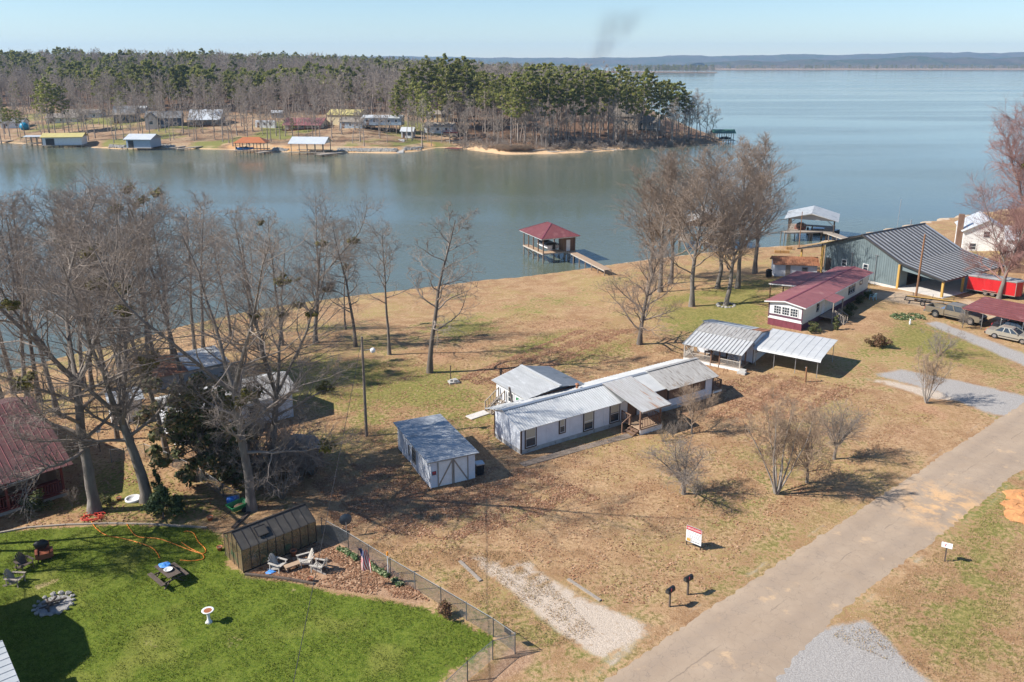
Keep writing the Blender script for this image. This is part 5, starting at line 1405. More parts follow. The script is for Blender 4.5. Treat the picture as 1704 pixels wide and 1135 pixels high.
def boat(label, loc, rz, L=6.2, W=2.3, hull='white_paint', top='black', group=None, name='motor_boat'):
    b = thing(name, label, 'boat', loc, rz, group)
    secs = [(-L / 2, .95, .0), (-L / 6, 1.0, 0.0), (L / 6, .95, .02), (L * .38, .6, .12), (L / 2, .06, .3)]
    vs = []
    for x, w, k in secs:
        w *= W / 2
        vs += [(x, -w * .55, .05 + k), (x, -w, .5), (x, -w * 1.02, .95 + k * .5), (x, w * 1.02, .95 + k * .5), (x, w, .5), (x, w * .55, .05 + k)]
    fs = []
    for i in range(len(secs) - 1):
        for j in range(6): fs.append((i * 6 + j, i * 6 + (j + 1) % 6, (i + 1) * 6 + (j + 1) % 6, (i + 1) * 6 + j))
    fs += [tuple(range(6)), tuple(range(24, 30))]
    MB().add(vs, fs).build('hull', hull, b)
    MB().box((-L * .08, 0, 1.08), (L * .66, W * .86, .3), 0, .82).build('cover', top, b)
    MB().box((L * .06, 0, 1.32), (.5, W * .6, .45), 0, .7).build('windshield', 'glass', b)
    MB().box((-L / 2 - .25, 0, .8), (.42, .42, .95), 0, .8).build('outboard_motor', 'black', b)
    return b
bm_ = Matrix.Translation((bo.x, bo.y, 0)) @ Matrix.Rotation(R(BA), 4, 'Z')
boat('white boat with dark cover on the lift under the burgundy hip roof', bm_ @ Vector((2.95, 4.9, DZ - .1)), R(BA + 90), 6.0, 2.4)
pr = thing('pier', 'plank pier joining the burgundy-roofed boathouse to the lawn', 'pier', (bo.x, bo.y, 0), R(BA))
ep = bm_.inverted() @ Vector((15.4, 131.2, 0)); pier(pr, (BW - 1.0, -.15), (ep.x, ep.y), 1.35, DZ)

def gable_boathouse(label, name, px, py, ang, W, D, dz, ez, rz_, roofm, postm='dark_wood', walls=None, hip=False, over=.5, gable=None, boatc=None, front_open=True, wz=WATER_Z, rank=7):
    """boathouse on piles: local x across the gable front (W), y back (D)"""
    p = P(px, py, wz)
    b = thing(name, label, 'boathouse', (p.x, p.y, 0), R(ang))
    for k in range(4):
        y = .1 + k * (D - .2) / 3
        for x in (.1, W / 2, W - .1):
            MB().cyl((x, y, wz - 1.5), (x, y, dz), .12, n=6).build('pile', 'pile_wood', b)
            if x != W / 2: bxp('roof_post', postm, b, x - .09, x + .09, y - .09, y + .09, dz, ez)
    for x0, x1 in ((-.1, W * .22), (W * .78, W + .1)): bxp('deck', 'grey_wood', b, x0, x1, -.1, D + .1, dz - .12, dz)
    bxp('deck', 'grey_wood', b, W * .22 + .01, W * .78 - .01, D - 1.4, D + .1, dz - .12, dz)
    if walls:
        bxp('wall', walls, b, 0, .1, 0.2, D, dz + .02, ez); bxp('wall', walls, b, W - .1, W, 0.2, D, dz + .02, ez); bxp('wall', walls, b, .1, W - .1, D - .1, D, dz + .02, ez)
        bxp('front_wall', walls, b, 0, W * .28, .05, .15, dz + .02, ez); bxp('front_wall', walls, b, W * .72, W, .05, .15, dz + .02, ez)
        bxp('boat_door', 'grey_siding' if not front_open else 'dark_trim', b, W * .28 + .02, W * .72 - .02, .22, .28, dz + .02, ez)
    r_ = MB().extrude([(-over, -over, ez), (W / 2, -over, rz_ - .02), (W + over, -over, ez), (W / 2, -over, rz_ - .14)], (0, D + 2 * over, 0)).build('roof', 'white_paint', b)
    roof_face(r_, [(-over, -over - .05, ez + .02), (-over, D + over, ez + .02), (W / 2, D + over, rz_), (W / 2, -over - .05, rz_)], (0, 1, 0), rank, roofm, .03, .06, 1)
    roof_face(r_, [(W + over, -over - .05, ez + .02), (W + over, D + over, ez + .02), (W / 2, D + over, rz_), (W / 2, -over - .05, rz_)], (0, 1, 0), rank, roofm, .03, .06, 1)
    if gable:
        for y in (0.0, D - .08): MB().extrude([(-.2, y, ez), (W + .2, y, ez), (W / 2, y, rz_ - .1)], (0, .07, 0)).build('gable', gable, b)
    return b
wb = gable_boathouse('open boathouse with white gable roof and braced posts in the lake', 'boathouse', 1309, 398, -22, 8.6, 8.5, -2.3, .15, 1.55, 'slate_grey_roof', gable='grey_siding', over=.7)
for x in (.1, 8.5): MB().bar((x, .05, -.9), (x + (1.2 if x < 1 else -1.2), .05, .1), .1).build('brace', 'dark_wood', wb)
bp_ = P(1309, 398, WATER_Z); wm = Matrix.Translation((bp_.x, bp_.y, 0)) @ Matrix.Rotation(R(-22), 4, 'Z')
boat('red-brown boat hanging under the white gable-roofed boathouse', wm @ Vector((2.2, 5, -2.9)), R(68), 5.6, 2.2, 'brick_red', 'brown_wood')
boat('dark pontoon boat moored behind the white gable-roofed boathouse', wm @ Vector((6.6, 9.8, WATER_Z - .3)), R(-15), 6.0, 2.5, 'car_dark', 'galv')
pr = thing('pier', 'long grey pier leading to the white gable-roofed boathouse', 'pier', (0, 0, 0))
a1, a2, a3 = P(1303, 386, -2.2), P(1372, 384, -2.2), P(1412, 398, -2.2)
pier(pr, (a1.x, a1.y), (a2.x, a2.y), 1.8, -2.2, 'grey_wood', 2.4); pier(pr, (a2.x, a2.y), (a3.x, a3.y), 1.6, -2.21, 'grey_wood', 2.4)
db = gable_boathouse('brown weathered boathouse half hidden behind the lakeside stand of trees', 'boathouse', 1128, 415, -14, 9.5, 7, -2.3, .55, 2.6, 'weathered_roof', 'dark_wood', gable='brown_wood', over=.4)
pr = thing('pier', 'narrow tan gangway between the brown boathouse and the lawn', 'pier', (0, 0, 0))
a1, a2 = P(1172, 396, -2.0), P(1216, 418, -2.6); pier(pr, (a1.x, a1.y), (a2.x, a2.y), 1.5, -2.2, 'deck_wood', 2.6)

# ------------------------------------------------------------------ white houses by the lake behind the trailer
wp = G(1600, 418)
wh = thing('white_house', 'white gabled lake house behind the grey metal building', 'house', (wp.x, wp.y, wp.z), R(-20))
MB().extrude([(0, 0, -.5), (7, 0, -.5), (7, 0, 3.6), (3.5, 0, 5.6), (0, 0, 3.6)], (0, 9, 0)).build('wall', 'white_paint', wh)
wr = MB().extrude([(-.4, -.4, 3.45), (3.5, -.4, 5.72), (7.4, -.4, 3.45), (3.5, -.4, 5.6)], (0, 9.8, 0)).build('roof', 'pale_roof', wh)
bxp('chimney', 'brown_wood', wh, -.9, -.05, 1, 2, -.5, 6.2)
window(wh, (3.5, 0, 2.6), 0, 1.0, 1.1, 'white_paint'); window(wh, (1.6, 0, .4), 0, 1.0, 1.1, 'white_paint')
wp = G(1672, 428)
wh2 = thing('white_house', 'long low white house with grey roof beyond the budding tree', 'house', (wp.x, wp.y, wp.z), R(-24))
bxp('wall', 'white_paint', wh2, 0, 16, 0, 7, -.5, 3.0)
MB().extrude([(-.4, -.5, 2.95), (-.4, 3.5, 4.7), (-.4, 7.5, 2.95), (-.4, 3.5, 4.55)], (16.8, 0, 0)).build('roof', 'pale_roof', wh2)
for x in (2, 5.5, 9, 12.5): window(wh2, (x, 0, 1.0), 0, 1.1, 1.2, 'dark_trim')
fnp = G(1648, 452)
fw = thing('board_fence', 'brown board fence between the trailer and the white houses', 'fence', (fnp.x, fnp.y, fnp.z), R(-30))
for k in range(34): bxp('fence_board', 'brown_wood', fw, k * .3, k * .3 + .28, 0, .03, -.2, 1.5 + .03 * (k % 3))
bxp('fence_rail', 'brown_wood', fw, 0, 10.2, .03, .08, .3, .4); bxp('fence_rail', 'brown_wood', fw, 0, 10.2, .03, .08, 1.1, 1.2)

# ------------------------------------------------------------------ brown-roofed porch house
lh = thing('porch_house', 'house with dark red standing-seam roof and shaded red porch', 'house', (-31.08, 54.32, 0), R(43.4))
LX = -17.0
for k in range(14): bxp('wall_panel', 'brown_wood', lh, LX + .3 + k * 16.2 / 14, LX + .3 + (k + 1) * 16.2 / 14 - .01, 2.9, 3.0, 0, 2.75)
MB().extrude([(-.6, 3.0, 0), (-.6, 14, 0), (-.6, 14, 2.7), (-.6, 8.5, 4.75), (-.6, 3.0, 2.75)], (.1, 0, 0)).build('end_wall', 'brown_wood', lh)
bxp('porch_deck', 'red_wood', lh, LX + .3, -.5, .5, 2.88, .28, .4); bxp('foundation', 'stone', lh, LX + .3, -.5, .6, .8, -.3, .27)
for x in (-.7, -4.2, -7.8, -11.4, -15): bxp('porch_post', 'red_wood', lh, x - .08, x + .08, .55, .71, .4, 2.5)
for x0, x1 in ((-4.1, -.8), (-7.7, -4.3), (-11.3, -7.9), (-14.9, -11.5)): railing(lh, (x0, .63, .4), (x1, .63, .4), .85, 18, 'red_wood', posts=False)
window(lh, (-3.0, 2.9, 1.1), 0, 1.0, 1.2, 'white_paint'); window(lh, (-8.2, 2.9, 1.1), 0, 1.0, 1.2, 'white_paint'); bxp('door', 'dark_trim', lh, -6.2, -5.3, 2.84, 2.895, .4, 2.45)
lr = MB().extrude([(LX, .1, 2.45), (LX, 8.5, 5.0), (LX, 16.6, 2.45), (LX, 8.5, 4.85)], (-LX - .1, 0, 0)).build('roof', 'brown_trim', lh)
roof_face(lr, [(LX, 0, 2.46), (0, 0, 2.46), (0, 8.5, 5.05), (LX, 8.5, 5.05)], (1, 0, 0), 38, 'brown_burgundy', .05, .035, 1, rib_mat='maroon_membrane')
roof_face(lr, [(LX, 16.9, 2.46), (0, 16.9, 2.46), (0, 8.5, 5.05), (LX, 8.5, 5.05)], (1, 0, 0), 38, 'brown_burgundy', .05, .035, 1)
lm = Matrix.Translation((-31.08, 54.32, 0)) @ Matrix.Rotation(R(43.4), 4, 'Z')
def rocker(loc, rz, label, group=None):
    c = thing('rocking_chair', label, 'chair', loc, rz, group)
    MB().box((0, 0, .42), (.55, .5, .05)).build('seat', 'white_paint', c)
    m_ = MB()
    for k in range(6): m_.bar((-.22 + k * .088, .25, .44), (-.22 + k * .088, .42, 1.1), .04, .025)
    m_.bar((-.27, .42, 1.12), (.27, .42, 1.12), .08, .04).build('backrest', 'white_paint', c)
    for s in (-1, 1):
        MB().tube([(s * .27, -.45, .1), (s * .27, -.1, .03), (s * .27, .3, .05), (s * .27, .6, .16)], .025, 5).build('rocker', 'white_paint', c)
        MB().bar((s * .27, -.22, .05), (s * .27, -.22, .65), .045).bar((s * .27, .26, .05), (s * .27, .3, .7), .045).build('leg', 'white_paint', c)
        MB().bar((s * .28, -.28, .66), (s * .28, .34, .68), .07, .03).build('armrest', 'white_paint', c)
for k, x in enumerate((-5.2, -6.5)): rocker(lm @ Vector((x, 1.5, .402)), R(43.4), 'white rocking chair on the shaded red porch', 'white rocking chairs on the porch')

# ------------------------------------------------------------------ buildings hidden in the grove
wc = G(330, 790)
cab = thing('cabin', 'white cabin with pale sheet roof behind the big dark evergreen', 'cabin', (P(292, 742).x, P(292, 742).y, 0), R(36))
bxp('wall', 'white_siding', cab, 0, .08, 0, 5.0, -.3, 2.4); bxp('wall', 'white_siding', cab, 9.9, 10, 0, 5, -.3, 2.4)
for k in range(9): bxp('wall_panel', 'white_siding', cab, .09 + k * 9.8 / 9, .09 + (k + 1) * 9.8 / 9 - .01, -.0, .08, -.3, 2.4)
MB().extrude([(0, .1, 2.4), (0, 4.9, 2.4), (0, 2.5, 3.2)], (.08, 0, 0)).build('gable', 'white_siding', cab)
window(cab, (2.2, 0, .9), 0, .9, 1.0, 'white_paint'); window(cab, (6.5, 0, .9), 0, .9, 1.0, 'white_paint')
cr_ = MB().extrude([(-.3, -.4, 2.33), (-.3, 2.5, 3.26), (-.3, 5.4, 2.33), (-.3, 2.5, 3.15)], (10.7, 0, 0)).build('roof', 'grey_wood', cab)
roof_face(cr_, [(-.35, -.45, 2.33), (10.5, -.45, 2.33), (10.5, 2.5, 3.29), (-.35, 2.5, 3.29)], (1, 0, 0), 10, 'weathered_roof', .03, .05, 3)
roof_face(cr_, [(-.35, 5.45, 2.33), (10.5, 5.45, 2.33), (10.5, 2.5, 3.29), (-.35, 2.5, 3.29)], (1, 0, 0), 10, 'silver_bright', .03, .05, 3)
hp = G(262, 650); hp.z -= .6
hut = thing('lake_hut', 'hut with roof half rusty red and half pale blue-grey tin', 'hut', hp, R(38))
bxp('wall', 'grey_siding', hut, 0, 6.6, 0, 3.6, -.8, 1.9)
hr = MB().bx(-.3, 6.9, -.3, 3.9, 1.9, 1.96).build('roof', 'grey_wood', hut)
roof_face(hr, [(-.35, -.35, 1.98), (2.9, -.35, 1.98), (2.9, 4.0, 2.5), (-.35, 4.0, 2.5)], (1, 0, 0), 4, 'rust_roof', .03, .05, 2); roof_face(hr, [(2.92, -.35, 2.0), (7.0, -.35, 2.0), (7.0, 4.0, 2.52), (2.92, 4.0, 2.52)], (1, 0, 0), 5, 'silver_bright', .03, .05, 2)
hp = G(188, 708)
ws = thing('garden_shed', 'small white shed with pale flat roof among the grove trunks', 'shed', hp, R(30))
for k in range(4): bxp('wall_panel', 'white_paint', ws, k * .62, k * .62 + .61, 0, .06, -.3, 1.9)
for k in range(4): bxp('wall_panel', 'white_paint', ws, -.06, 0, .06 + k * .6, .06 + k * .6 + .59, -.3, 1.9)
bxp('wall', 'white_paint', ws, 2.42, 2.48, .06, 2.46, -.3, 1.9); MB().extrude([(-.2, -.2, 1.92), (2.7, -.2, 1.92), (2.7, 2.7, 2.1), (-.2, 2.7, 2.1)], (0, 0, .07)).build('roof', 'pale_roof', ws)
hp = G(482, 790)
gs = thing('garden_shed', 'low brown shed with dark roof half hidden in brush beside the utility pole', 'shed', hp, R(30))
bxp('wall', 'brown_wood', gs, 0, 2.6, 0, 2.4, -.2, 1.5); rf = MB().extrude([(-.25, -.25, 1.5), (1.3, -.25, 2.0), (2.85, -.25, 1.5), (1.3, -.25, 1.9)], (0, 2.9, 0)).build('roof', 'grey_shingle', gs)

# ------------------------------------------------------------------ house whose eave shows at the lawn's edge (casts the big shadow)
eh = thing('neighbor_house', 'house with blue-grey roof edge whose shadow falls on the green lawn', 'house', (-29.5, 34.0, 0), 0)
up_ = [Vector(q) - Vector((-29.5, 34.0)) for q in ((-35.2, 40.6), (-33.7, 41.8), (-29.5, 38.8), (-28.0, 36.6), (-31, 28), (-40, 31))]
lo_ = [Vector(q) - Vector((-29.5, 34.0)) for q in ((-25.1, 35.5), (-22.6, 32.6), (-19.6, 29.2), (-24, 25.5), (-30.2, 32.4))]
MB().extrude([(q.x * .9 - .5, q.y * .9, -.2) for q in up_], (0, 0, 5.0)).build('wall', 'white_siding', eh)
cx_ = sum((q for q in up_), Vector((0, 0))) / 6
for q0, q1 in zip(up_, up_[1:] + up_[:1]):
    MB().extrude([(q0.x, q0.y, 4.95), (q1.x, q1.y, 4.95), (cx_.x, cx_.y, 6.3)], (0, 0, .06)).build('roof_face', 'slate_grey_roof', eh)
pr_ = MB().extrude([(q.x, q.y, 2.4) for q in lo_], (0, 0, .06)).build('porch_roof', 'grey_wood', eh)
roof_face(pr_, [(q.x, q.y, 2.47) for q in lo_], (lo_[2] - lo_[0]).to_3d(), 9, 'slate_grey_roof', .03, .05, 2)
for q in lo_[:4]: MB().bar((q.x * .93, q.y * .93, -.2), (q.x * .93, q.y * .93, 2.4), .12).build('porch_post', 'white_paint', eh)
# ------------------------------------------------------------------ vehicles
def wheel(parent, x, y, r, w=.24, rim='chrome'):
    o = MB().cyl((x, y - w / 2, r), (x, y + w / 2, r), r, n=20).build('wheel', 'tyre', parent)
    MB().cyl((x, y - w / 2 - .012, r), (x, y + w / 2 + .012, r), r * .62, n=14).build('rim', rim, o)
    h = MB()
    for k in range(5):
        t = k * 1.2566
        h.box((x + math.cos(t) * r * .38, y - w / 2 - .014, r + math.sin(t) * r * .38), (r * .16, .012, r * .16)); h.box((x + math.cos(t) * r * .38, y + w / 2 + .014, r + math.sin(t) * r * .38), (r * .16, .012, r * .16))
    h.build('rim_hole', 'black', o)
    return o
def arch(cx, r, z, n=8):
    return [(cx + r * math.cos(math.pi - math.pi * i / n), z + r * math.sin(math.pi - math.pi * i / n)) for i in range(n + 1)]
def side_solid(prof, W, tuck=.07, shrink=.03):
    """side profile (x,z) swept across the width with tucked-in flanks"""
    cz = sum(p[1] for p in prof) / len(prof); cx = sum(p[0] for p in prof) / len(prof)
    secs = []
    for y, k in ((-W / 2, 1), (-W / 2 + tuck, 0), (W / 2 - tuck, 0), (W / 2, 1)):
        secs.append([(cx + (x - cx) * (1 - shrink * k * .3), y, cz + (z - cz) * (1 - shrink * k)) for x, z in prof])
    n = len(prof); mb = MB(); vs = [p for s in secs for p in s]; fs = []
    for i in range(3):
        for j in range(n): fs.append((i * n + j, i * n + (j + 1) % n, (i + 1) * n + (j + 1) % n, (i + 1) * n + j))
    fs.append(tuple(range(n))); fs.append(tuple(range(3 * n, 4 * n)))
    return mb.add(vs, fs)
def greenhouse_cab(parent, xb, xf, xtb, xtf, z0, z1, W, body, pillars=(0.5,), inset=.14):
    """cabin: roof, pillars and separate glass"""
    w0, w1 = W / 2 - .04, W / 2 - inset
    pts = lambda x, y, z: (x, y, z)
    lo = [(xb, z0), (xf, z0)]; hi = [(xtb, z1), (xtf, z1)]
    MB().add([(xtb - .03, -w1, z1), (xtf + .03, -w1, z1), (xtf + .03, w1, z1), (xtb - .03, w1, z1), (xtb + .12, -w1 + .12, z1 + .07), (xtf - .12, -w1 + .12, z1 + .07), (xtf - .12, w1 - .12, z1 + .07), (xtb + .12, w1 - .12, z1 + .07)],
             [(3, 2, 1, 0), (4, 5, 6, 7), (0, 1, 5, 4), (1, 2, 6, 5), (2, 3, 7, 6), (3, 0, 4, 7)]).build('roof', body, parent)
    m = MB()
    for s in (-1, 1):
        m.bar((xb, s * w0, z0), (xtb, s * w1, z1), .07, .10); m.bar((xf, s * w0, z0), (xtf, s * w1, z1), .06, .08)
        for p in pillars: m.bar((xb + (xf - xb) * p, s * w0, z0), (xtb + (xtf - xtb) * p, s * w1, z1), .06, .09, (1, 0, 0))
    m.build('pillars', body, parent)
    e = .02
    MB().extrude([(xf - e, -w0 + e, z0), (xf - e, w0 - e, z0), (xtf - e, w1 - e, z1), (xtf - e, -w1 + e, z1)], (-.02, 0, 0)).build('windshield', 'glass', parent)
    MB().extrude([(xb + e, -w0 + e, z0), (xb + e, w0 - e, z0), (xtb + e, w1 - e, z1), (xtb + e, -w1 + e, z1)], (.02, 0, 0)).build('rear_window', 'glass', parent)
    ps = [0] + list(pillars) + [1]
    for s in (-1, 1):
        for a, b in zip(ps[:-1], ps[1:]):
            def L(p, z, w): 
                x0 = xb + (xf - xb) * p; x1 = xtb + (xtf - xtb) * p; t = (z - z0) / (z1 - z0)
                return (x0 + (x1 - x0) * t, s * (w0 + (w1 - w0) * t) - s * e, z)
            MB().extrude([L(a, z0, 0), L(b, z0, 0), L(b, z1, 0), L(a, z1, 0)], (0, -s * .015, 0)).build('side_window', 'glass', parent)
def pickup(label, loc, rz):
    t = thing('pickup_truck', label, 'truck', loc, rz)
    W = 2.0
    cabp = [(-1.05, .48), (1.45, .48)] + arch(2.04, .5, .46)[0:] + [(2.75, .45), (3.05, .52), (3.08, .95), (2.95, 1.10), (1.75, 1.22), (-1.05, 1.22)]
    side_solid(cabp, W).build('body', 'truck_tan', t)
    bed = [(-3.3, .55), (-2.58, .5)] + arch(-2.04, .5, .5) + [(-1.52, .48), (-1.08, .48), (-1.08, 1.25), (-3.3, 1.25)]
    for s in (-1, 1):
        MB().extrude([(x, s * (W / 2), z) for x, z in bed], (0, -s * .12, 0)).build('bed_side', 'truck_tan', t)
    bxp('tailgate', 'truck_tan', t, -3.34, -3.24, -W / 2 + .13, W / 2 - .13, .6, 1.24); bxp('bed_floor', 'black', t, -3.23, -1.09, -W / 2 + .13, W / 2 - .13, .72, .78)
    bxp('toolbox', 'chrome', t, -1.65, -1.15, -.8, .8, .8, 1.2)
    MB().extrude([(1.75, -.86, 1.222), (1.75, .86, 1.222), (2.93, .80, 1.105), (2.93, -.80, 1.105)], (0, 0, .02)).build('hood', 'truck_dark', t)
    greenhouse_cab(t, -1.0, 1.72, -.88, .85, 1.22, 1.86, W, 'truck_tan', (.42,))
    bxp('grille', 'black', t, 3.06, 3.12, -.55, .55, .62, .95); bxp('front_bumper', 'truck_dark', t, 2.98, 3.22, -.98, .98, .42, .62); bxp('rear_bumper', 'chrome', t, -3.48, -3.32, -.95, .95, .48, .66)
    MB().cyl((3.25, -.45, .45), (3.25, -.45, 1.05), .04).cyl((3.25, .45, .45), (3.25, .45, 1.05), .04).bar((3.25, -.7, 1.0), (3.25, .7, 1.0), .05).build('bull_bar', 'black', t)
    for s in (-1, 1):
        bxp('headlight', 'white_paint', t, 3.04, 3.11, s * .76 - .16, s * .76 + .16, .72, .94); bxp('tail_light', 'sign_red', t, -3.37, -3.345, s * .93 - .06, s * .93 + .06, .8, 1.15)
        MB().box((1.45, s * 1.12, 1.35), (.1, .22, .28)).build('mirror', 'black', t)
        MB().bx(-.3, -.12, s * 1.005 - .012, s * 1.005 + .012, 1.04, 1.09).build('door_handle', 'chrome', t); MB().bx(.9, 1.08, s * 1.005 - .012, s * 1.005 + .012, 1.04, 1.09).build('door_handle', 'chrome', t)
        MB().bx(-1.05, 1.4, s * 1.002 - .01, s * 1.002 + .01, .62, .70).build('trim_strip', 'truck_dark', t)
        wheel(t, -2.04, s * .86, .41, .27); wheel(t, 2.04, s * .86, .41, .27)
    bxp('chassis', 'black', t, -3.2, 2.9, -.5, .5, .38, .52)
    return t
def sedan(label, loc, rz, mat):
    t = thing('sedan_car', label, 'car', loc, rz)
    W = 1.74
    prof = [(-2.35, .35), (-1.85, .28)] + arch(-1.41, .36, .28) + [(-.9, .24), (.95, .24)] + arch(1.41, .36, .28) + [(1.9, .28), (2.35, .36), (2.4, .66), (2.25, .80), (.95, .93), (-1.35, .95), (-2.3, .90), (-2.42, .7)]
    side_solid(prof, W, .09, .06).build('body', mat, t)
    greenhouse_cab(t, -1.55, 1.0, -.95, .25, .93, 1.38, W, mat, (.36, .68), .2)
    bxp('front_bumper', 'black', t, 2.36, 2.48, -.82, .82, .38, .56); bxp('rear_bumper', 'black', t, -2.5, -2.38, -.82, .82, .4, .58); bxp('grille', 'chrome', t, 2.37, 2.42, -.3, .3, .6, .78)
    for s in (-1, 1):
        bxp('headlight', 'white_paint', t, 2.32, 2.40, s * .58 - .18, s * .58 + .18, .6, .76); bxp('tail_light', 'sign_red', t, -2.42, -2.36, s * .62 - .2, s * .62 + .2, .62, .84)
        MB().bx(-1.0, 1.0, s * .872 - .012, s * .872 + .012, .42, .50).build('trim_strip', 'truck_dark', t); MB().box((.85, s * .94, 1.0), (.08, .18, .14)).build('mirror', mat, t)
        MB().bx(-.42, -.26, s * .868 - .012, s * .868 + .012, .78, .82).build('door_handle', 'chrome', t)
        wheel(t, -1.41, s * .76, .31, .2); wheel(t, 1.41, s * .76, .31, .2)
    return t
rw, fw_ = P(1556, 528), P(1614, 541)
dv = (fw_ - rw).normalized(); tr_a = math.atan2(dv.y, dv.x)
pickup('tan crew-cab pickup truck parked at the end of the burgundy carport', (rw + fw_) / 2 + Vector((-dv.y, dv.x, 0)) * .86 + Vector((0, 0, .02)), tr_a)
rw, fw_ = P(1654, 563), P(1701, 573)
dv = (fw_ - rw).normalized(); sa_ = math.atan2(dv.y, dv.x)
sc = (rw + fw_) / 2 + Vector((-dv.y, dv.x, 0)) * .76 + Vector((0, 0, .02))
sedan('gold sedan parked under the burgundy carport', sc, sa_, 'sedan_gold')
sedan('dark sedan parked behind the gold one under the carport', sc + Vector((-dv.y, dv.x, 0)) * 2.9 - dv * .3, sa_, 'car_dark')

ct = thing('cargo_trailer', 'red enclosed cargo trailer with pale roof by the timber-post porch', 'trailer', (61.09, 109.23, 0), math.atan2(-3.27, 3.72))
for k in range(6): bxp('side_panel', 'trailer_red', ct, .05 + k * .95, .05 + (k + 1) * .95 - .008, 0, .05, .5, 2.35)
for k in range(6): bxp('side_panel', 'trailer_red', ct, .05 + k * .95, .05 + (k + 1) * .95 - .008, 2.35, 2.4, .5, 2.35)
MB().extrude([(5.76, 0, .5), (6.3, .8, .5), (6.3, 1.6, .5), (5.76, 2.4, .5)], (0, 0, 1.85)).build('nose', 'trailer_red', ct)
bxp('rear_door', 'trailer_red', ct, 0, .048, 0.05, 2.35, .5, 2.3); MB().extrude([(0, 0, 2.36), (5.76, 0, 2.36), (6.3, .8, 2.36), (6.3, 1.6, 2.36), (5.76, 2.4, 2.36), (0, 2.4, 2.36)], (0, 0, .08)).build('roof', 'trailer_roof', ct)
MB().bx(0, 5.76, -.015, 0, 2.28, 2.4).bx(0, 5.76, -.015, 0, .46, .56).bx(5.72, 5.80, -.02, .02, .5, 2.35).build('edge_trim', 'chrome', ct); bxp('floor_frame', 'black', ct, 0, 5.8, .1, 2.3, .38, .5)
for x in (2.3, 3.15):
    for y in (.1, 2.3): wheel(ct, x, y, .33, .2)
    MB().box((x, -.06, .75), (.85, .14, .06)).build('fender', 'chrome', ct)
MB().bar((6.2, .9, .44), (7.6, 1.2, .44), .1).bar((6.2, 1.5, .44), (7.6, 1.2, .44), .1).cyl((7.3, 1.2, 0), (7.3, 1.2, .6), .04).build('tongue', 'black', ct)

fl = P(1512, 506)
ft = thing('boat_trailer', 'empty flat boat trailer with wooden bunks behind the pickup truck', 'trailer', (fl.x, fl.y, 0), math.atan2(-2.9, 5.2))
m_ = MB()
for y in (0, 1.9): m_.bar((-.6, y, .5), (5.6, y, .5), .08, .12)
for x in (-.5, .9, 2.4, 3.9, 5.4): m_.bar((x, 0, .5), (x, 1.9, .5), .08, .1)
m_.bar((5.6, 0, .5), (7.4, .95, .45), .08).bar((5.6, 1.9, .5), (7.4, .95, .45), .08).build('frame', 'black', ft)
for y in (.35, 1.55): MB().bar((-.4, y, .70), (5.3, y, .70), .2, .07).build('bunk', 'yellow_wood' if y > 1 else 'grey_wood', ft)
for x in (0.3, 2.6, 5.0): MB().bar((x, 1.95, .5), (x, 1.95, 1.15), .06).build('guide_post', 'black', ft)
for y in (-.1, 2.0): wheel(ft, 1.6, y, .32, .2)
MB().bar((.6, -.12, .78), (2.6, -.12, .78), .24, .04).build('fender', 'black', ft)

# ------------------------------------------------------------------ poles and wires
def pole(label, base, h, mat, lean=(0, 0), arm=None, r=.13):
    o = thing('utility_pole', label, 'pole', base)
    top = Vector((lean[0], lean[1], h))
    MB().tube([(0, 0, -.3), top * .5, top], [r, r * .85, r * .68], 10).build('pole_shaft', mat, o)
    if arm:
        MB().bar(top + Vector((-.1, 0, -1.2)), top + Vector((.75, -.1, -1.05)), .05).build('lamp_arm', 'galv', o)
        MB().lathe([(.12, 0), (.22, -.12), (.2, -.3), (.1, -.38)], 10, top + Vector((.85, -.1, -.95))).build('yard_lamp', 'white_paint', o)
    MB().cyl(top + Vector((0, 0, -.1)), top + Vector((.0, .25, -.1)), .05).build('insulator', 'galv', o)
    return o
pb = G(610, 726)
pole('slim grey utility pole with a yard lamp between the grove and the garage shed', pb, 8.6, 'grey_pole', (-.05, .3), True, .13)
pole('tall orange-brown utility pole in front of the timber-post porch', P(1523, 501), 8.8, 'pole_wood', (.25, .2), None, .15)
pole('slender brown pole by the lake beside the metal building', G(1329, 415), 7.0, 'pole_wood', (.1, .1), None, .09)
pole('short brown post left standing in the leaves by the white carport', P(1340, 636), 1.55, 'pole_wood', (0, 0), None, .10)
def wire(label, a, b, sag, r=.012):
    pts = []
    for k in range(25):
        t = k / 24; p = a.lerp(b, t); p.z -= sag * 4 * t * (1 - t); pts.append(p)
    return tag(MB().tube(pts, r, 5).build('overhead_wire', 'dark_trim'), label, 'wire')
wend = P(478, 1185, 6.5); wire('single overhead wire crossing the green lawn from the utility pole', Vector((pb.x - .05, pb.y + .3, 8.5)), Vector((wend.x, wend.y, 6.5)), .25, .016)
wire('overhead wire from the orange-brown pole to the metal building', Vector((P(1523, 501).x + .25, P(1523, 501).y + .2, 8.6)), Vector((53.05, 111.7, 0)) + Vector((.83 * 3, .56 * 3 + 1, 5.2)), .3, .01)

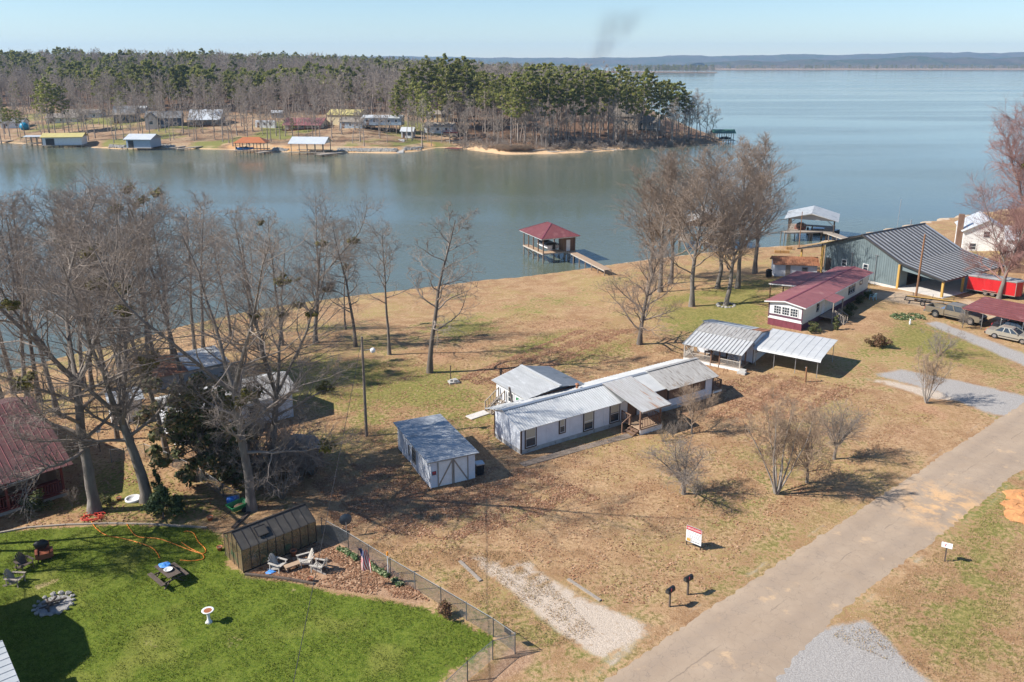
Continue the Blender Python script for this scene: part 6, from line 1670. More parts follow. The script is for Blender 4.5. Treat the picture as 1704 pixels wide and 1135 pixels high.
# ------------------------------------------------------------------ sign, mailboxes
def text_mesh(s, size, name, mat, parent, loc, rot, width=None):
    cu = bpy.data.curves.new(name, 'FONT'); cu.body = s; cu.size = size; cu.align_x = 'CENTER'; cu.align_y = 'CENTER'; cu.extrude = .002
    tmp = bpy.data.objects.new(name, cu); COL.objects.link(tmp)
    dg = bpy.context.evaluated_depsgraph_get()
    me = bpy.data.meshes.new_from_object(tmp.evaluated_get(dg)); bpy.data.objects.remove(tmp); bpy.data.curves.remove(cu)
    me.materials.clear(); me.materials.append(MATS[mat])
    if width:
        xs_ = [v.co.x for v in me.vertices]; k = width / (max(xs_) - min(xs_))
        for v in me.vertices: v.co.x *= k
    o = link(name, me, parent, loc); o.rotation_euler = rot; return o
sl, sr = P(1141, 906), P(1166, 916)
dv = sr - sl; sw = dv.length
sign = thing('auction_sign', 'white yard sign with red header band in the front yard', 'sign', sl, math.atan2(dv.y, dv.x))
SH0, SH1 = .28, 1.42
bxp('board', 'sign_white', sign, 0, sw, -.012, .012, SH0, SH1); bxp('header_band', 'sign_red', sign, .02, sw - .02, -.018, -.0125, SH1 - .27, SH1 - .03)
bxp('border', 'sign_ink', sign, 0, sw, -.019, -.0125, SH1 - .028, SH1); bxp('border', 'sign_ink', sign, 0, sw, -.019, -.0125, SH1 - .295, SH1 - .272); bxp('border', 'sign_ink', sign, 0, sw, -.019, -.0125, SH0, SH0 + .03)
text_mesh('ABSOLUTE AUCTION', .16, 'header_text', 'sign_white', sign, (sw / 2, -.021, SH1 - .15), (R(90), 0, 0), sw * .86)
rr = random.Random(2)
for k in range(7):
    z = SH1 - .38 - k * .075; w = sw * rr.uniform(.5, .84)
    x = sw / 2 - w / 2; m_ = MB()
    while x < sw / 2 + w / 2:
        q = rr.uniform(.05, .12); m_.bx(x, x + q, -.0165, -.0125, z, z + .028); x += q + .035
    m_.build('text_line', 'sign_ink', sign)
bxp('logo', 'yellow_wood', sign, .05, sw * .30, -.018, -.0125, SH0 + .06, SH0 + .28); bxp('footer', 'sign_ink', sign, sw * .33, sw * .36, -.018, -.0125, SH0 + .05, SH0 + .3); bxp('footer', 'sign_ink', sign, sw * .38, sw * .96, -.018, -.0125, SH0 + .13, SH0 + .17)
for x in (.04, sw - .04): MB().bar((x, .03, -.2), (x, .03, SH1 - .1), .05).build('leg', 'dark_trim', sign)
def mailbox(label, base, mat, h, rz, num):
    o = thing('mailbox', label, 'mailbox', base, rz)
    MB().bar((0, 0, -.2), (0, 0, h), .09, .09, (1, 0, 0)).build('post', 'dark_wood', o)
    prof = [(-.11, 0)] + [(-.11 * math.cos(t), .13 + .11 * math.sin(t)) for t in np.linspace(0, math.pi, 9)] + [(.11, 0)]
    b = MB().extrude([(x * 1.15, -.30, h + z * 1.15) for x, z in prof], (0, .6, 0)).build('box', mat, o)
    bxp('door', 'galv' if mat != 'black' else 'truck_dark', b, -.1, .1, -.312, -.302, h + .02, h + .2); MB().bx(.128, .14, -.1, -.06, h + .1, h + .3).build('flag', 'sign_red', b)
    if num: text_mesh(num, .13, 'number', 'sign_white' if mat == 'black' else 'sign_ink', b, (-.1275, .0, h + .09), (R(90), 0, R(-90)))
    return o
mailbox('dark mailbox on a post at the road edge, the one nearer the yard sign', P(1144, 990), 'black', 1.0, R(-52), None)
mailbox('dark mailbox on a post at the road edge, the one nearer the gravel tracks', P(1114, 1010), 'black', 1.0, R(-46), None)
mailbox('white mailbox on a post across the road', P(1572, 934), 'sign_white', 1.0, R(-120), None)

# ------------------------------------------------------------------ garden greenhouse
ga, gb_, gc = P(405, 953), P(374, 925), P(527, 902)
dv = gc - ga; gl = dv.length; gang = math.atan2(dv.y, dv.x)
gh = thing('greenhouse', 'small greenhouse of dull translucent panels with dark roof at the lawn edge', 'greenhouse', ga, gang)
GW, GE, GR = 2.45, 1.55, 2.2
npn = 9
for k in range(npn):
    a = k * gl / npn + .02; b = (k + 1) * gl / npn - .02
    for y in (0, GW): bxp('wall_panel', 'poly_panel', gh, a, b, y - .008, y + .008, .05, GE - .03)
for x in (0, gl):
    for k in range(4):
        a = k * GW / 4 + .02; b = (k + 1) * GW / 4 - .02; f = lambda y: GE + (GR - GE) * (1 - abs(y - GW / 2) / (GW / 2)) - .04
        MB().extrude([(x - .008, a, .05), (x - .008, b, .05), (x - .008, b, f(b)), (x - .008, a, f(a))], (.016, 0, 0)).build('end_panel', 'poly_panel', gh)
for k in range(npn):
    a = k * gl / npn + .01; b = (k + 1) * gl / npn - .01; mt = 'poly_roof'
    for s in (0, 1):
        y0, y1 = (-.08, GW / 2) if s == 0 else (GW + .08, GW / 2)
        MB().extrude([(a, y0, GE - .02), (b, y0, GE - .02), (b, y1, GR), (a, y1, GR)], (0, 0, .02)).build('roof_panel', mt, gh)
m_ = MB()
for k in range(npn + 1):
    x = k * gl / npn
    m_.bar((x, -.015, 0), (x, -.015, GE), .035).bar((x, GW + .015, 0), (x, GW + .015, GE), .035).bar((x, -.06, GE + .02), (x, GW / 2, GR + .04), .035, .025).bar((x, GW + .06, GE + .02), (x, GW / 2, GR + .04), .035, .025)
for y in (-.015, GW + .015): m_.bar((0, y, GE), (gl, y, GE), .05).bar((0, y, .03), (gl, y, .03), .05)
m_.bar((-.02, GW / 2, GR + .04), (gl + .02, GW / 2, GR + .04), .07)
for k in range(1, 4):
    m_.bar((-.015, k * GW / 4, 0), (-.015, k * GW / 4, GE + (.62 if k == 2 else .3)), .03)
m_.build('frame', 'dark_trim', gh)
v_ = MB().extrude([(1.25, .25, GE + .25), (1.95, .25, GE + .25), (1.95, .85, GE + .58), (1.25, .85, GE + .58)], (0, 0, .04)).build('roof_vent', 'poly_roof', gh)
fr = MB()
for p, q in (((1.25, .25), (1.95, .25)), ((1.95, .25), (1.95, .85)), ((1.95, .85), (1.25, .85)), ((1.25, .85), (1.25, .25))):
    zz = lambda y: GE + .29 + (y - .25) * .55
    fr.bar((p[0], p[1], zz(p[1])), (q[0], q[1], zz(q[1])), .04)
fr.build('vent_frame', 'dark_trim', v_)
rgp = np.random.RandomState(12)
V, F = leaf_cloud(rgp, [(x, .5 + .5 * rgp.rand(), .45) for x in np.linspace(.5, gl - .5, 10)], [.35] * 10, 40, .09)
pl = link('potted_plants', mesh_np('potted_plants', V, F, 'shrub_green'), None, ga); pl.rotation_euler = (0, 0, gang); tag(pl, 'green plants lined up inside the greenhouse', 'plants')

def adirondack(label, loc, rz, mat, group=None, tilt=0, cover=None):
    c = thing('adirondack_chair', label, 'chair', loc, rz, group)
    m_ = MB()
    for k in range(6): m_.bar((-.28, -.30 + k * .095, .37 - k * .028), (.28, -.30 + k * .095, .37 - k * .028), .085, .022)
    m_.build('seat', mat, c)
    m_ = MB()
    for k in range(7):
        a = (k - 3) * .085; h = .98 - .035 * (k - 3) ** 2
        m_.bar((a * .85, .20, .24), (a * 1.2, .52, h), .078, .02, (0, -1, .4))
    m_.bar((-.28, .44, .66), (.28, .44, .66), .04, .07).build('backrest', mat, c)
    for s in (-1, 1):
        MB().bar((s * .38, -.42, .56), (s * .36, .42, .56), .14, .025).build('armrest', mat, c)
        MB().bar((s * .33, -.34, 0), (s * .33, -.34, .55), .08, .03, (1, 0, 0)).build('leg', mat, c)
        MB().bar((s * .3, -.36, .36), (s * .3, .62, .03), .025, .11).build('leg', mat, c)
        MB().bar((s * .33, .34, .12), (s * .33, .34, .55), .06, .03, (1, 0, 0)).build('leg', mat, c)
    if cover: MB().blob((0, .38, .72), .36, random.Random(4), 10, 7, .12, (1, .55, 1)).build('cloth', cover, c, True)
    return c
adirondack('weathered adirondack chair facing the low bench beside the greenhouse wall', P(463, 948), R(65), 'silver_wood')
adirondack('tall-backed weathered adirondack chair, middle one of three by the greenhouse', P(508, 940), R(-60), 'silver_wood')
adirondack('small upright weathered chair on the mulch, nearest the flag', P(531, 950), R(-105), 'silver_wood')
adirondack('dark adirondack chair beside the leather armchair on the lawn', P(42, 946), R(60), 'dark_wood')
adirondack('grey adirondack chair at the thin patch of lawn, farther from the leather armchair', P(27, 972), R(85), 'grey_wood')
ac = thing('armchair', 'brown armchair with black cloth thrown over its back on the lawn', 'chair', P(75, 930), R(30))
MB().box((0, 0, .30), (.72, .66, .26)).box((0, -.05, .46), (.55, .55, .1)).build('seat', 'leather', ac); MB().box((0, .34, .68), (.72, .16, .62), 0, .92).build('backrest', 'leather', ac)
for s in (-1, 1): MB().box((s * .42, 0, .42), (.16, .7, .36)).build('armrest', 'leather', ac)
for s in (-1, 1):
    for y in (-.28, .3): MB().bx(s * .36 - .03, s * .36 + .03, y - .03, y + .03, 0, .18).build('leg', 'dark_wood', ac)
MB().blob((-.1, .32, .86), .42, random.Random(8), 12, 8, .16, (1.05, .5, .75)).build('cloth', 'black', ac, True)
lb_ = thing('low_table', 'low orange-brown wooden table between the weathered chairs', 'table', P(487, 948), R(35))
MB().box((0, 0, .36), (.95, .4, .05)).build('table_top', 'deck_wood', lb_)
for sx in (-.38, .38): MB().bx(sx - .03, sx + .03, -.16, .16, 0, .34).build('leg', 'deck_wood', lb_)
pt_ = thing('picnic_table', 'dark wooden picnic table with side benches on the green lawn', 'table', P(281, 966), R(-42))
for k in range(5): bxp('table_plank', 'dark_wood', pt_, -.9, .9, -.38 + k * .155, -.38 + k * .155 + .145, .72, .76)
for s in (-1, 1):
    for k in range(2): bxp('bench_plank', 'dark_wood', pt_, -.9, .9, s * .72 - .13 + k * .135, s * .72 - .13 + k * .135 + .125, .42, .46)
for x in (-.65, .65):
    MB().bar((x, -.6, 0), (x, .2, .72), .05, .09, (1, 0, 0)).bar((x, .6, 0), (x, -.2, .72), .05, .09, (1, 0, 0)).bar((x, -.82, .38), (x, .82, .38), .05, .08).build('leg', 'dark_wood', pt_)
pm = Matrix.Translation(P(281, 966)) @ Matrix.Rotation(R(-42), 4, 'Z')
q = pm @ Vector((-.45, .05, .765))
tag(MB().blob((0, 0, .07), .32, random.Random(6), 10, 6, .25, (1.1, .8, .4)).build('blue_tarp', 'tarp_blue', None, False, q), 'crumpled blue tarp on the picnic table', 'tarp')
q = pm @ Vector((.15, -.02, .762))
tag(MB().lathe([(.17, 0), (.25, .09), (.26, .10), (.23, .10), (.16, .02)], 18).build('wash_basin', 'white_paint', None, True, q), 'round white basin on the picnic table', 'basin')
# bird bath
bb = thing('bird_bath', 'white bird bath with rusty water bowl standing on the green lawn', 'bird bath', P(348, 1036))
MB().lathe([(.2, 0), (.2, .05), (.12, .12), (.08, .3), (.09, .5), (.14, .66)], 16).build('pedestal', 'white_paint', bb, True)
bo_ = MB().lathe([(.14, .66), (.30, .74), (.34, .80), (.29, .80), (.10, .745)], 18).build('bowl', 'white_paint', bb, True); MB().lathe([(.245, .775), (.245, .781)], 18).build('water', 'water_dish', bo_)
# fire pit
fp = P(90, 1007)
fpt = thing('fire_pit', 'ring of stones with pale ash half in the house shadow', 'fire pit', fp)
MB().lathe([(.95, .0), (.9, .045), (.3, .06)], 20).build('ash', 'ash', fpt)
rr = random.Random(9)
for k in range(15):
    a = k * 6.283 / 15; MB().blob((math.cos(a) * 1.02, math.sin(a) * 1.02, .1), rr.uniform(.09, .17), rr, 7, 5, .25, (1.2, 1, .7)).build('stone', 'stone', fpt)
for k in range(5):
    a = rr.uniform(0, 3.1); c = Vector((rr.uniform(-.3, .3), rr.uniform(-.3, .3), .12 + .05 * k)); d = Vector((math.cos(a), math.sin(a), rr.uniform(-.1, .2))) * .5
    MB().cyl(c - d, c + d, .06, n=7).build('log', 'dark_wood', fpt)
# hoses
def hose(label, pix, mat, r=.028):
    pts = [G(x, y) + Vector((0, 0, .035)) for x, y in pix]; out = []
    for i in range(len(pts) - 1):
        p0, p1, p2, p3 = pts[max(i - 1, 0)], pts[i], pts[i + 1], pts[min(i + 2, len(pts) - 1)]
        for k in range(8):
            t = k / 8
            out.append(.5 * ((2 * p1) + (p2 - p0) * t + (2 * p0 - 5 * p1 + 4 * p2 - p3) * t * t + (3 * p1 - p0 - 3 * p2 + p3) * t ** 3))
    out.append(pts[-1])
    return tag(MB().tube(out, r, 6).build('garden_hose', mat, None, True), label, 'hose')
hose('orange garden hose running from the red coil to the picnic table', [(152, 868), (160, 880), (178, 892), (200, 896), (228, 903), (252, 912), (262, 922), (266, 930)], 'orange_hose')
hose('orange garden hose looping across the lawn beside the greenhouse', [(210, 870), (216, 881), (230, 894), (262, 897), (290, 906), (318, 917), (338, 922), (342, 915), (330, 902), (322, 888), (312, 885), (306, 886)], 'orange_hose')
hose('orange hose end curving back toward the picnic table', [(302, 903), (318, 914), (336, 923), (338, 931), (318, 934), (300, 933)], 'orange_hose')
cp_ = G(155, 862); co = []
for k in range(70):
    a = k * .36; q = .32 + .16 * math.sin(k * 1.3) + .004 * k; co.append((math.cos(a) * q * 1.25, math.sin(a) * q, .04 + .0018 * k))
tag(MB().tube(co, .026, 5).build('hose_coil', 'red_hose', None, True, cp_), 'coil of red hose on the leaf mulch at the oak foot', 'hose')
# timber edging
def timbers(label, pix, mat, w=.16, h=.16, seg=2.4):
    pts = [G(x, y) for x, y in pix]; o = thing('timber_edging', label, 'edging', pts[0])
    for a, b in zip(pts[:-1], pts[1:]):
        n = max(1, round((b - a).length / seg))
        for k in range(n):
            p = a.lerp(b, k / n) - pts[0]; q = a.lerp(b, (k + .985) / n) - pts[0]
            MB().bar(p + Vector((0, 0, h / 2 - .03)), q + Vector((0, 0, h / 2 - .03)), w, h).build('timber', mat, o)
timbers('long curved line of landscape timbers between leaf mulch and green lawn', [(-30, 893), (45, 879), (110, 874), (180, 872), (250, 873), (345, 879)], 'grey_wood', .14, .12)
timbers('timber edging below the weathered chairs on the mulch bed', [(408, 957), (455, 962), (484, 966), (522, 973)], 'dark_wood')
timbers('pair of weathered boards lying along the gravel tracks', [(765, 935), (783, 952), (800, 968)], 'grey_wood', .2, .12)
timbers('long weathered board at the road side of the gravel tracks', [(945, 965), (1000, 1001)], 'grey_wood', .18, .12, 3)
timbers('two planks leaning on the ground behind the greenhouse', [(388, 880), (417, 851)], 'dark_wood', .25, .14, 4)
# flag
fb = P(602, 975)
fg = thing('flag_pole', 'thin pole flying a drooping striped flag in the mulch bed', 'flag', fb)
MB().tube([(0, 0, -.1), (-.02, 0, 1.3), (-.10, .02, 2.55)], [.02, .017, .014], 6).build('pole_shaft', 'dark_trim', fg)
def flag_part(s0, s1, t0, t1, mat, name, off=0.0):
    ns, nt = max(2, int((s1 - s0) * 18)), 4; vs, fs = [], []
    for i in range(ns + 1):
        s = s0 + (s1 - s0) * i / ns
        for j in range(nt + 1):
            t = t0 + (t1 - t0) * j / nt
            x = -.10 + t * .56 + s * .16 + .05 * math.sin(s * 4 + t * 5); y = -off + .11 * math.sin(t * 9 + s * 2.5) + .06 * math.sin(s * 6); z = 2.5 - s * 1.32 - t * .16
            vs.append((x, y, z))
    for i in range(ns):
        for j in range(nt): fs.append((i * (nt + 1) + j, i * (nt + 1) + j + 1, (i + 1) * (nt + 1) + j + 1, (i + 1) * (nt + 1) + j))
    return vs, fs
for mat, ks, nm in (('flag_red', range(0, 13, 2), 'red_stripes'), ('flag_white', range(1, 13, 2), 'white_stripes')):
    m_ = MB()
    for k in ks: m_.add(*flag_part(.42 if k < 7 else 0.0, 1.05, k / 13, (k + 1) / 13, mat, nm))
    m_.build(nm, mat, fg, True)
cn = MB().add(*flag_part(0, .42, 0, 7 / 13, 'flag_blue', 'canton')).build('canton', 'flag_blue', fg, True)
st = MB()
for i in range(5):
    for j in range(6):
        v, f_ = flag_part(.04 + i * .08, .06 + i * .08, .04 + j * .08, .07 + j * .08, 'flag_white', 's', .006); st.add([v[0], v[4], v[-1], v[-5]], [(0, 1, 2, 3)])
st.build('stars', 'flag_white', cn)
# satellite dish, marker, survey post
sd_p = G(577, 893)
dish = thing('satellite_dish', 'grey mesh satellite dish on a pole behind the fence', 'satellite dish', sd_p, R(200))
MB().cyl((0, 0, -.1), (0, 0, 1.05), .03).build('mast', 'galv', dish)
vs = [(0, -.0, 1.2)]; fs = []
for r_, dpt in ((.15, .02), (.3, .07), (.42, .15)):
    for k in range(16):
        a = k * math.pi / 8; vs.append((math.cos(a) * r_, -dpt * .7 + .0, 1.2 + math.sin(a) * r_))
for k in range(16): fs.append((0, 1 + k, 1 + (k + 1) % 16))
for i in range(2):
    for k in range(16): fs.append((1 + i * 16 + k, 1 + (i + 1) * 16 + k, 1 + (i + 1) * 16 + (k + 1) % 16, 1 + i * 16 + (k + 1) % 16))
MB().add(vs, fs).build('reflector', 'dish_mesh', dish, True); MB().bar((0, 0, .95), (0, -.45, 1.15), .03).box((0, -.45, 1.17), (.08, .1, .08)).build('feed_arm', 'dark_trim', dish)
mk = G(646, 955)
mkr = thing('marker_post', 'thin post with orange and yellow cap at the chain-link fence', 'marker', mk)
MB().cyl((0, 0, -.1), (0, 0, 1.25), .03).build('post', 'white_paint', mkr); MB().cyl((0, 0, 1.255), (0, 0, 1.5), .055).build('cap', 'orange_marker', mkr)
# chain-link fences
def chainlink(label, pix, h=1.15, every=2.6):
    pts = [G(x, y) for x, y in pix]; o = thing('chain_link_fence', label, 'fence', pts[0])
    wires = []; rails = MB()
    for a, b in zip(pts[:-1], pts[1:]):
        a = a - pts[0]; b = b - pts[0]
        L = (b - a).length; d = (b - a) / L; n = max(1, round(L / every))
        for k in range(n + 1):
            p = a.lerp(b, k / n)
            MB().cyl(p + Vector((0, 0, -.2)), p + Vector((0, 0, h + .05)), .03, n=7).build('post', 'fence_steel', o)
        rails.cyl(a + Vector((0, 0, h)), b + Vector((0, 0, h)), .018, n=6)
        step = .085; m = int((L + h) / step)
        for k in range(m):
            s0 = k * step - h; lo, hi = max(0, -s0), min(h, L - s0)
            if hi > lo:
                for q in (0, 1):
                    f0, f1 = (s0 + lo, s0 + hi) if q == 0 else (L - s0 - lo, L - s0 - hi)
                    wires.append((np.array([a + d * f0 + Vector((0, 0, lo + .03)), a + d * f1 + Vector((0, 0, hi - .02))]), np.array([.004, .004]), 3))
    rails.build('top_rail', 'fence_steel', o)
    w = link('wire_mesh', tubes_mesh('wire_mesh', wires, 'fence_steel'), o); w['kind'] = 'stuff'
chainlink('long chain-link fence between the mulch bed and the dry yard', [(536, 888), (580, 913), (650, 957), (734, 1007), (821, 1060), (857, 1086)])
chainlink('short chain-link fence return across the bottom of the green lawn', [(857, 1088), (820, 1098), (778, 1134), (735, 1175)])
chainlink('chain-link garden fence with gate behind the porch house', [(186, 770), (208, 768), (242, 760), (288, 778), (330, 800), (372, 828), (400, 845)], 1.1)
gp_ = G(845, 1075); 
tag(MB().box((0, 0, .9), (.5, .02, .3)).build('fence_notice', 'dark_trim', None, False, gp_, R(-45)), 'small dark notice plate on the chain-link fence corner', 'sign')
# green cart, barrel, pots and other yard things
cart = thing('garden_cart', 'green tub garden cart with rubble in it behind the greenhouse', 'cart', G(397, 852), R(50))
vs = [(-.5, -.32, .3), (.45, -.32, .3), (.45, .32, .3), (-.5, .32, .3), (-.72, -.45, .68), (.68, -.45, .68), (.68, .45, .68), (-.72, .45, .68), (-.66, -.4, .68), (.62, -.4, .68), (.62, .4, .68), (-.66, .4, .68), (-.48, -.28, .36), (.42, -.28, .36), (.42, .28, .36), (-.48, .28, .36)]
fs = [(3, 2, 1, 0)] + [(i, (i + 1) % 4, 4 + (i + 1) % 4, 4 + i) for i in range(4)] + [(4 + i, 4 + (i + 1) % 4, 8 + (i + 1) % 4, 8 + i) for i in range(4)] + [(8 + i, 8 + (i + 1) % 4, 12 + (i + 1) % 4, 12 + i) for i in range(4)] + [(12, 13, 14, 15)]
MB().add(vs, fs).build('tub', 'green_plastic', cart); MB().blob((0.1, 0, .42), .3, random.Random(3), 8, 5, .2, (1.3, .9, .4)).build('rubble', 'brown_wood', cart)
for y in (-.36, .36): MB().cyl((.25, y - .04, .2), (.25, y + .04, .2), .2, n=14).build('wheel', 'tyre', cart)
MB().bar((-.6, 0, .3), (-1.25, 0, .12), .04).bar((-1.25, -.15, .12), (-1.25, .15, .12), .03).build('handle', 'dark_trim', cart)
bl = G(388, 838)
bar_ = thing('blue_barrel', 'blue plastic barrel lying beside the green cart', 'barrel', bl + Vector((0, 0, .28)), R(25))
m_ = MB(); m_.tube([(-.42, 0, 0), (-.38, 0, 0), (-.15, 0, 0), (.15, 0, 0), (.38, 0, 0), (.42, 0, 0)], [.2, .26, .28, .28, .26, .2], 16); m_.build('drum', 'blue_plastic', bar_, True)
MB().tube([(-.2, 0, 0), (-.17, 0, 0)], [.29, .29], 16).tube([(.17, 0, 0), (.2, 0, 0)], [.29, .29], 16).build('hoop', 'tarp_blue', bar_)
def pot(label, px, py, r=.16, mat='terracotta', h=.28):
    o = thing('plant_pot', label, 'pot', G(px, py)); MB().lathe([(r * .7, 0), (r, h * .85), (r * 1.12, h * .86), (r * 1.12, h), (r * .95, h), (r * .85, h * .8)], 14).build('pot_body', mat, o, True)
    MB().lathe([(r * .84, h * .8), (r * .5, h * .84)], 10).build('soil', 'dark_wood', o)
pot('terracotta pot between the weathered chairs and the greenhouse', 489, 925, .2, h=.4); pot('dark clay pot on the timber end below the mulch bed', 517, 968, .14); pot('clay pot beside the spreading cedar bush', 350, 866, .2, h=.3)
pot('clay pot lying at the greenhouse end wall', 366, 916, .17); pot('small clay pot near the great oak trunk', 198, 832, .18, h=.2)
rg_ = thing('stone_ring', 'white ring planter at the foot of the great oak', 'planter', G(222, 832)); MB().lathe([(.55, 0), (.55, .16), (.45, .16), (.42, .06)], 20).build('rim', 'white_paint', rg_, True)
tp_ = G(451, 953); tag(MB().blob((0, 0, .04), .26, random.Random(14), 9, 5, .3, (1.3, .8, .3)).build('blue_tarp', 'tarp_blue', None, False, tp_), 'blue plastic sheet on the mulch by the weathered chair', 'tarp')
fd = thing('bird_feeder', 'bird feeder on a pole in the garden behind the porch house', 'bird feeder', G(167, 752)); MB().cyl((0, 0, -.1), (0, 0, 1.7), .025).build('pole_shaft', 'dark_trim', fd); MB().box((0, 0, 1.85), (.35, .28, .25)).build('house_box', 'white_paint', fd); MB().extrude([(-.24, -.2, 1.98), (.24, -.2, 1.98), (0, -.2, 2.15)], (0, .4, 0)).build('roof', 'galv', fd)
plastic_chair(G(1452, 499), R(-150), 'mint_plastic', 'mint-green plastic garden chair by the cream mobile home wall', 1.1); plastic_chair(G(1443, 492), R(-120), 'mint_plastic', 'second mint-green chair tucked behind the first by the clipped shrubs', 1.0)
ps_ = G(1514, 540); og = thing('garden_ornament', 'small white statuette at the edge of the flower bed', 'ornament', ps_); MB().lathe([(.12, 0), (.1, .1), (.13, .3), (.07, .48), (.09, .58), (.03, .68)], 10).build('figure', 'white_paint', og, True)
for k, (x, y, lb) in enumerate([(1301, 421, 'long hay roll of straw lying on the lakeside lawn'), (1313, 415, 'single straw bale on the bank by the slender pole')]):
    h_ = thing('straw_bale', lb, 'bale', G(x, y), R(-10)); MB().box((0, 0, .25), (2.6 if k == 0 else 1.1, .5, .45)).build('bale', 'hay', h_)
    m_ = MB()
    for s in (-.3, .3): m_.bx(s - .02, s + .02, -.262, .262, .02, .485)
    m_.build('twine', 'dark_trim', h_)
wl_ = thing('well_cap', 'block well cap with pipe on the lawn near the lone gnarled tree', 'well', G(755, 637), R(20)); MB().bx(-.5, .5, -.4, .4, 0, .18).build('slab', 'concrete', wl_)
for k, (x, y) in enumerate(((-.2, 0), (.15, .1), (.1, -.2))): bxp('block', 'block', wl_, x - .17, x + .17, y - .1, y + .1, .18, .38)
MB().cyl((-.1, .7, -.1), (-.1, .7, 1.55), .05).build('pipe', 'dark_wood', wl_)
rr = random.Random(21)
rk = thing('stone_ring', 'ring of reddish stones round the trunk by the cream mobile home', 'stones', G(1208, 509))
for k in range(14):
    a = k * .4488; MB().blob((math.cos(a) * 1.1, math.sin(a) * 1.1, .1), rr.uniform(.13, .22), rr, 7, 5, .25, (1.2, 1, .8)).build('stone', 'stone', rk)
cl = thing('clay_mound', 'heap of orange clay at the far side of the road', 'mound', G(1716, 840))
for k in range(16): MB().blob((rr.uniform(-1.6, 2.4), rr.uniform(-1.8, 1.8), -.05), rr.uniform(.5, 1.0), rr, 13, 8, .2, (1.3, 1.2, .32)).build('clay_lump', 'clay', cl)
gt = thing('propane_grill', 'black covered grill beside the rusty-roofed shed', 'grill', G(1279, 461)); MB().blob((0, 0, 1.0), .42, random.Random(2), 10, 7, .05, (1.2, .8, .7)).build('lid', 'black', gt, True); MB().box((0, 0, .45), (.8, .55, .75)).build('cabinet', 'black', gt)

# ------------------------------------------------------------------ fallen leaves and tufts
def scatter(name, polys, n, size, mat, label, cat, seed, up=False, z=.03, thr=-.15):
    rng = np.random.RandomState(seed); C = []
    for p, w in polys:
        q = np.array([tuple(P(a, b).xy) for a, b in p]); lo, hi = q.min(0), q.max(0); m = int(n * w); c = lo + rng.rand(m * 3, 2) * (hi - lo)
        c = c[sdist(c, q) > 0][:m]; C.append(c)
    C = np.concatenate(C); m = len(C)
    # clumping: keep where a noise field is high
    k = lumps(C[:, 0], C[:, 1], 1.1, seed) + .5 * lumps(C[:, 0], C[:, 1], 3.1, seed + 3) + rng.normal(0, .35, m); C = C[k > thr]; m = len(C)
    Z = terrain(C[:, 0], C[:, 1]) + z; c3 = np.stack([C[:, 0], C[:, 1], Z], 1); s = size * rng.uniform(.6, 1.5, m)[:, None]; t = rng.uniform(0, 6.28, m)
    a = np.stack([np.cos(t), np.sin(t), rng.uniform(-.5, .5, m)], 1) * s
    if up:
        b = np.stack([rng.normal(0, .35, m), rng.normal(0, .35, m), np.ones(m)], 1) * s * 1.3
        V = np.stack([c3 - a * .35, c3 + a * .35, c3 + b], 1).reshape(-1, 3); F = np.arange(3 * m).reshape(m, 3)
    else:
        b = np.stack([-np.sin(t), np.cos(t), rng.uniform(-.5, .5, m)], 1) * s * .7
        V = np.stack([c3 - a, c3 - b, c3 + a, c3 + b], 1).reshape(-1, 3); F = np.arange(4 * m).reshape(m, 4)
    stuff(link(name, mesh_np(name, V, F, mat)), label, cat)
YARD = [(430, 700), (640, 600), (860, 500), (1060, 540), (1140, 600), (1420, 640), (1560, 690), (1350, 850), (1150, 1010), (1000, 1000), (860, 920), (700, 950), (560, 870), (470, 800)]
scatter('fallen_leaves', [(YARD, .8), ([(500, 770), (900, 780), (1000, 830), (760, 900), (560, 880)], .55), ([(1090, 690), (1160, 640), (1300, 620), (1440, 650), (1300, 700)], .4), ([(740, 640), (960, 545), (1070, 545), (860, 640)], .5)], 80000, .062, 'dry_leaf', 'dry brown leaves strewn over the yard', 'leaves', 5, thr=.12)
scatter('fallen_leaves', [([(0, 882), (240, 868), (400, 850), (520, 850), (500, 720), (180, 650), (0, 720)], .6), ([(405, 957), (530, 902), (640, 938), (715, 1000), (640, 993)], .4)], 16000, .08, 'dry_leaf', 'leaf mulch in the garden beds', 'leaves', 6)
scatter('grass_tufts', [(GREEN[:-4] + [(560, 1180), (-60, 1180)], 1.0)], 90000, .05, 'tuft_leaf', 'short green lawn grass', 'grass', 7, True)
scatter('dry_grass', [(YARD, 1.0), ([(1380, 1060), (1620, 870), (1704, 800), (1704, 1135), (1560, 1135)], .35), ([(560, 900), (700, 950), (900, 1080), (1000, 1060), (870, 920)], .25)], 60000, .05, 'dry_tuft', 'dry winter grass of the yard', 'grass', 8, True)
# ------------------------------------------------------------------ the far shore
def mesh_multi(name, parts):
    """parts: list of (V, F(quads), material) -> one mesh with several materials"""
    V = np.concatenate([p[0] for p in parts]); off = np.cumsum([0] + [len(p[0]) for p in parts[:-1]])
    F = np.concatenate([p[1] + o for p, o in zip(parts, off)])
    me = mesh_np(name, V, F, None, False)
    mi = np.concatenate([np.full(len(p[1]), i, dtype=np.int32) for i, p in enumerate(parts)])
    for p in parts: me.materials.append(MATS[p[2]])
    me.polygons.foreach_set('material_index', mi)
    return me
def tube_arrays(lines):
    me = tubes_mesh('tmp', lines, None)
    V = np.empty(len(me.vertices) * 3, dtype=np.float32); me.vertices.foreach_get('co', V)
    F = np.empty(len(me.loops), dtype=np.int32); me.loops.foreach_get('vertex_index', F)
    bpy.data.meshes.remove(me)
    return V.reshape(-1, 3).astype(float), F.reshape(-1, 4)
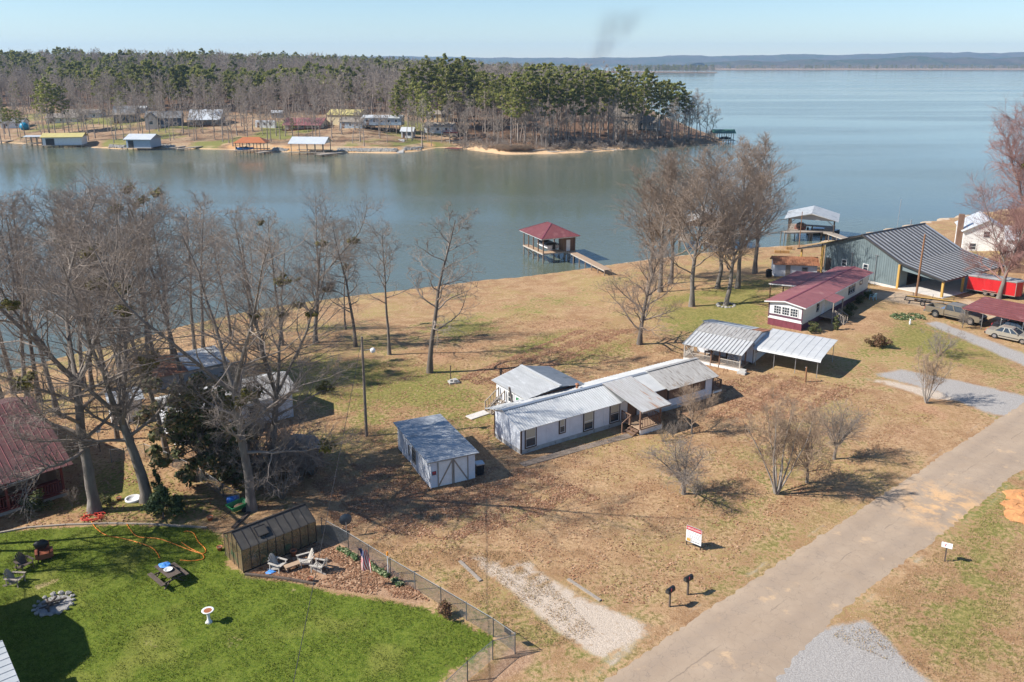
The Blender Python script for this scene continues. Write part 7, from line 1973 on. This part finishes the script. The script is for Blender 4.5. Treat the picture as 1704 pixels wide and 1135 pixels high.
def far_pine(seed, H=28.0, start=.45, nb=34, rad=.17, per=14, size=.60):
    rng = np.random.RandomState(seed); cl, rs, lines = [], [], []
    bend = rng.normal(0, .25, 2)
    tr = np.array([[bend[0] * t * t * 2, bend[1] * t * t * 2, H * t] for t in np.linspace(0, .98, 8)]); tr[0, 2] = -1
    lines.append((tr, np.linspace(.27, .05, 8), 6))
    for k in range(nb):
        t = start + (1 - start) * (k + rng.uniform(0, .9)) / nb
        u = (t - start) / (1 - start); L = H * rad * (1.0 - .62 * u ** 3) * rng.uniform(.45, 1.15) * (.65 if u < .15 else 1)
        a = k * 2.4 + rng.uniform(-.5, .5); p = np.array([bend[0] * t * t * 2, bend[1] * t * t * 2, H * t * .98])
        q = p + np.array([math.cos(a) * L, math.sin(a) * L, L * rng.uniform(.05, .3)])
        lines.append((np.array([p, (p + q) / 2 + [0, 0, -.15], q]), np.array([.08, .05, .03]), 3))
        for w in (1.0, .6):
            c = p + (q - p) * w; cl.append(c); rs.append(max(.7, L * .27) * rng.uniform(.7, 1.3))
    for k in range(3): cl.append(np.array([bend[0] * 2, bend[1] * 2, H * (.96 + .02 * k)])); rs.append(.9)
    V, F = leaf_cloud(rng, cl, rs, per, size, .5, .3)
    tv, tf = tube_arrays(lines)
    return mesh_multi('far_pine', [(tv, tf, 'far_bark'), (V, F, 'pine_needles')])
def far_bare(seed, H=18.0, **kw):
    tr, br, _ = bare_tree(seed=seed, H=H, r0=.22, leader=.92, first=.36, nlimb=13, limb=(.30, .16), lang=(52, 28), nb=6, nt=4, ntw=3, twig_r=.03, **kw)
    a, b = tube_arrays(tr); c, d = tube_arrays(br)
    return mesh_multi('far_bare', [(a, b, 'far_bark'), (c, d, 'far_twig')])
PINES = [far_pine(s, start=st, rad=rd) for s, st, rd in ((1, .45, .21), (2, .58, .19), (3, .38, .18), (4, .62, .21))]
BARES = [far_bare(s) for s in (5, 6, 7, 8)]
PINES_LOW = [far_pine(s, H=20, start=.38, nb=14, rad=.21, per=22, size=.85) for s in (11, 12, 13)]
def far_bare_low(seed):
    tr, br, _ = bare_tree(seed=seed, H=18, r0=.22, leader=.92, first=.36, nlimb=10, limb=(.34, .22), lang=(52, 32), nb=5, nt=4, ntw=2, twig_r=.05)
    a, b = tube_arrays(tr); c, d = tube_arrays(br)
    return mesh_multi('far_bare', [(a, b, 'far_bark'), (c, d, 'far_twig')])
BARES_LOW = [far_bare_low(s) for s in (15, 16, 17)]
FR = random.Random(77)
def far_tree(kind, px, py, h, label, group, rng=FR):
    g = G(px, py); me = FR.choice(PINES if kind == 'pine' else BARES)
    o = link('pine_tree' if kind == 'pine' else 'bare_tree', me, None, g - Vector((0, 0, .2)), FR.uniform(0, 6.28))
    H0 = 28.0 if kind == 'pine' else 18.0
    s = h / H0; w = s * FR.uniform(.85, 1.2); o.scale = (w, w, s)
    return tag(o, label, 'tree', group)
# bare trees in the yards and along the bank
yard_x = [x for x in range(4, 770, 7)]
for x in yard_x:
    y = FR.choice([FR.uniform(226, 241), FR.uniform(206, 226), FR.uniform(206, 226)])
    if x > 380: y = min(y + 4, 246)
    far_tree('bare', x + FR.uniform(-4, 4), y, FR.uniform(12, 19), 'slim bare tree in the waterside yards of the far shore', 'bare trees in the far-shore yards')
for x, y, h in ((8, 232, 19), (18, 234, 14), (35, 233, 13), (74, 222, 24), (83, 224, 25), (92, 222, 22), (108, 223, 21), (488, 228, 8), (706, 232, 24), (712, 236, 21), (660, 222, 20), (690, 226, 23), (200, 200, 14), (255, 192, 12)):
    far_tree('pine', x, y, h, 'pine among the houses of the far shore', 'pines among the far-shore houses')
# tree line behind the houses
for k in range(95):
    x = FR.uniform(-5, 770); far_tree('bare', x, FR.uniform(183, 199), FR.uniform(14, 21), 'bare tree of the wood edge behind the far-shore houses', 'bare wood edge behind the far-shore houses')
# the wooded point
px_p = [(668, 222, 120), (680, 214, 112), (695, 212, 105), (712, 214, 98), (728, 212, 96), (745, 218, 94), (762, 216, 98), (778, 220, 102), (790, 214, 108), (808, 226, 116), (822, 222, 110), (836, 236, 120), (850, 243, 132), (862, 238, 112), (874, 240, 110), (886, 232, 112), (900, 234, 118),
        (914, 238, 122), (928, 236, 110), (942, 240, 116), (956, 234, 108), (970, 238, 112), (984, 236, 118), (998, 232, 112), (1012, 236, 120), (1026, 232, 112), (1040, 236, 122), (1054, 230, 118), (1068, 234, 124), (1082, 232, 120), (1094, 234, 128), (1106, 230, 126), (1118, 232, 132), (1128, 230, 136), (1138, 232, 142), (858, 225, 118), (905, 222, 108), (945, 220, 106), (990, 222, 108), (1030, 220, 112), (1075, 222, 116), (1100, 224, 122), (755, 205, 100), (772, 204, 98), (735, 202, 96)]
for x, y, t in px_p:
    g = G(x, y); far_tree('pine', x, y, max(8, height_to(g, t + FR.uniform(-4, 14))), 'tall pine on the wooded point across the water', 'tall pines on the wooded point')
for k in range(105):
    x = FR.uniform(765, 1150); y = FR.uniform(212, 246) - max(0, (x - 1080) * .08)
    far_tree('bare', x, y, FR.uniform(9, 19), 'bare tree among the pines of the wooded point', 'bare trees on the wooded point')
for x, y, h in ((1150, 233, 18), (1158, 234, 21), (1166, 235, 20), (1174, 236, 17), (1182, 237, 15), (1145, 232, 19)):
    far_tree('bare', x, y, h, 'bare tree leaning over the tip of the wooded point', 'bare trees at the tip of the point')

def instanced(name, label, cat, meshes, pts, rot, scl, idx):
    """one object: points carrying copies of a few tree meshes"""
    col = bpy.data.collections.new(name + '_kinds')
    for i, me in enumerate(meshes): col.objects.link(bpy.data.objects.new('%s_kind_%02d' % (name, i), me))
    me = bpy.data.meshes.new(name); me.vertices.add(len(pts)); me.vertices.foreach_set('co', np.asarray(pts, np.float32).ravel())
    a = me.attributes.new('rot', 'FLOAT', 'POINT'); a.data.foreach_set('value', np.asarray(rot, np.float32))
    a = me.attributes.new('scl', 'FLOAT', 'POINT'); a.data.foreach_set('value', np.asarray(scl, np.float32))
    a = me.attributes.new('kind', 'INT', 'POINT'); a.data.foreach_set('value', np.asarray(idx, np.int32))
    o = link(name, me); stuff(o, label, cat)
    g = bpy.data.node_groups.new(name, 'GeometryNodeTree')
    g.interface.new_socket('Geometry', in_out='INPUT', socket_type='NodeSocketGeometry'); g.interface.new_socket('Geometry', in_out='OUTPUT', socket_type='NodeSocketGeometry')
    N, L = g.nodes, g.links
    gi, go = N.new('NodeGroupInput'), N.new('NodeGroupOutput')
    ci = N.new('GeometryNodeCollectionInfo'); ci.inputs[0].default_value = col; ci.inputs['Separate Children'].default_value = True; ci.inputs['Reset Children'].default_value = True
    ip = N.new('GeometryNodeInstanceOnPoints'); ip.inputs['Pick Instance'].default_value = True
    def attr(nm, tp):
        q = N.new('GeometryNodeInputNamedAttribute'); q.data_type = tp; q.inputs[0].default_value = nm; return q.outputs[0]
    cx = N.new('ShaderNodeCombineXYZ'); L.new(attr('rot', 'FLOAT'), cx.inputs[2])
    L.new(gi.outputs[0], ip.inputs['Points']); L.new(ci.outputs[0], ip.inputs['Instance']); L.new(attr('kind', 'INT'), ip.inputs['Instance Index'])
    L.new(cx.outputs[0], ip.inputs['Rotation']); L.new(attr('scl', 'FLOAT'), ip.inputs['Scale']); L.new(ip.outputs[0], go.inputs[0])
    md = o.modifiers.new('trees', 'NODES'); md.node_group = g
    return o
rng = np.random.RandomState(99)
pts = []
for d0, d1, sp in ((395, 600, 6.2), (600, 900, 9), (900, 1500, 15), (1500, 2500, 30)):
    n = int(.80 * (d1 * d1 - d0 * d0) / 2 / sp / sp)
    Y = np.sqrt(rng.uniform(d0 * d0, d1 * d1, n)); X = rng.uniform(-.66, .22, n) * Y
    pts.append(np.stack([X, Y], 1))
pts = np.concatenate(pts)
d = sdist(pts, FAR_POLY); pxx = CXP + FPX * pts[:, 0] / pts[:, 1]
keep = (d > np.where(pxx < 735, 92, 26)) & (pxx < 1075)
pts = pts[keep]; d = d[keep]; pxx = pxx[keep]
z = terrain(pts[:, 0], pts[:, 1])
nz = lumps(pts[:, 0], pts[:, 1], .017) + .6 * lumps(pts[:, 0], pts[:, 1], .05, 2)
belt = np.exp(-((d - 190) / 45) ** 2) * ((pxx > 220) & (pxx < 520))
pine = (nz + rng.normal(0, .22, len(pts)) + 1.5 * belt + .35 * (d > 300)) > .34
idx = np.where(pine, rng.randint(0, 3, len(pts)), 3 + rng.randint(0, 3, len(pts)))
scl = rng.uniform(.72, 1.18, len(pts)) * (1 + .28 * lumps(pts[:, 0], pts[:, 1], .02, 5)) * np.where(pine, .98, 1.0) * np.where(belt > .3, .75, 1)
instanced('far_forest', 'mixed pine and bare winter forest covering the far shore', 'forest', PINES_LOW + BARES_LOW, np.stack([pts[:, 0], pts[:, 1], z - .3], 1), rng.uniform(0, 6.28, len(pts)), scl, idx)
# wooded shores far over the lake
def shore_strip(name, label, x0, x1, y, n, h, seed, pine_share):
    r = np.random.RandomState(seed); P_ = []
    for k in range(n):
        q = P(r.uniform(x0, x1), y + r.uniform(-1.3, .4), WATER_Z); P_.append((q.x, q.y + r.uniform(0, 60), WATER_Z - .5))
    P_ = np.array(P_); ix = np.where(r.rand(n) < pine_share, r.randint(0, 3, n), 3 + r.randint(0, 3, n))
    instanced(name, label, 'forest', PINES_LOW + BARES_LOW, P_, r.uniform(0, 6.28, n), r.uniform(.7, 1.15, n) * h / 19, ix)
shore_strip('far_forest', 'low wooded point far out in the lake', 1040, 1192, 121.5, 420, 22, 31, .45)
shore_strip('far_forest', 'thin brown wooded shoreline under the hills', 1180, 1760, 117.2, 900, 20, 32, .2)
pl_ = [P(1000, 121.5, WATER_Z), P(1194, 121.5, WATER_Z), P(1190, 120.3, WATER_Z), P(1000, 118, WATER_Z)]
structure(MB().extrude([(q.x, q.y, WATER_Z - 1) for q in pl_], (0, 0, 2.0)).build('far_land', 'far_land'))
pl_ = [P(1150, 117.2, WATER_Z), P(1900, 117.0, WATER_Z), P(1900, 114, WATER_Z), P(1150, 114, WATER_Z)]
structure(MB().extrude([(q.x, q.y, WATER_Z - 1) for q in pl_], (0, 0, 2.5)).build('far_land', 'far_land'))
# brush and reeds at the foot of the point
r = np.random.RandomState(44); BP_ = []
for k in range(300):
    x = r.uniform(770, 1195); q = G(x, r.uniform(228, 250) - max(0, (x - 1060) * .09)); BP_.append((q.x, q.y, q.z - .1))
BP_ = np.array(BP_)
tr_, bb_, _ = bare_tree(seed=201, H=3.2, r0=.05, stems=9, stem_spread=.8, leader=.9, first=.2, nlimb=36, limb=(.4, .3), lang=(45, 35), nb=4, nt=3, ntw=2, twig_r=.02)
a, b = tube_arrays(tr_ + bb_); BRUSH = [mesh_multi('brush_a', [(a, b, 'far_twig')]), mesh_multi('brush_b', [(a * np.array([1.2, 1.2, .7]), b, 'twig_tan')])]
instanced('far_brush', 'leafless undergrowth along the wooded point', 'brush', BRUSH, BP_, r.uniform(0, 6.28, len(BP_)), r.uniform(.4, 1.0, len(BP_)), (r.rand(len(BP_)) < .25).astype(int))
R2 = np.array([tuple(G(r.uniform(828, 880), r.uniform(247, 252))) for _ in range(120)])
instanced('dry_reeds', 'tan dry reeds behind the sandy beach of the point', 'reeds', [BRUSH[1]], R2, r.uniform(0, 6.28, len(R2)), r.uniform(.5, .9, len(R2)), np.zeros(len(R2), int))
# riprap
def riprap(label, segs, n, seed):
    r = random.Random(seed); mb = MB()
    for k in range(n):
        (x0, y0), (x1, y1) = r.choice(segs); t = r.random(); g = G(x0 + (x1 - x0) * t, y0 + (y1 - y0) * t + r.uniform(-3.5, .8))
        mb.blob((g.x, g.y, g.z + .1), r.uniform(.25, .6), r, 5, 4, .25, (1.2, 1, .8))
    stuff(mb.build('riprap', 'stone'), label, 'stones')
riprap('grey riprap stones along the far bank below the small hut', [((562, 251), (660, 252))], 520, 1)
riprap('grey riprap stones beside the pale blue boathouse', [((182, 245), (208, 246)), ((252, 244), (290, 246))], 260, 2)
riprap('tumbled stones by the concrete ramp', [((672, 250), (702, 249)), ((452, 250), (480, 252))], 140, 3)

def far_house(name, label, px, py, ang, L, W, hw, hr, wall, roof, nwin=3, cat='house', porch=None, deck=None, over=.5, stilts=0.0, mono=False, door=True, win_trim='white_paint', end=None):
    """px,py: near corner of the long front (local x along the front, y back)"""
    g = G(px, py); h = thing(name, label, cat, (g.x, g.y, g.z), R(ang)); z0 = stilts
    bxp('front_wall', wall, h, 0, L, 0, .12, z0 - (1.2 if not stilts else 0), z0 + hw); bxp('rear_wall', wall, h, 0, L, W - .12, W, z0 - 1.2 * (not stilts), z0 + hw)
    for x in (0, L - .12):
        MB().extrude([(x, .125, z0 - 1.2 * (not stilts)), (x, W - .125, z0 - 1.2 * (not stilts)), (x, W - .125, z0 + hw), (x, W / 2, z0 + hr - .15), (x, .125, z0 + hw)], (.12, 0, 0)).build('end_wall', end or wall, h)
    if stilts:
        bxp('floor', 'grey_wood', h, 0, L, 0, W, z0 - .2, z0 - .01)
        for k in range(6):
            for y in (.3, W - .3): bxp('stilt', 'grey_wood', h, .2 + k * (L - .4) / 5 - .1, .2 + k * (L - .4) / 5 + .1, y - .1, y + .1, -1, z0 - .2)
    for s in (0, 1):
        y0, y1 = (-over, W / 2) if s == 0 else (W + over, W / 2)
        MB().extrude([(-over, y0, z0 + hw - .1), (L + over, y0, z0 + hw - .1), (L + over, y1, z0 + hr), (-over, y1, z0 + hr)], (0, 0, .12)).build('roof', roof, h)
    for k in range(nwin): window(h, (L * (k + .6) / (nwin + .3), 0, z0 + hw * .38), 0, 1.1, 1.2, win_trim, .12)
    window(h, (0, W * .5, z0 + hw * .38), R(-90), 1.1, 1.2, win_trim, .12); window(h, (L, W * .5, z0 + hw * .38), R(90), 1.1, 1.2, win_trim, .12)
    if door: bxp('door', 'brown_wood', h, L * .1, L * .1 + 1.0, -.06, -.005, z0, z0 + 2.1)
    if porch:
        pd, pm, pmat = porch
        MB().extrude([(-.2, -pd, z0 + hw - .75), (L + .2, -pd, z0 + hw - .75), (L + .2, -over, z0 + hw - .06), (-.2, -over, z0 + hw - .06)], (0, 0, .1)).build('porch_roof', pm, h)
        bxp('porch_deck', pmat, h, 0, L, -pd, -.02, z0 - .05, z0 + .08)
        for k in range(6): bxp('porch_post', pmat, h, k * (L - .2) / 5, k * (L - .2) / 5 + .18, -pd + .1, -pd + .28, -1, z0 + hw - .72)
        railing(h, (0, -pd + .2, z0 + .08), (L, -pd + .2, z0 + .08), 1.0, 16, pmat, bal=.07, posts=False)
    return h
# row of houses on the far bank
far_house('white_cottage', 'pale cottage half hidden in bare trees on the far bank', 78, 206, 8, 14, 8, 2.8, 4.6, 'cream', 'brown_shingle', 3)
far_house('white_cottage', 'long low tan-roofed house behind the pines of the far bank', 105, 198, 4, 18, 8, 2.8, 4.4, 'white_paint', 'brown_shingle', 4)
far_house('dark_house', 'dark two-storey house with lakeside deck on the far bank', 190, 206, 12, 10, 9, 5.0, 8.0, 'blue_siding', 'grey_shingle', 2, porch=(3.0, 'brown_shingle', 'yellow_wood'))
far_house('storage_shed', 'blue-grey storage shed beyond the dark two-storey house', 216, 188, 5, 8, 5, 2.4, 3.4, 'pale_blue_siding', 'slate_grey_roof', 1, 'shed')
bl_ = far_house('blue_house', 'dark blue house with grey gabled roof and pale stone base', 244, 215, 14, 15, 10, 4.8, 7.6, 'blue_siding', 'grey_shingle', 4)
bxp('stone_base', 'pale_concrete', bl_, -.1, 8.5, -.2, -.02, -1.3, 1.9)
gx_ = MB().extrude([(0, -2.2, -1), (5, -2.2, -1), (5, -2.2, 4.8), (2.5, -2.2, 7.2), (0, -2.2, 4.8)], (0, 2.15, 0)).build('gable_wing', 'pale_concrete', bl_)
for s in (0, 1): MB().extrude([((-.4, 5.4)[s], -2.6, 4.6), (2.5, -2.6, 7.35), (2.5, 1, 7.35), ((-.4, 5.4)[s], 1, 4.6)], (0, 0, .12)).build('wing_roof', 'grey_shingle', bl_)
window(bl_, (2.5, -2.2, 2.2), 0, 1.6, 1.5, 'white_paint', .12)
far_house('porch_cabin', 'house with broad white metal roof over an open lake porch', 316, 208, 6, 14, 9, 3.2, 6.6, 'grey_siding', 'pale_roof', 3, porch=(4.5, 'pale_roof', 'brown_wood'))
rv = far_house('camper_trailer', 'white camper trailer parked beside the red-roofed house', 425, 212, -6, 9, 2.6, 2.7, 2.9, 'white_paint', 'pale_roof', 3, 'camper', over=.05)
far_house('red_roof_house', 'house with faded red roof and red lake porch', 474, 216, -4, 17, 8, 2.9, 4.9, 'cream', 'maroon_membrane', 3, porch=(3.2, 'maroon_membrane', 'red_wood'))
far_house('grey_shed', 'small grey shed behind the red-roofed house', 452, 196, 0, 5, 4, 2.4, 3.3, 'pale_blue_siding', 'pale_roof', 1, 'shed')
far_house('tan_barn', 'tan metal barn with pale yellow roof', 545, 208, -14, 15, 11, 4.6, 6.6, 'tan_wall', 'yellow_roof', 0, 'barn', end='tan_wall')
far_house('grey_house', 'pale blue house with grey-pink roof joined to the long house', 566, 214, -12, 10, 7, 3.0, 4.8, 'pale_blue_siding', 'brown_shingle', 3)
far_house('stilt_house', 'long blue-grey house raised on stilts with pale roof', 604, 214, -5, 17, 7, 3.0, 4.0, 'pale_blue_siding', 'pale_roof', 5, stilts=1.6)
far_house('lake_hut', 'little white hut with gabled roof near the concrete ramp', 668, 229, -8, 5.0, 4.2, 2.6, 4.2, 'white_paint', 'pale_roof', 2, 'hut', win_trim='dark_trim')
mh = far_house('white_mobile_home', 'white mobile home with red deck above the red dock', 706, 221, -14, 13, 7, 3.0, 4.3, 'white_paint', 'brown_shingle', 3)
bxp('deck', 'red_wood', mh, 9.5, 16.5, -3, -.02, .4, .6); bxp('deck_base', 'brick_tan', mh, 9.6, 16.4, -2.9, -2.7, -1.6, .38); railing(mh, (9.5, -2.9, .6), (16.5, -2.9, .6), 1.0, 14, 'red_wood', bal=.08); railing(mh, (16.5, -2.9, .6), (16.5, -.1, .6), 1.0, 6, 'red_wood', bal=.08)
far_house('tan_cabin', 'tan-roofed cabin in the trees behind the white mobile home', 714, 200, -6, 10, 7, 2.8, 4.6, 'tan_wall', 'brown_shingle', 2)
ph = far_house('point_house', 'steep-gabled grey house among the pines of the point', 1022, 212, -18, 11, 10, 5.0, 10.5, 'brick_tan', 'brown_shingle', 3)
far_house('point_house', 'lower wing with pale roof and white deck on the point', 1058, 213, -18, 10, 8, 3.2, 5.6, 'grey_siding', 'brown_shingle', 2, porch=(3.0, 'brown_shingle', 'white_paint'))
far_house('grey_cottage', 'grey cottage peeking between pines at the shore edge', 2, 214, 10, 10, 7, 2.8, 4.6, 'white_paint', 'grey_shingle', 2)
tk = G(41, 216); tkx = thing('tarped_load', 'bright blue tarp-covered load under the pines of the far bank', 'tarp', tk); MB().blob((0, 0, 1.5), 1.9, random.Random(5), 12, 8, .06, (1.1, 1, 1.0)).build('tarp', 'cyan_tarp', tkx, True)
MB().tube([(math.cos(a) * 2.13, math.sin(a) * 1.95, .9) for a in np.linspace(0, 6.283, 20)], .06, 5).build('rope', 'dark_wood', tkx)

# docks and boathouses over there
def far_boathouse(label, px, py, ang, W, D, roofm, wallm=None, hw=2.9, rise=1.4, dz=-3.0, hip=False, gable=None, boatm=None, deckx=0, mono=False):
    p = P(px, py, WATER_Z); b = thing('boathouse', label, 'boathouse', (p.x, p.y, 0), R(ang)); ez = dz + hw
    for k in range(5):
        for y in (.2, D - .2):
            x = .2 + k * (W - .4) / 4; MB().cyl((x, y, WATER_Z - 1), (x, y, dz), .16, n=6).build('pile', 'pile_wood', b)
            if not wallm: bxp('roof_post', 'grey_wood', b, x - .12, x + .12, y - .12, y + .12, dz, ez)
    bxp('deck', 'grey_wood', b, -.6, W + .6 + deckx, -.8, .8, dz - .2, dz); bxp('deck', 'grey_wood', b, -.6, W + .6, D - .8, D + .6, dz - .2, dz)
    if wallm:
        bxp('wall', wallm, b, 0, W, .1, .22, dz + .01, ez); bxp('wall', wallm, b, 0, .12, .23, D, dz + .01, ez); bxp('wall', wallm, b, W - .12, W, .23, D, dz + .01, ez); bxp('boat_door', 'dark_trim', b, W * .08, W * .3, .03, .095, dz + .02, ez - .4)
    for s in (0, 1):
        y0 = (-.7, D + .7)[s]; ins = W * .28 if hip else 0
        MB().extrude([(-.7, y0, ez), (W + .7, y0, ez), (W + .7 - ins, D / 2, ez + rise), (-.7 + ins, D / 2, ez + rise)], (0, 0, .14)).build('roof', roofm, b)
    for x in (-.7, W + .7):
        if hip: MB().extrude([(x, -.7, ez), (x, D + .7, ez), (x + (W * .28 if x < 0 else -W * .28), D / 2, ez + rise)], (0, 0, .14)).build('roof', roofm, b)
        else: MB().extrude([(min(max(x, 0), W - .1), 0, ez), (min(max(x, 0), W - .1), D, ez), (min(max(x, 0), W - .1), D / 2, ez + rise - .05)], (.1, 0, 0)).build('gable', gable or 'grey_siding', b)
    return b, Matrix.Translation((p.x, p.y, 0)) @ Matrix.Rotation(R(ang), 4, 'Z')
far_boathouse('long white boathouse with yellow roof on the far bank', 72, 246, 10, 15, 7.5, 'yellow_roof', 'white_paint', 3.1, 1.4)
far_boathouse('open dock roof of pale tin beside the yellow-roofed boathouse', 44, 243, 8, 9, 5, 'pale_roof', None, 2.7, .4)
far_boathouse('square pale blue boathouse with light grey roof', 211, 250, -4, 10, 9, 'pale_roof', 'pale_blue_siding', 3.2, 1.8)
b_, m4 = far_boathouse('open boathouse with bright orange hip roof', 392, 255, 6, 11, 8, 'orange_roof', None, 2.8, 1.9, hip=True)
boat('blue boat on the lift under the orange hip roof', m4 @ Vector((3, 4, -3.2)), R(8), 6.0, 2.4, 'tarp_blue', 'car_dark')
far_boathouse('open boathouse with white gable roof beside a long low dock', 484, 257, -6, 13, 9, 'pale_roof', None, 3.0, 2.2, gable='pale_roof')
b_, m4 = far_boathouse('boathouse with dark green roof off the tip of the wooded point', 1188, 237, -4, 8.5, 6, 'green_roof', None, 2.9, 1.4)
boat('dark boat on the lift under the green roof', m4 @ Vector((5.4, 3, -3.0)), R(-4), 5, 2.0, 'car_dark', 'black')
def far_pier(label, a, b, w=2.0, mat='grey_wood', name='dock', z=-3.2):
    A, B = P(*a, z), P(*b, z); o = thing(name, label, 'dock', (A.x, A.y, 0)); pier(o, (0, 0), (B.x - A.x, B.y - A.y), w, z, mat, 3.2, WATER_Z - 1, 1.2)
far_pier('low dock reaching out beside the yellow-roofed boathouse', (132, 242), (166, 236)); far_pier('low dock at the pine-shaded end of the far bank', (0, 235), (26, 233))
far_pier('twin-branched bare dock, longer arm', (292, 248), (345, 242)); far_pier('twin-branched bare dock, shorter arm', (284, 246), (312, 242)); far_pier('flat dock beside the white gable-roofed far boathouse', (528, 257), (566, 253), 4.0)
far_pier('low dock beside the orange hip-roofed boathouse', (428, 254), (454, 250), 2.5); far_pier('red-painted dock below the white mobile home', (743, 246), (767, 247), 4.0, 'red_wood'); far_pier('walkway from the point to the green-roofed boathouse', (1170, 227), (1190, 229), 1.4)
rp = thing('concrete_ramp', 'pale concrete steps running down the bank by the little hut', 'steps', G(666, 254))
e_ = G(668, 233); o_ = rp.location.copy()
for k in range(12):
    t = k / 11; q = Vector(o_).lerp(e_, t) - Vector(o_); MB().box((q.x, q.y, q.z + .05), (2.6, (e_ - Vector(o_)).length / 11 * 1.02, .35)).build('step', 'pale_concrete', rp)
for k, (x, y, a, L) in enumerate(((905, 251, .3, 9), (925, 254, -.4, 8), (1010, 250, -.7, 9), (1025, 251, -.9, 7), (985, 253, .1, 7), (770, 238, .5, 9), (757, 236, -.3, 8))):
    g = G(x, y); o = thing('fallen_log', 'bleached fallen trunk lying on the sandy edge of the point', 'log', g, a, 'fallen trunks on the sand'); MB().tube([(-L / 2, 0, .2), (0, .1, .35), (L / 2, 0, .7)], [.28, .2, .08], 7).build('trunk', 'bark_pale', o); MB().tube([(L * .2, 0, .5), (L * .35, .7, 1.4)], [.08, .03], 5).tube([(L * .1, 0, .4), (L * .2, -.8, 1.2)], [.08, .03], 5).build('branch', 'bark_pale', o)

# ------------------------------------------------------------------ smoke column far away
sm = bpy.data.materials.new('smoke'); t = NT(sm); t.N.remove(t.b)
pv = t.n('ShaderNodeVolumePrincipled'); pv.inputs['Color'].default_value = (.30, .27, .26, 1); pv.inputs['Anisotropy'].default_value = .2
tc = t.n('ShaderNodeTexCoord'); nn = t.noise(tc.outputs['Object'], .016, 5, .6)
ob = t.n('ShaderNodeSeparateXYZ'); t.L.new(tc.outputs['Object'], ob.inputs[0])
# plume axis leans with height: x = .45 z ; density falls off from the axis
ax_ = t.math('SUBTRACT', ob.outputs[0], t.math('MULTIPLY', ob.outputs[2], .62)); rr_ = t.math('SQRT', t.math('ADD', t.math('MULTIPLY', ax_, ax_), t.math('MULTIPLY', ob.outputs[1], ob.outputs[1])))
wd = t.math('ADD', 24.0, t.math('MULTIPLY', ob.outputs[2], .55)); fall = t.rng(t.math('DIVIDE', rr_, wd), 1.0, .1); top_ = t.rng(ob.outputs[2], 205, 90)
dn = t.math('MULTIPLY', t.math('MULTIPLY', t.math('MULTIPLY', t.rng(nn, .30, .66), fall), top_), .009)
t.L.new(dn, pv.inputs['Density']); t.L.new(pv.outputs[0], t.N['Material Output'].inputs['Volume'])
MATS['smoke'] = sm
sp = Vector(((978 - CXP) / FPX * 2650, 2650, 5))
mb = MB().add([(-60, -70, 0), (60, -70, 0), (60, 70, 0), (-60, 70, 0), (10, -120, 210), (260, -120, 210), (260, 120, 210), (10, 120, 210)], [(3, 2, 1, 0), (4, 5, 6, 7), (0, 1, 5, 4), (1, 2, 6, 5), (2, 3, 7, 6), (3, 0, 4, 7)])
so = mb.build('smoke', 'smoke', None, False, sp); stuff(so, 'faint grey-brown smoke column rising behind the far woods', 'smoke')

# ------------------------------------------------------------------ haze
hz = bpy.data.materials.new('haze'); t = NT(hz); t.N.remove(t.b)
pv = t.n('ShaderNodeVolumePrincipled'); pv.inputs['Color'].default_value = (.48, .72, 1.0, 1); pv.inputs['Density'].default_value = .00009; pv.inputs['Anisotropy'].default_value = .1
t.L.new(pv.outputs[0], t.N['Material Output'].inputs['Volume']); MATS['haze'] = hz
stuff(MB().bx(-9800, 9800, -900, 9900, WATER_Z - 4.0, 226).build('haze', 'haze'), 'pale blue haze over the lake', 'haze')
